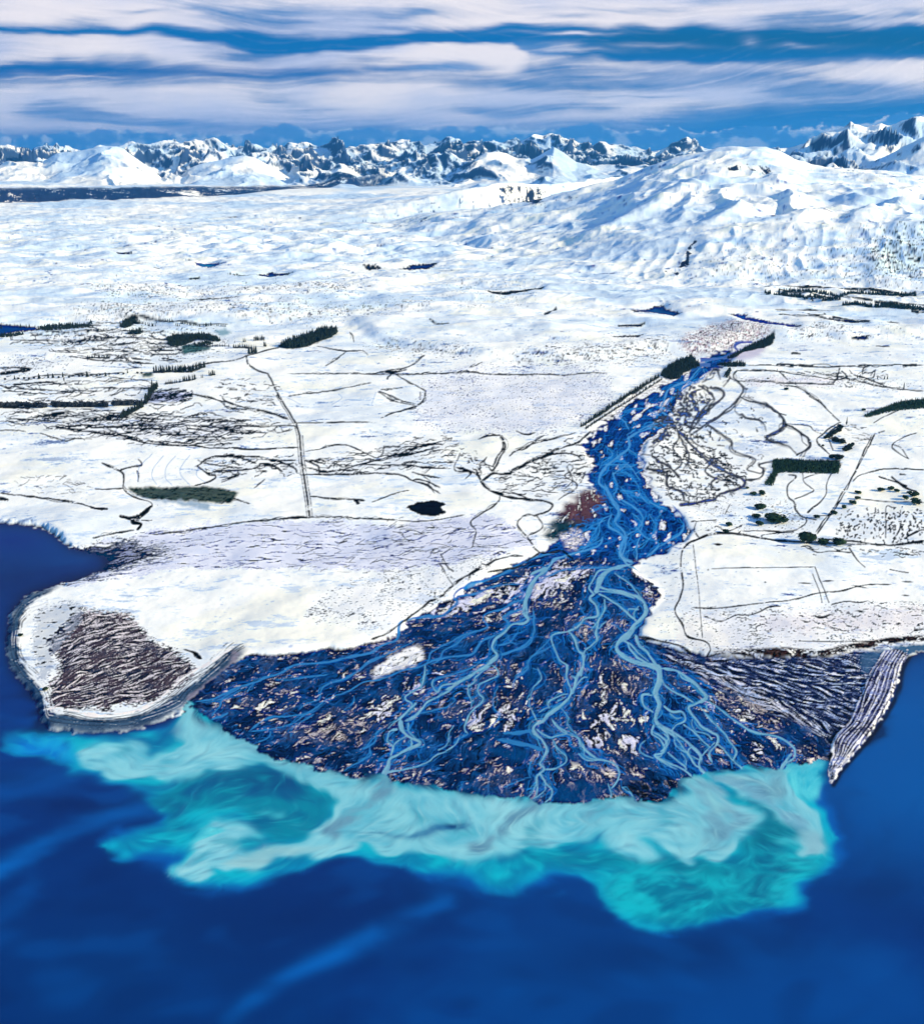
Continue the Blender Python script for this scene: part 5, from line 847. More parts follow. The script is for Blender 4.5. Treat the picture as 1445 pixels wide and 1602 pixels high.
FRONT = I(-160,268, 0,263, 20,257, 43,254, 70,258, 85,250, 100,244, 120,243, 140,238, 160,234, 180,232, 200,236, 215,248, 235,262, 255,280, 277,284, 290,272, 305,262, 320,257, 333,254, 350,252, 367,249, 385,248, 400,250, 415,258, 433,267, 445,276, 457,284, 475,292, 490,290, 505,278, 518,268, 532,258, 545,264, 559,273, 575,284, 590,294, 610,298, 660,298, 675,293, 688,284, 699,279, 715,268, 730,262, 745,252, 760,244, 775,241, 790,243, 810,250, 830,252, 850,240, 865,232, 880,240, 900,255, 930,262, 960,262, 1000,262, 1700,270)
RIGHT = I(1140,300, 1170,262, 1194,239, 1205,236, 1217,233, 1235,228, 1254,221, 1265,217, 1277,212, 1297,209, 1308,204, 1317,197, 1330,198, 1343,200, 1353,196, 1363,192, 1378,196, 1393,194, 1408,190, 1423,184, 1434,186, 1445,184, 1500,176, 1560,182, 1700,190)
RIGHT2 = I(1250,330, 1310,292, 1340,266, 1360,254, 1380,241, 1400,230, 1415,226, 1430,218, 1445,212, 1480,205, 1560,215, 1700,220)
SKY_HILL = I(560,345, 640,340, 700,336, 740,334, 790,326, 850,312, 900,300, 940,288, 970,275, 1000,262, 1030,252, 1060,243, 1100,234, 1140,231, 1180,232, 1205,238, 1230,250, 1260,261, 1300,266, 1340,268, 1380,271, 1445,280, 1700,300)
UPK = 5.0
def layer(c, Y, Yc, crest, Yf, wback, p=1.0, zf=0.0):
    zc = z_at(Yc, smooth_interp(c, crest)); t = np.clip((Y-Yf)/(Yc-Yf), 0, 1); b = np.clip((Y-Yc)/wback, 0, 1)
    return zf+(zc-zf)*t**p*(1-b)
def height(c, Y):
    """height of the land at fan column c (photo column of its foot point) and distance Y"""
    c = np.asarray(c, float); Y = np.asarray(Y, float); c, Y = np.broadcast_arrays(c, Y)
    X = (c-CX)/FL*(Y*CP+HC*SP); py = row_of_Y(Y)
    h = rast(hr, c, py).astype(float)
    far = Y > 7600
    if far.any():
        cf, Yf_, Xf = c[far], Y[far], X[far]; pf = py[far]
        w1 = samp(T_CL, Xf/16000.+.1, Yf_/16000.+.3); w2 = samp(T_CL, Xf/16000.+.6, Yf_/16000.+.2)
        r1 = 1-np.abs(samp(T_SM, (Xf+300*w2-.35*Yf_)/6500.+.31, (Yf_+300*w1)/15000.))*1.2
        r2 = 1-np.abs(samp(T_SM, (Xf+150*w1-.3*Yf_)/2600.+.71, (Yf_+150*w2)/5500.+.4))*1.2
        hum = samp(T_CL, Xf/5200.+.3, Yf_/4200.+.1); hum2 = samp(T_CL, Xf/1700.+.5, Yf_/1400.+.7)
        h0 = h[far]
        # moraine hummocks of the far plain
        a = ss(9000, 11500, Yf_)*ss(26000, 20000, Yf_)*ss(980, 700, cf)
        hum3 = samp(T_FB, Xf/2600.+.15, Yf_/2600.+.37); h0 = h0+2.6*hum3*ss(7600, 9000, Yf_)
        h0 = h0+a*(11*hum+8*hum2)*(.5+.9*blob1((cf, Yf_), 430, 12500, 260, 2200)+.6*blob1((cf, Yf_), 720, 12000, 160, 2500))
        # the massif at the right: foot, bench, dome
        fy = np.interp(cf, [600, 700, 800, 900, 1000, 1100, 1250, 1445, 1605], [428, 428, 432, 437, 443, 450, 455, 461, 464])
        by = np.interp(cf, [600, 700, 800, 900, 1000, 1150, 1445, 1605], [425, 412, 398, 384, 372, 360, 356, 356])
        Y1 = Yof(fy); Y2 = Y1+1900.; Yc = 15500.
        z2 = z_at(Y2, by); z3 = z_at(Yc, smooth_interp(cf+6*w1, SKY_HILL))
        t1 = np.clip((Yf_-Y1)/(Y2-Y1), 0, 1); t2 = np.clip((Yf_-Y2)/(Yc-Y2), 0, 1); bk_ = np.clip((Yf_-Yc)/5500., 0, 1)
        prof = z2*t1**1.25+(z3-z2)*(.35*t2+.65*t2**1.5)
        fl = ss(0, .25, t2)*ss(1.0, .75, t2)
        r3 = 1-np.abs(samp(T_SM, (Xf-.25*Yf_)/1300.+.11, Yf_/3600.+.6))
        gul = np.clip(r1, -1, 1)*50*fl+np.clip(r2, -1, 1)*13*ss(0, .3, t2)*ss(1, .8, t2)+np.clip(r3, -1, 1)*5*(ss(.5, .1, t2)+.35)*ss(1, .8, t2)
        low = (7*hum+3.5*hum2)*ss(.75, 1.0, t1)*ss(.35, .05, t2)+t1*ss(1, .6, t1)*9*np.clip(r2*1.2, -1, 1)
        # spurs on the dome: ridge running down-left, hollow with the bright wall
        sc_ = np.interp(cf, [760, 1605], [.2, 1])
        hill = (prof+(gul+low)*ss(560, 820, cf)*sc_**.5)*(1-bk_**.8)
        cx1 = 985+(t2-.25)*330; spur = 70*np.exp(-((cf-cx1)/26)**2)*ss(.0, .15, t2)*ss(.75, .4, t2)
        cx2 = 1120+(t2-.1)*420; spur2 = 60*np.exp(-((cf-cx2)/34)**2)*ss(.0, .12, t2)*ss(.6, .3, t2)
        cx3 = 1250+(t2-.1)*330; spur3 = 60*np.exp(-((cf-cx3)/30)**2)*ss(.0, .15, t2)*ss(.85, .4, t2); cx4 = 1340+(t2-.1)*300; spur4 = 55*np.exp(-((cf-cx4)/26)**2)*ss(.0, .15, t2)*ss(.85, .4, t2)
        hill = hill+(spur+spur2+spur3+spur4)*(1-bk_)
        hill = hill*ss(600, 700, cf)
        # the long lateral moraine in the middle distance
        mfy = np.interp(cf, [380, 500, 640, 760, 860, 960, 1100], [358, 349, 340, 333, 322, 305, 290]); mcy = np.interp(cf, [380, 480, 560, 640, 700, 780, 860, 940, 1000], [357, 346, 332, 317, 305, 290, 291, 283, 270])
        Ym = Yof(mfy+6); Ymc = Ym*1.07
        zc = z_at(Ymc, mcy+.8*w1); tm = np.clip((Yf_-Ym)/(Ymc-Ym), 0, 1)
        mor_ = zc*tm**1.1*(1+.12*r2*tm*(1-tm))*np.exp(-np.clip(Yf_-Ymc, 0, None)/6500.)*ss(370, 420, cf)*ss(1050, 960, cf)
        # second low ridge in front of it
        m2y = np.interp(cf, [600, 700, 800, 900, 1000, 1100], [380, 366, 350, 333, 318, 305]); Yb = Yof(m2y+16); Ybc = Yb*1.06; zb = z_at(Ybc, m2y-3)
        mor2 = zb*np.clip((Yf_-Yb)/(Ybc-Yb), 0, 1)*np.exp(-np.clip(Yf_-Ybc, 0, None)/900.)*ss(640, 760, cf)*ss(1080, 980, cf)
        # dark terrace across the valley at the far left
        tfy = np.interp(cf, [-160, 0, 200, 400, 590, 700], [322, 320, 313.5, 306, 300, 297]); tcy = np.interp(cf, [-160, 0, 200, 400, 590, 700], [297, 297, 296, 294, 293, 294])
        Yt = Yof(tfy); Ytc = np.maximum(Yt*1.06, Yt+600); zt = z_at(Ytc, tcy+.5*w2); ter = zt*np.clip((Yf_-Yt)/(Ytc-Yt), 0, 1)*(1-.10*np.abs(r2-1)*np.clip((Ytc-Yf_)/(Ytc-Yt), 0, 1))*ss(760, 620, cf)
        h0 = h0+np.maximum.reduce([hill, mor_, mor2, ter])
        # mountains
        mt_ = Yf_ > 15000
        if mt_.any():
            cm, Ym_, Xm = cf[mt_], Yf_[mt_], Xf[mt_]
            v1 = samp(T_CL, Xm/26000.+.13, Ym_/26000.+.52); v2 = samp(T_CL, Xm/26000.+.63, Ym_/26000.+.22); v3 = samp(T_CL, Xm/9000.+.33, Ym_/9000.+.12); v4 = samp(T_CL, Xm/9000.+.83, Ym_/9000.+.92)
            def rg(f_, o, wv=0, st=1.6): return 1-1.5*np.tanh(.8*np.abs(samp(T_SM, (Xm+.3*(Ym_-30000)+wv*v3)/(f_*5)+o, (Ym_+wv*v4)/(f_*5*st)+o*1.7)))
            R1 = rg(3600, .21, 500, 2.6); R2 = rg(1700, .47, 250, 2.4); R3 = rg(800, .77, 160); R4 = rg(380, .37, 60); R5 = rg(190, .17, 30, 1.0)
            RR = .36*R1+.26*R2*(.5+.5*np.clip(R1, 0, 1))+.085*R3*(.4+.6*np.clip(R2, 0, 1))+.032*R4+.013*R5
            def mount(crest, Yc, Yf, wb_, amp, p, jit, wx=10):
                crest = [(a, b-UPK) for a, b in crest]
                cc = cm+wx*v3*ss(0, .15, (Yc-Ym_)/(Yc-Yf)); Yc2 = Yc+jit*v1
                z = layer(cc, Ym_, Yc2, crest, Yf+300*v2, wb_, p); zc_ = z_at(Yc, smooth_interp(cc, crest)); e = np.clip(z/np.maximum(zc_, 200), 0, 1)
                return z+amp*np.clip(e*2.2, 0, 1)*(RR-.42)*(1-.62*ss(.86, 1.0, e))
            back = mount(SKY_BACK, 42000., 30500., 9000., 900, .8, 600)
            frnt = mount(FRONT, 34500., 28800., 4500., 300, .9, 300, 4)
            base_ = z_at(30000, 294)*ss(26500, 29500, Ym_)
            rgt = mount(RIGHT, 24500., 16500., 6500., 620, 1.0, 300, 6)*ss(1120, 1200, cm); rgt2 = mount(RIGHT2, 20500., 16000., 2500., 330, 1.0, 100, 5)*ss(1230, 1300, cm)
            hm = np.maximum(np.maximum(back, frnt), base_)*ss(26500, 29500, Ym_)
            h0[mt_] = np.maximum(h0[mt_], np.maximum(hm, np.maximum(rgt, rgt2)))
        h[far] = h0
    return h
def blob1(q, c0, y0, rc, ry):
    return np.exp(-((q[0]-c0)/rc)**2-((q[1]-y0)/ry)**2)
cols = np.concatenate([-160-np.array([2400, 1500, 950, 600, 380, 240, 150, 95, 60, 35, 18, 8]), np.arange(-160, 1605, 1.15), 1605+np.array([8, 18, 35, 60, 95, 150, 240, 380, 600, 950, 1500, 2400])])
pys = np.concatenate([[4200, 3200, 2600, 2250, 2050, 1930, 1860, 1810, 1780, 1768], np.arange(1760, 470, -1.1)])
Ynear = Yof(pys)
Yrows = np.concatenate([Ynear, np.arange(Ynear[-1]+16, 10200, 14), np.arange(10215, 16200, 24), np.arange(16250, 27000, 75), np.arange(27060, 44500, 52), [45500, 48000, 52000, 60000, 80000]])
CC, YY = np.meshgrid(cols, Yrows)
ZZ = np.empty(CC.shape)
for k in range(0, len(Yrows), 200): ZZ[k:k+200] = height(CC[k:k+200], YY[k:k+200])
XX = (CC-CX)/FL*(YY*CP+HC*SP)
PYF = row_of_Y(YY)
COL = rast(alb, CC, PYF).astype(np.float32)
FARS = mix(SNOW, A(166, 204, 243), ss(-1.1, 1.2, samp(T_CL, XX/14000.+.2, YY/18000.+.5)+.4*samp(T_FB, XX/5000., YY/7000.))*.75)  # far snow, its blue shade mixed into the colour
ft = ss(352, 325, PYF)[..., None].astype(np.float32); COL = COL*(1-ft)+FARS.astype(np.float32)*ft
def dens_at(m): return rast(m, CC, PYF)
lk = (dens_at(lake) > .5) & (PYF > 800)
ZZ = np.where(lk, 0.0, ZZ)
# rock, scree and scrub on the steep far ground, plus shade painted on left-facing slopes
gy_z = np.gradient(ZZ, axis=0)/np.gradient(YY, axis=0); gx_z = np.gradient(ZZ, axis=1)/(np.gradient(XX, axis=1)+1e-6)
steep = np.hypot(gx_z, gy_z)
farm = YY > 15000
N1 = samp(T_W, XX/9000.+.2, YY/9000.+.3); N2 = samp(T_RG, XX/7000.+.5, YY/7000.+.1); N3 = samp(T_RG, XX/22000.+.15, YY/22000.+.61)
ROCK_AND_SHADE = A(40, 62, 104)
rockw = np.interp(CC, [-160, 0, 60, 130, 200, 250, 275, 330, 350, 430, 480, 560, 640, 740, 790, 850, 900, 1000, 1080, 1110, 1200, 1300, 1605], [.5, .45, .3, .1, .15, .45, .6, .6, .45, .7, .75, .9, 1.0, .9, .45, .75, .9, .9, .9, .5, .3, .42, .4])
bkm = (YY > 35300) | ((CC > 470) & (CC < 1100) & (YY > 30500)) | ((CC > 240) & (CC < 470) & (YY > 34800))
rk_shade = ss(.82, 1.22, steep*1.0+.10*N2+.07*N1+.12*N3+(rockw-.75)*.6-.16*ss(36000, 32500, YY)*(CC<1150)+.42*np.clip(gx_z, -.4, .8))*farm
rk_shade = np.where(bkm | (CC > 1150), rk_shade, rk_shade*.35)
COL += (ROCK_AND_SHADE-COL)*(rk_shade*.995)[..., None].astype(np.float32)
# scrub speckle on the far terrace, the cliff and the massif's lower flank
Yt_ = Yof(np.interp(CC, [-160, 0, 200, 400, 590, 700], [322, 320, 313.5, 306, 300, 297]))
ter_ = ss(-100, 100, YY-Yt_)*ss(1.085, 1.05, YY/Yt_)*ss(640, 560, CC)
COL += (A(16, 34, 80)-COL)*(ter_*.99*ss(-1.9, -1.0, -N2*.7+.5*N1+ss(60, 200, CC)*0-.6*ss(26500, 27500, YY)))[..., None].astype(np.float32)
PYP = row_of_Y(YY, ZZ); PXP = CX+XX*FL/(YY*CP-(ZZ-HC)*SP)      # where each point of the far ground was seen when tracing the cliff, outcrop and gully
def faro(pts, wx, wy, soft=0): return inside(pts, PXP+wx*samp(T_FB, XX/3000.+.1, YY/3000.), PYP+wy*samp(T_FB, XX/2500.+.6, YY/2500.)) & (YY > 8600) & (YY < 24000)
cst = samp(T_RG, XX/1500.+.2, YY/14000.+.1)
for pts, thr_, wx, wy in ((I(776,292, 800,290, 830,292, 852,300, 855,312, 835,318, 805,318, 788,308), -.3, 5, 1.5), (I(1120,262, 1150,257, 1180,256, 1205,263, 1200,271, 1170,266, 1140,268), .1, 6, 1.5), (I(1086,376, 1091,378, 1082,395, 1074,412, 1064,430, 1059,430, 1066,412, 1078,392), -.3, 3.5, 1.2), (I(1040,425, 1075,405, 1080,412, 1060,432), .6, 3, 2)):
    q_ = faro(pts, wx, wy) & (cst > thr_); COL[q_] = A(24, 34, 62).astype(np.float32)
q_ = faro(I(560,345, 640,322, 700,310, 780,294, 900,285, 940,300, 860,325, 700,345, 600,352), 4, 2) & (cst+.6*N1 > 1.9); COL[q_] = A(60, 84, 130).astype(np.float32)
print('mesh', CC.shape, flush=True)
# ------------------------------------------------------------------ sky: high streaked cloud over a deep blue, a low bank behind the ranges
def sky_raster():
    sx0, sy0, w, h = -200, -60, 1845, 380
    x, y = np.meshgrid(np.arange(sx0, sx0+w, dtype=np.float32), np.arange(sy0, sy0+h, dtype=np.float32))
    f1 = samp(T_CL, x/2600.+.1, y/420.+.2); f3 = samp(T_CL, x/900.+.2, y/900.+.9)
    a_ = .06*f3-.14*ss(820, 1445, x)*ss(160, 110, y)-.03+.10*ss(110, 40, y)-.08*ss(900, 1400, x); wis = samp(T_FB, x/1500.+.02*f3, y/380.+.4)+.35*samp(T_W, x/2200., y/700.)
    f2 = lic(wis, np.cos(a_).astype(np.float32), np.sin(a_).astype(np.float32), 26, 2.0); f2 = .7*f2+.6*samp(T_CL, x/1100.+.4, y/200.+.6); f4 = samp(T_CL, x/420.+.8, y/330.+.3)
    col = mix(lin((0, 108, 178)), lin((10, 122, 192)), ss(60, 0, y)); col = mix(col, lin((0, 94, 146)), np.exp(-((y-62)/24)**2)*ss(780, 1050, x)*.85); col = mix(col, lin((0, 92, 170)), np.exp(-((y-112)/14)**2)*ss(900, 300, x)*.8)
    col = mix(col, lin((0, 104, 186)), ss(150, 215, y)); col = mix(col, lin((40, 140, 215)), ss(1.2, 2.5, f1)*.4)
    yw = y+5*f1+2.2*f2; xw = x+30*f3
    def I_(xs, ys): return np.interp(x[0], xs, ys)[None, :]
    def band(xs, top, bot, s1=6, s2=6, warp=1.0):
        s1 *= 1.5; s2 *= 1.6
        t = I_(xs, top); b = I_(xs, bot); yy = y+warp*(4.5*f1+2.0*f2+1.5*f4)
        return ss(-s1, s1, yy-t)*ss(-s2, s2, b-yy)
    d = np.zeros_like(x)
    def add(m, a=1.0):
        nonlocal d; d = 1-(1-d)*(1-np.clip(m*a, 0, 1))
    st = ss(-1.6, .9, f2*.7+f1*.6)
    add(band([-200, 0, 200, 360, 500, 722, 900, 1100, 1300, 1645], [-300]*10, [38, 40, 44, 40, 46, 44, 44, 40, 36, 30], 6, 5), .95)
    add(band([-200, 0, 150, 350, 400, 500, 700, 800, 830, 860], [50, 54, 57, 63, 80, 76, 72, 79, 97, 99], [98, 96, 96, 104, 104, 100, 108, 118, 101, 99], 4, 8), .92)
    add(band([-200, 0, 400, 722, 760, 800, 830, 900], [80, 84, 82, 76, 74, 80, 92, 100], [100, 97, 92, 100, 112, 116, 106, 100], 4, 5), .5)
    add(band([-200, 0, 300, 600, 800, 1000, 1200, 1445, 1645], [128, 132, 133, 133, 140, 138, 118, 100, 98], [206, 210, 206, 203, 198, 190, 160, 140, 135], 8, 16), .93)
    add(band([860, 950, 1100, 1250, 1445, 1645], [120, 118, 106, 92, 96, 94], [124, 128, 132, 128, 118, 110], 8, 10), .55)
    add(np.exp(-((y-118-.0*x)/10)**2)*ss(200, 420, x)*ss(1200, 900, x)*st, .35)
    for cx_, cy_, rx, ry, a in ((890, 53, 60, 3, .8), (1030, 72, 60, 4, .35), (1250, 71, 50, 4, .35), (1160, 62, 18, 9, .3), (860, 74, 36, 7, .4), (880, 81, 70, 4, .5), (120, 119, 60, 1.6, .6), (40, 121, 60, 1.6, .4), (1010, 104, 110, 6, .45), (1300, 110, 120, 8, .3), (1000, 152, 60, 1.4, -.5), (230, 16, 60, 4, -.5), (620, 20, 110, 8, -.55), (470, 12, 60, 6, -.4), (150, 52, 60, 6, -.7), (880, 24, 60, 4, -.5), (400, 90, 28, 6, -.6), (330, 70, 60, 5, -.2)):
        g = np.exp(-((x+12*f3-cx_)/rx)**2-((y+1.6*f1+1.5*f4-cy_)/ry)**2)
        if a > 0: add(g*(.6+.5*st), a)
        else: d = d*(1+a*g)
    f5 = lic(samp(T_W, x/1300., y/1300.)+.8*samp(T_MID, x/900., y/500.), np.cos(a_*1.6).astype(np.float32), np.sin(a_*1.6).astype(np.float32), 24, 2.0)
    d = d*(.84+.2*st)*(1-.6*ss(.5, 2.3, -f2-.5*f1)); d = np.clip(d+f5*.055*ss(0, .3, d)*ss(1.15, .7, d)+.05*ss(.6, 2, f5)*(y < 190), 0, 1)
    lightc = mix(lin((208, 214, 240)), lin((250, 243, 247)), ss(-1.0, 1.2, f1*.6+f3*.3+.5*np.sin(y/14.)+.25)); lightc = mix(lightc, lin((150, 178, 226)), ss(.4, .9, 1-d)*.35)
    lightc = mix(lightc, lin((196, 196, 230)), ss(160, 200, y)*.5)
    col = col*(1-d[..., None])+lightc*d[..., None]
    # low cumulus bank
    c1_ = samp(T_FB, x/300.+.3, y/190.+.1); c2_ = samp(T_CL, x/480.+.6, y/200.+.8); c3_ = samp(T_FB, x/120.+.1, y/90.+.4)
    top = I_([-200, 0, 20, 60, 110, 200, 240, 330, 350, 430, 500, 620, 700, 760, 850, 900, 1000, 1060, 1120, 1200, 1260, 1330, 1400, 1645], [204, 206, 216, 216, 206, 203, 210, 206, 208, 199, 196, 202, 201, 196, 192, 200, 198, 200, 206, 200, 196, 188, 182, 176])
    e = y-top-5*np.maximum(c2_, -.8)-2.2*c1_
    bank = ss(-2.0, 4.0, e+2*c3_)*ss(320, 250, y)*.85
    sh = ss(-1.2, 1.4, .8*c2_+.7*c1_+.35*c3_+.2-.035*np.clip(e, 0, 40))
    bc = mix(lin((40, 118, 196)), lin((112, 160, 218)), ss(-.2, .7, sh)); bc = mix(bc, lin((176, 196, 232)), ss(.4, 1.2, sh)*.8)
    bc = mix(bc, lin((232, 236, 248)), (ss(9, 0, e)*ss(.2, .9, sh)*(.45+.55*ss(900, 1150, x))))
    col = col*(1-(bank*.92)[..., None])+bc*(bank*.92)[..., None]
    pk = ss(.5, 1.4, c1_+c2_)*np.exp(-((y-188)/5)**2)*np.exp(-((x-960)/14)**2); col = mix(col, lin((120, 150, 205)), pk)
    return np.clip(col, 0, 1).astype(np.float32), sx0, sy0
# ------------------------------------------------------------------ Blender objects
def mat_new(name, rough=.8, spec=.3, bump=0.0, bscale=.02, var=.08, vscale=.004, mscale=None):
    m = bpy.data.materials.new(name); m.use_nodes = True; t = m.node_tree; b = t.nodes['Principled BSDF']
    at = t.nodes.new('ShaderNodeAttribute'); at.attribute_name = 'Col'
    tc = t.nodes.new('ShaderNodeTexCoord'); n = t.nodes.new('ShaderNodeTexNoise'); n.inputs['Scale'].default_value = vscale; n.inputs['Detail'].default_value = 8
    t.links.new(tc.outputs['Object'], n.inputs['Vector'])
    mr = t.nodes.new('ShaderNodeMapRange'); mr.inputs['From Min'].default_value = .3; mr.inputs['From Max'].default_value = .7; mr.inputs['To Min'].default_value = 1-var; mr.inputs['To Max'].default_value = 1+var
    t.links.new(n.outputs['Fac'], mr.inputs['Value'])
    mx = t.nodes.new('ShaderNodeVectorMath'); mx.operation = 'SCALE'; t.links.new(at.outputs['Color'], mx.inputs[0]); t.links.new(mr.outputs[0], mx.inputs['Scale'])
    t.links.new(mx.outputs[0], b.inputs['Base Color'])
    b.inputs['Roughness'].default_value = rough; b.inputs['Specular IOR Level'].default_value = spec
    if bump:
        n2 = t.nodes.new('ShaderNodeTexNoise'); n2.inputs['Scale'].default_value = bscale; n2.inputs['Detail'].default_value = 6
        t.links.new(tc.outputs['Object'], n2.inputs['Vector'])
        bp = t.nodes.new('ShaderNodeBump'); bp.inputs['Strength'].default_value = .6; bp.inputs['Distance'].default_value = bump
        t.links.new(n2.outputs['Fac'], bp.inputs['Height']); t.links.new(bp.outputs['Normal'], b.inputs['Normal'])
    return m
def grid_object(name, P3, Cc, mask, mat, kind='structure', label=None):
    """faces of the land sheet picked by mask -> one object"""
    nr, nc = P3.shape[:2]
    fi = np.nonzero(mask.ravel())[0]
    if len(fi) == 0: return None
    r_ = fi//(nc-1); c_ = fi % (nc-1); v0 = r_*nc+c_
    quad = np.stack([v0, v0+1, v0+nc+1, v0+nc], 1)
    used, inv = np.unique(quad, return_inverse=True); inv = inv.reshape(-1).astype(np.int32)
    me = bpy.data.meshes.new(name); me.vertices.add(len(used)); me.loops.add(len(inv)); me.polygons.add(len(fi))
    me.vertices.foreach_set('co', P3.reshape(-1, 3)[used].astype(np.float32).ravel())
    me.loops.foreach_set('vertex_index', inv)
    me.polygons.foreach_set('loop_start', np.arange(len(fi), dtype=np.int32)*4)
    me.polygons.foreach_set('use_smooth', np.ones(len(fi), bool))
    me.update(calc_edges=True)
    a = me.color_attributes.new('Col', 'FLOAT_COLOR', 'POINT'); cc = np.ones((len(used), 4), np.float32); cc[:, :3] = Cc.reshape(-1, 3)[used]; a.data.foreach_set('color', cc.ravel())
    me.materials.append(mat); o = bpy.data.objects.new(name, me); C.objects.link(o)
    if kind: o['kind'] = kind
    if label: o['label'] = label
    return o
if bpy:
    P3 = np.stack([XX, YY, ZZ], -1)
    fC = (CC[:-1, :-1]+CC[1:, 1:])/2; fP = row_of_Y((YY[:-1, :-1]+YY[1:, 1:])/2); fY = (YY[:-1, :-1]+YY[1:, 1:])/2
    def fm(a): return rast(a, fC, fP)
    nearf = fY < 9000
    cls = np.zeros(fC.shape, np.int16)
    cls[(fY >= 8300) & (fC > 690)] = 5; cls[(fY > 16500) & (fC > 1150)] = 7; cls[(fY >= 26500) & (cls != 7)] = 6
    bedf = fm(bed) > .5; cls[nearf & bedf] = 2
    wrf = fm(water_river) > .5; cls[nearf & wrf] = 3
    pf = (fm(pond) > .5) & (fY < 16000); cls[pf] = 4
    cls[(fm(crop) > .5) & nearf] = 10
    cls[fm(spit) > .5] = 9
    cls[(fm(road_m) > .5) & nearf & (cls == 0)] = 11
    lf = lk[:-1, :-1] & lk[1:, 1:]; cls[lf & (fm(lake) > .5)] = 1
    M = dict(snow=mat_new('snow', .9, 0, .12, .03, .03, .003), gravel=mat_new('river_gravel', .9, .0, .35, .12, .18, .03), river=mat_new('river_water', .4, .03, .12, .08, .07, .01), lake=mat_new('lake_water', .45, .03, .25, .03, .05, .002), pond=mat_new('pond_water', .5, .0, .05, .05, .05, .01),
             rock=mat_new('mountain_snow_and_rock', .9, 0, 6, .004, .12, .0015), hill=mat_new('hill_snow', .9, 0, 1.2, .012, .05, .002), crop=mat_new('crop', .95, 0, .5, .2, .2, .05), spit=mat_new('beach_gravel', .9, 0, .4, .1, .12, .05))
    for k, nm, mt in ((0, 'snowy_plain', 'snow'), (1, 'lake', 'lake'), (2, 'gravel_river_bed', 'gravel'), (3, 'river', 'river'), (5, 'snowy_hill', 'hill'), (6, 'mountain_range', 'rock'), (7, 'rocky_mountain', 'rock'), (9, 'gravel_spit', 'spit'), (10, 'winter_crop_field', 'crop'), (11, 'road', 'snow')):
        grid_object(nm, P3, COL, cls == k, M[mt])
    ids = pid[np.clip(np.round(fP-Y0), 0, RH-1).astype(int), np.clip(np.round(fC-X0), 0, RW-1).astype(int)]
    for k_ in range(len(POND)): grid_object('pond', P3, COL, (cls == 4) & ((ids == k_) if k_ else (ids <= 0)), M['pond'])
    # sky sheet, far behind everything
    SR, sx0, sy0 = sky_raster()
    pc_ = np.concatenate([-200-np.array([2600, 1500, 800, 400, 180, 60]), np.arange(-200, 1645, 1.5), 1645+np.array([60, 180, 400, 800, 1500, 2600])]); pr_ = np.concatenate([np.arange(318, -60, -1.2), -60-np.array([20, 60, 130, 250, 420, 700, 1100, 1800, 3000])])
    sc_, sr_ = np.meshgrid(pc_, pr_); dx = sc_-CX; dy = FL*CP+(CY-sr_)*SP; dz = -FL*SP+(CY-sr_)*CP
    n_ = 150000/np.sqrt(dx**2+dy**2+dz**2); PS = np.stack([dx*n_, dy*n_, HC+dz*n_], -1)
    xi = np.clip(sc_-sx0, 0, SR.shape[1]-1).astype(int); yi = np.clip(sr_-sy0, 0, SR.shape[0]-1).astype(int); CS = SR[yi, xi]
    ms = bpy.data.materials.new('sky'); ms.use_nodes = True; t = ms.node_tree; t.nodes.remove(t.nodes['Principled BSDF'])
    at = t.nodes.new('ShaderNodeAttribute'); at.attribute_name = 'Col'; em = t.nodes.new('ShaderNodeEmission'); t.links.new(at.outputs['Color'], em.inputs[0]); em.inputs[1].default_value = 2**-vs.exposure
    t.links.new(em.outputs[0], t.nodes['Material Output'].inputs[0])
    grid_object('sky', PS, CS, np.ones((PS.shape[0]-1, PS.shape[1]-1), bool), ms)

    hb = bpy.data.meshes.new('haze'); x_, y0_, y1_, z0_, z1_ = 70000, -8000, 90000, -60, 3200
    v = [(sx*x_, yy_, zz_) for zz_ in (z0_, z1_) for yy_ in (y0_, y1_) for sx in (-1, 1)]
    hb.from_pydata(v, [], [(0, 2, 3, 1), (4, 5, 7, 6), (0, 1, 5, 4), (2, 6, 7, 3), (0, 4, 6, 2), (1, 3, 7, 5)]); hb.update()
    ho = bpy.data.objects.new('haze', hb); C.objects.link(ho); ho['kind'] = 'stuff'
    mh = bpy.data.materials.new('haze'); mh.use_nodes = True; t = mh.node_tree; t.nodes.remove(t.nodes['Principled BSDF']); pv = t.nodes.new('ShaderNodeVolumePrincipled')
    pv.inputs['Color'].default_value = (.08, .45, 1.0, 1); pv.inputs['Density'].default_value = 8e-6; pv.inputs['Anisotropy'].default_value = .2
    t.links.new(pv.outputs[0], t.nodes['Material Output'].inputs['Volume']); hb.materials.append(mh)
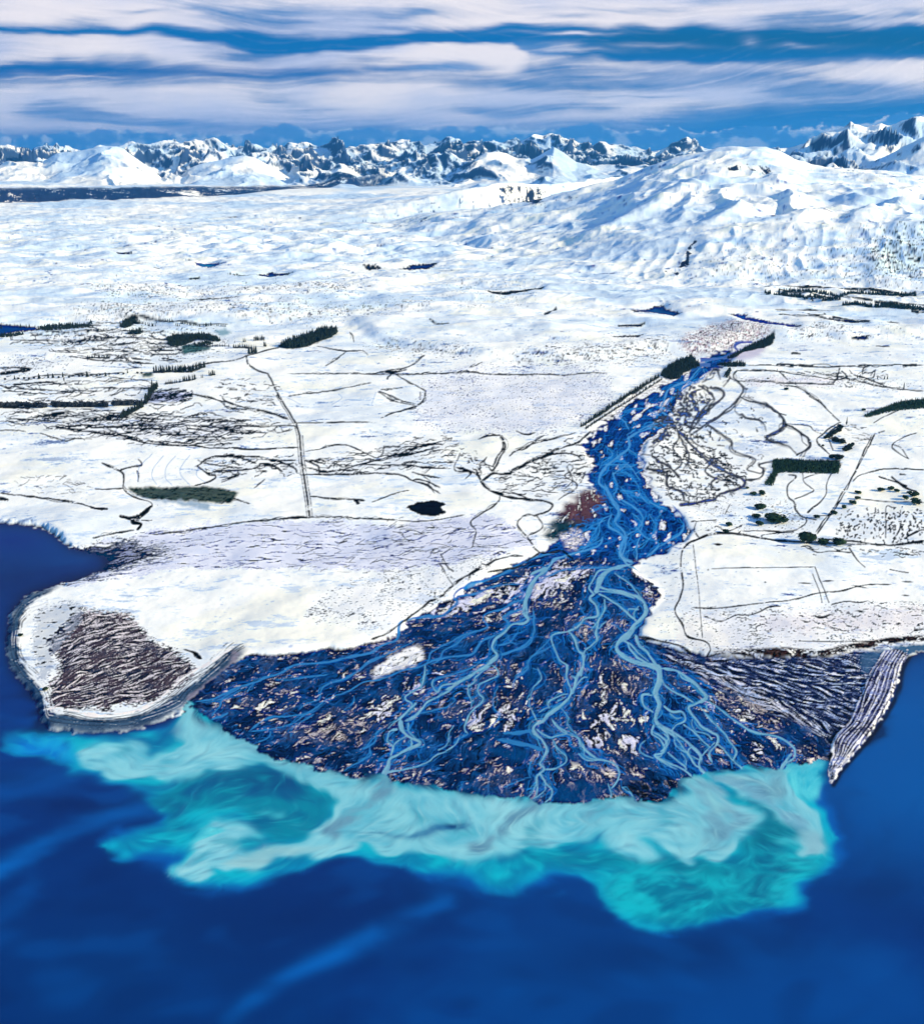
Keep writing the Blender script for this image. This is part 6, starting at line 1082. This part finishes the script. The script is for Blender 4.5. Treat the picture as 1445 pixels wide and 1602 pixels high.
# ------------------------------------------------------------------ trees and bushes
if bpy:
    def plant_mat(name, c1, c2, scale=.5, snow=0.0):
        m = bpy.data.materials.new(name); m.use_nodes = True; t = m.node_tree; b = t.nodes['Principled BSDF']
        tc = t.nodes.new('ShaderNodeTexCoord'); n = t.nodes.new('ShaderNodeTexNoise'); n.inputs['Scale'].default_value = scale; n.inputs['Detail'].default_value = 4
        r = t.nodes.new('ShaderNodeValToRGB'); r.color_ramp.elements[0].position = .38; r.color_ramp.elements[0].color = (*c1, 1); r.color_ramp.elements[1].position = .64; r.color_ramp.elements[1].color = (*c2, 1)
        if snow:
            e = r.color_ramp.elements.new(.70); e.color = (snow, snow, snow*1.05, 1)
        t.links.new(tc.outputs['Object'], n.inputs['Vector']); t.links.new(n.outputs['Fac'], r.inputs[0]); t.links.new(r.outputs[0], b.inputs['Base Color'])
        b.inputs['Roughness'].default_value = .95; b.inputs['Specular IOR Level'].default_value = .05; return m
    MP = plant_mat('pine_foliage', (.006, .010, .012), (.016, .028, .022)); MF = plant_mat('frosted_foliage', (.012, .016, .024), (.05, .06, .08), .6, .45); MB = plant_mat('bush_foliage', (.006, .014, .010), (.035, .075, .030), .35)
    MG = plant_mat('plantation_foliage', (.006, .018, .012), (.028, .062, .036), .12); MT = plant_mat('bark', (.02, .015, .012), (.05, .04, .03))
    def conifer_geo(seed, wide=.24):
        r = np.random.default_rng(seed); V, F = [], []
        n = 6
        for k in range(n):
            z0 = .10+.80*k/n; z1 = min(1.0, z0+.34); R = wide*(1-(z0-.06))*r.uniform(.85, 1.15)+.02; m = 10; b = len(V); ph = r.uniform(0, 6.28)
            for i in range(m):
                a = ph+2*math.pi*i/m; q = R*(1.15 if i % 2 else .68)*r.uniform(.85, 1.12); V.append((q*math.cos(a), q*math.sin(a), z0-(.035 if i % 2 else -.02)))
            V.append((r.uniform(-.01, .01), r.uniform(-.01, .01), z1)); V.append((0, 0, z0+.06))
            for i in range(m): F.append((b+i, b+(i+1) % m, b+m)); F.append((b+(i+1) % m, b+i, b+m+1))
        return np.array(V), F
    def round_geo(seed, flat=.9, n=150):
        r = np.random.default_rng(seed); V, F = [], []
        lob = r.standard_normal((7, 3)); lob /= np.linalg.norm(lob, axis=1)[:, None]; lob[:, 2] = np.abs(lob[:, 2])*.6; lr = r.uniform(.4, .62, 7)
        for i in range(n):
            j = i % 7; d = r.standard_normal(3); d /= np.linalg.norm(d); c = lob[j]*.42+d*lr[j]*r.uniform(.75, 1.0)*np.array([1, 1, .9]); c[2] = max(c[2]*flat+.50, .05)
            s_ = r.uniform(.10, .19); u = np.cross(d, r.standard_normal(3)); u /= np.linalg.norm(u); v = np.cross(d, u); b = len(V)
            for x_, y_ in ((-1, -.7), (1, -.8), (.8, .9), (-.7, 1)): V.append(c+s_*(x_*u+y_*v)+d*r.uniform(-.04, .04))
            F.append((b, b+1, b+2)); F.append((b, b+2, b+3))
        for k in range(7):                                     # dark inner mass so the crown is not hollow
            b = len(V); c = lob[k]*.30; c = np.array([c[0], c[1], c[2]*flat+.46]); q = lr[k]*.78
            for a in ((1, 0, 0), (0, 1, 0), (-1, 0, 0), (0, -1, 0), (0, 0, 1), (0, 0, -1)): V.append(c+q*np.array(a)*r.uniform(.85, 1.1))
            for i in range(4): F.append((b+i, b+(i+1) % 4, b+4)); F.append((b+(i+1) % 4, b+i, b+5))
        V = np.array(V)*np.array([.5, .5, .55]); V[:, 2] = np.maximum(V[:, 2], 0); return V, F
    def trunk_geo(h=.2, r0=.022):
        V, F = [], []
        for z_, q in ((-.06, r0), (h, r0*.75), (h*2.2, r0*.3)):
            for i in range(6): a = i*math.pi/3; V.append((q*math.cos(a), q*math.sin(a), z_))
        for l_ in range(2):
            for i in range(6): F.append((l_*6+i, l_*6+(i+1) % 6, l_*6+6+(i+1) % 6, l_*6+6+i))
        return np.array(V), F
    def mesh_of(name, V, F, m):
        me = bpy.data.meshes.new(name); me.from_pydata([tuple(v) for v in V], [], F); me.update(); me.materials.append(m); return me
    PINES = [mesh_of('pine_crown', *conifer_geo(i, w), MP) for i, w in enumerate((.22, .27, .32, .19))]
    FROST = [mesh_of('frosted_crown', *round_geo(20+i, 1.15), MF) for i in range(4)]
    BUSH = [mesh_of('bush_crown', *round_geo(40+i, .85, 210), MB) for i in range(4)]
    DARKB = [mesh_of('scrub_crown', *round_geo(60+i, .9, 120), MP) for i in range(3)]
    TRK = mesh_of('tree_trunk', *trunk_geo(), MT)
    def at(px, py):
        z = 0.0
        for _ in range(6):
            X, Y = ground_xy(px, py, z); c = CX+X*FL/(Y*CP+HC*SP); z = float(height(np.array([c]), np.array([Y]))[0])
        return X, Y, z
    def mpp(Y): return Y*CP/FL+.18                                # metres per photo pixel at distance Y
    ORD = 'first second third fourth fifth sixth seventh eighth ninth tenth eleventh twelfth thirteenth fourteenth fifteenth sixteenth seventeenth eighteenth nineteenth twentieth'.split()
    prng = np.random.default_rng(99)
    def plant(kind, px, py, hpx, wpx=None, label='', group=None, cat='tree', crown=None, name=None):
        X, Y, z = at(px, py); k = mpp(math.hypot(X, Y)+60)
        h = hpx*k*1.02; w = (wpx*k) if wpx else None
        root = bpy.data.objects.new(name or kind, None); C.objects.link(root); root.location = (X, Y, z-.15); root.rotation_euler = (0, 0, float(prng.uniform(0, 6.28)))
        root['label'] = label; root['category'] = cat
        if group: root['group'] = group
        meshes = dict(pine_tree=PINES, frosted_tree=FROST, bush=BUSH, scrub_bush=DARKB)[kind]
        cr = bpy.data.objects.new('crown', meshes[int(prng.integers(len(meshes)))]); C.objects.link(cr); cr.parent = root
        cr.scale = (w or h, w or h, h); tr = bpy.data.objects.new('trunk', TRK); C.objects.link(tr); tr.parent = root; tr.scale = (h, h, h)
        return root
    def row(kind, pts, n, h, label, group, wpx=None, jx=.8, jy=.6, hv=.18, num=False, **k):
        p = spline(pts, .5); d = np.concatenate([[0], np.cumsum(np.hypot(*np.diff(p, axis=0).T))])
        for i in range(n):
            s_ = d[-1]*(i+.5+prng.uniform(-.25, .25))/n; x = np.interp(s_, d, p[:, 0]); y = np.interp(s_, d, p[:, 1])
            plant(kind, x+prng.normal()*jx*.5, y+prng.normal()*jy*.5, h*prng.uniform(1-hv, 1+hv), wpx, label+(', %s from the left' % ORD[i] if num else ''), group, **k)
    K3 = Z(0, 470, 4.014); K5 = Z(300, 470, 3.6125)
    # single trees along the field edge at the left
    lab = 'small dark conifer in the spaced row along the left field edge'; g1 = 'spaced trees along the left field edge'
    for i, (x, y, h) in enumerate(((95, 498, 28), (248, 494, 34), (305, 490, 34), (335, 488, 30), (397, 484, 34), (550, 482, 36), (665, 478, 30), (803, 458, 26))):
        (q,) = K3(x, y); plant('pine_tree', *q, h/4.014, None, lab+', '+ORD[i]+' from the left', g1)
    lab = 'tiny frosted round tree in the spaced row at left'
    for i, (x, y) in enumerate(((35, 500), (120, 496), (155, 494), (185, 497), (215, 491), (372, 488), (435, 486), (460, 479), (500, 480), (520, 477), (575, 474), (610, 476), (632, 472), (690, 467), (745, 464), (778, 465), (865, 459), (890, 461))):
        (q,) = K3(x, y); plant('frosted_tree', *q, 4.6, 4.6, lab+', '+ORD[i]+' frosted one from the left', g1)
    lab = 'frosted round crowned tree in the long hedge row across the left plain'; g2 = 'frosted trees in the long hedge row'
    row('frosted_tree', K3(-150,672, 0,672, 170,672, 285,674), 20, 12, lab+', left stretch', g2, 12.5, jx=1); row('frosted_tree', K3(330,668, 500,668, 680,670), 17, 11.5, lab+', middle stretch', g2, 11, jx=1); row('frosted_tree', K3(710,664, 800,660, 885,655), 9, 11, lab+', right stretch', g2, 10.5, jx=1)
    lab = 'black conifer in the crooked shelterbelt that ends the frosted hedge row'; g3 = 'conifers in the crooked left shelterbelt'
    row('pine_tree', K3(985,540, 955,575, 930,620, 915,655), 16, 12, lab+', upright upper part', g3, 9, jx=3); row('pine_tree', K3(905,660, 860,690, 800,720, 750,745), 22, 11, lab+', slanting lower part', g3, 9, jx=3, jy=1.6)
    lab = 'dark conifer in the tall double shelterbelt left of the field track'; g4 = 'conifers in the tall shelterbelt'
    row('pine_tree', K3(965,456, 1100,452, 1200,446, 1290,420), 34, 11, lab, g4, 7, jy=1.2)
    lab = 'dark conifer in the broken tree row below the tall shelterbelt'; g5 = 'conifers in the broken tree row'
    row('pine_tree', K3(1035,528, 1090,524, 1140,515), 9, 6.5, 'short dark conifer at the left end of the broken tree row', g5, 4, num=True); row('pine_tree', K3(1145,512, 1200,504, 1238,495), 8, 9.5, 'taller dark conifer mid way along the broken tree row', g5, 6, num=True); row('pine_tree', K3(1262,488, 1275,486), 2, 6.5, 'small conifer of the lone pair in the broken tree row', g5, 4, num=True); row('pine_tree', K3(1312,475, 1355,470), 5, 8.5, 'dark conifer of the clump ending the broken tree row', g5, 5.5, num=True)
    lab = 'black pine in the small broken clump on the far left snow flat'; g6 = 'pines in the far left clump'
    row('pine_tree', K3(552,365, 600,362), 5, 5.2, 'black pine in the left half of the far left clump', g6, 4.4, num=True); row('pine_tree', K3(610,360, 690,362), 6, 5.2, 'black pine in the right half of the far left clump', g6, 4.2, num=True); row('pine_tree', K3(725,352, 755,350), 2, 3.4, 'tiny black pine of the pair right of the far left clump', g6, 3.4, num=True)
    lab = 'black pine near the road junction below the moraine hills'; g7 = 'pines near the road junction'
    row('pine_tree', K5(235,270, 300,268, 345,275), 12, 7, 'black pine in the line left of the road junction', g7, 5, num=True); row('pine_tree', K5(318,305, 345,304, 370,300), 7, 12, 'tall black pine in the clump on the road junction', g7, 7, num=True); row('pine_tree', K5(352,228, 412,226), 8, 8.5, 'black pine in the block above the road junction', g7, 5, num=True); row('pine_tree', K5(405,262, 424,260), 3, 8, 'black pine of the trio just above the road junction', g7, 5, num=True); row('pine_tree', K5(290,232, 308,232), 2, 8, 'black pine of the lone pair above the road junction', g7, 5, num=True)
    row('pine_tree', K3(1150,296, 1250,292, 1440,292), 18, 5.5, 'small black pine in the thin row under the dark wood', 'pines in the thin row under the wood', 3.2)
    row('pine_tree', K3(880,120, 1000,128, 1150,150, 1260,165), 30, 5.5, 'black pine on the curved line along the snowy rise', 'pines on the curved line of the rise', 4); row('pine_tree', K3(1275,164, 1335,160), 6, 6, 'black pine on the curved line along the snowy rise', 'pines on the curved line of the rise', 4); row('pine_tree', K3(1360,160, 1425,162), 6, 4.5, 'black pine on the curved line along the snowy rise', 'pines on the curved line of the rise', 3)
    for i, x in enumerate((10, 132, 168, 188)): (q,) = K3(x, 172); plant('pine_tree', *q, 6.5, 4.6, 'black pine standing by the small blue lake, %s from the left edge' % ORD[i], 'pines by the small left lake')
    # river bank belt: two lines of pines
    lab = 'dark pine in the straight belt along the left river bank'; g8 = 'pines in the river bank belt'
    row('pine_tree', U(118,722, 250,632, 400,530, 540,445, 640,385), 62, 8.5, lab+', left line', g8, 6.0, jy=.8); row('pine_tree', U(150,734, 280,645, 420,555, 560,462, 660,400), 38, 6.0, lab+', lower right line', g8, 4.6)
    # right plain
    for x, y, h in ((533, 602, 22), (958, 640, 32), (1030, 642, 26), (1046, 640, 26), (1155, 646, 28), (1198, 648, 26), (1216, 648, 26)):
        (q,) = R6(x, y); plant('pine_tree', *q, h/3.96, 3.8, 'small lone dark conifer on the far right snow plain, %s from the left' % {533: 'first', 958: 'second', 1030: 'third', 1046: 'fourth', 1155: 'fifth', 1198: 'sixth', 1216: 'seventh'}[x], 'lone conifers of the far right plain')
    for x, y, h, lb in ((1317, 712, 46, 'tall slim dark conifer standing alone at the right edge of the plain'), ):
        (q,) = R6(x, y); plant('pine_tree', *q, h/3.96, 4.0, lb)
    (q,) = R6(590, 713); plant('bush', *q, 6.5, 8, 'dark bush at the head of the stony patch right of the river', None, 'bush')
    (q,) = R6(478, 645); plant('bush', *q, 3.4, 5, 'tiny dark bush right of the river head beside the fence line', None, 'bush')
    (q,) = R4(963, 178); plant('pine_tree', *q, 13, 7, 'tall conifer at the upper end of the dark creek trees on the right')
    (q,) = R4(1070, 90); plant('bush', *q, 6.5, 7, 'dark bush just left of the long green plantation strip', None, 'bush')
    lab = 'black scrubby tree in the dark creek line right of the river plain'; g9 = 'trees in the dark creek line'
    row('scrub_bush', R4(940,190, 900,225, 850,255, 835,265), 12, 9, lab, g9, 9, jx=3, jy=3, cat='tree'); row('scrub_bush', R4(880,270, 920,285, 950,290), 8, 9.5, lab, g9, 10, jx=3, jy=3, cat='tree'); row('scrub_bush', R4(945,335, 975,325, 1010,305), 7, 9.5, lab, g9, 10, jx=2, jy=3, cat='tree'); row('scrub_bush', R4(865,380, 895,385, 925,395, 945,385), 6, 9, lab, g9, 10, jx=1, cat='tree')
    (q,) = R4(815, 310); plant('scrub_bush', *q, 5, 6, 'small black bush alone left of the dark creek trees', None, 'bush')
    for x, y, w, h, lb in ((385, 608, 50, 32, 'dark green bush nearest the blue side stream on the right plain'), (442, 612, 50, 50, 'round green bush above the pair stacked on the right plain'), (430, 700, 82, 58, 'wide green bush in the middle of the bush column on the right plain'), (405, 750, 66, 36, 'low green bush left of the largest one on the right plain'),
                         (425, 800, 62, 44, 'green bush under the low one left of the largest bush'), (530, 778, 150, 84, 'largest round green thicket on the snow beside the river'), (236, 803, 58, 36, 'lone dark green bush on the snow left of the bush column'), (215, 845, 48, 36, 'lowest lone bush left of the bush column above the road'),
                         (716, 912, 120, 118, 'tall dark green tree clump at the junction of road and track'), (822, 914, 84, 50, 'bush thicket just right of the tall clump at the road'), (908, 916, 96, 60, 'broad green thicket at the right end of the roadside trees'), (780, 755, 44, 34, 'small dark bush above the tall clump at the road'),
                         (885, 732, 50, 38, 'dark bush on the diagonal track nearest the road'), (947, 695, 42, 34, 'dark bush on the diagonal track, second from the road'), (998, 668, 48, 42, 'dark bush right of the diagonal track, third from the road'), (1030, 640, 40, 36, 'dark bush right of the diagonal track, fourth from the road'),
                         (1032, 602, 44, 30, 'uppermost dark bush right of the diagonal track'), (1175, 588, 50, 36, 'pointed dark bush standing alone in the field right of the track'), (1238, 578, 44, 36, 'dark bush above the bare scrub, left of its close neighbour'), (1275, 592, 40, 28, 'small dark bush above the bare scrub, right of its close neighbour'),
                         (1326, 638, 40, 42, 'upright dark bush left of the right edge clump'), (1386, 620, 64, 44, 'dark bush on top of the right edge clump'), (1396, 668, 70, 60, 'wide green bush at the foot of the right edge clump'), (1352, 600, 36, 24, 'small bush at the upper left of the right edge clump'), (350, 572, 30, 20, 'tiny bush on the bank where the side streams meet')):
        (q,) = R4(x, y); plant('bush', *q, h/3.96, w/3.96*1.05, lb, None, 'bush')
    (q,) = L6(95, 622); plant('bush', *q, 7, 9, 'green bush on the upper beach of the brown peninsula', None, 'bush')
    (q,) = L6(206, 866); plant('bush', *q, 7, 11, 'green bush on the lower beach of the brown peninsula', None, 'bush')
    # woods that read as one mass
    def wood(name, polys, hpx, sp, label, mat, geo=conifer_geo, seed=1, wide=None, jit=.35):
        gs = [geo(seed+i) for i in range(3)]; VV, FF, nb = [], [], 0; r = np.random.default_rng(seed)
        for pts in polys:
            xs = [p[0] for p in pts]; ys = [p[1] for p in pts]; spy = sp*.42
            gx1, gy1 = np.meshgrid(np.arange(min(xs), max(xs)+sp, sp), np.arange(min(ys), max(ys)+spy, spy)); gx1 = gx1+r.normal(size=gx1.shape)*sp*jit; gy1 = gy1+r.normal(size=gy1.shape)*spy*jit
            ok = inside(pts, gx1, gy1)
            for x, y in zip(gx1[ok], gy1[ok]):
                X, Y, z = at(x, y); k = mpp(math.hypot(X, Y)); h = hpx*k*r.uniform(.5, 1.35); w = (wide or hpx*.8)*k/.5*.62; V, F = gs[int(r.integers(3))]; a = r.uniform(0, 6.28); ca_, sa_ = math.cos(a), math.sin(a)
                W_ = np.stack([(V[:, 0]*ca_-V[:, 1]*sa_)*w+X, (V[:, 0]*sa_+V[:, 1]*ca_)*w+Y, V[:, 2]*h+z-.2], 1); VV.append(W_); FF += [tuple(i+nb for i in f) for f in F]; nb += len(V)
        o = bpy.data.objects.new(name, mesh_of(name, np.vstack(VV), FF, mat)); C.objects.link(o); o['kind'] = 'stuff'; o['label'] = label; return o
    wood('pine_plantation', [R4(508,392, 600,394, 720,402, 918,408, 928,430, 912,482, 780,480, 620,474, 560,472, 540,478, 508,556, 452,552, 482,502, 506,472, 502,425)], 4.2, 2.6, 'dark green block of young pines with a tail beside the blue stream', MG, seed=3)
    wood('pine_plantation', [R4(1068,124, 1110,104, 1200,72, 1300,36, 1445,16, 1700,0, 1700,60, 1445,76, 1300,90, 1200,104, 1130,124, 1088,132)], 4.2, 2.6, 'long dark green strip of young pines curving in from the right edge', MG, seed=5)
    wood('pine_wood', [U(648,372, 700,318, 770,278, 850,248, 895,290, 905,315, 860,330, 800,360, 770,392, 720,400, 680,390)], 7, 2.4, 'black pine wood on the left bank at the head of the river', MP, seed=7)
    wood('pine_wood', [R6(250,505, 330,460, 400,425, 470,395, 515,375, 520,390, 505,430, 450,455, 400,462, 330,480, 270,515, 215,520), R6(160,555, 240,548, 300,545, 345,560, 340,570, 260,572, 200,568), R6(205,630, 240,580, 252,592, 225,640)], 5, 2.2, 'black pine strip following the bend at the head of the river', MP, seed=9)
    wood('pine_wood', [K5(492,262, 560,235, 650,205, 740,172, 815,168, 824,185, 790,210, 700,238, 620,268, 540,272)], 9, 2.4, 'large black pine wood right of the road junction under the hills', MP, seed=11)
    wood('pine_wood', [K3(752,170, 770,145, 800,120, 850,112, 880,118, 850,140, 820,168, 790,176), K3(800,212, 830,195, 880,190, 897,205, 870,216)], 6, 2.2, 'black pine wood on the shoulder of the snowy rise at left', MP, seed=13)
    wood('pine_wood', [K3(1045,240, 1100,222, 1200,214, 1300,212, 1370,240, 1384,255, 1360,262, 1290,250, 1230,245, 1200,262, 1140,288, 1070,292), K3(1220,280, 1300,262, 1340,275, 1300,286, 1230,288)], 5, 2.2, 'black wood above the small green field on the left plain', MP, seed=15)
    wood('pine_wood', [K3(235,188, 280,165, 400,155, 500,155, 578,162, 560,170, 450,180, 380,186, 300,192), K3(-200,222, 0,222, 80,212, 160,214, 100,226, 0,236, -200,240), K3(555,150, 572,135, 585,152)], 5, 2.4, 'black belt of trees beside the small blue lake at far left', MP, seed=17)
    wood('shelterbelt', [R6(455,112, 500,104, 502,110, 460,116), R6(515,104, 552,98, 553,104, 517,108), R6(565,98, 780,107, 1100,118, 1392,131, 1392,137, 1100,124, 780,112, 565,103)], 5.6, 1.8, 'long black shelterbelt at the foot of the right hand hill, the upper one', MP, seed=19)
    wood('shelterbelt', [R6(545,124, 620,130, 720,143, 926,164, 926,170, 720,149, 545,128), R6(940,172, 1120,190, 1120,197, 940,178), R6(1133,196, 1240,188, 1290,198, 1445,216, 1700,235, 1700,245, 1445,224, 1240,206, 1133,202)], 6.2, 1.8, 'broken black shelterbelt below the long one at the foot of the hill', MP, seed=21)
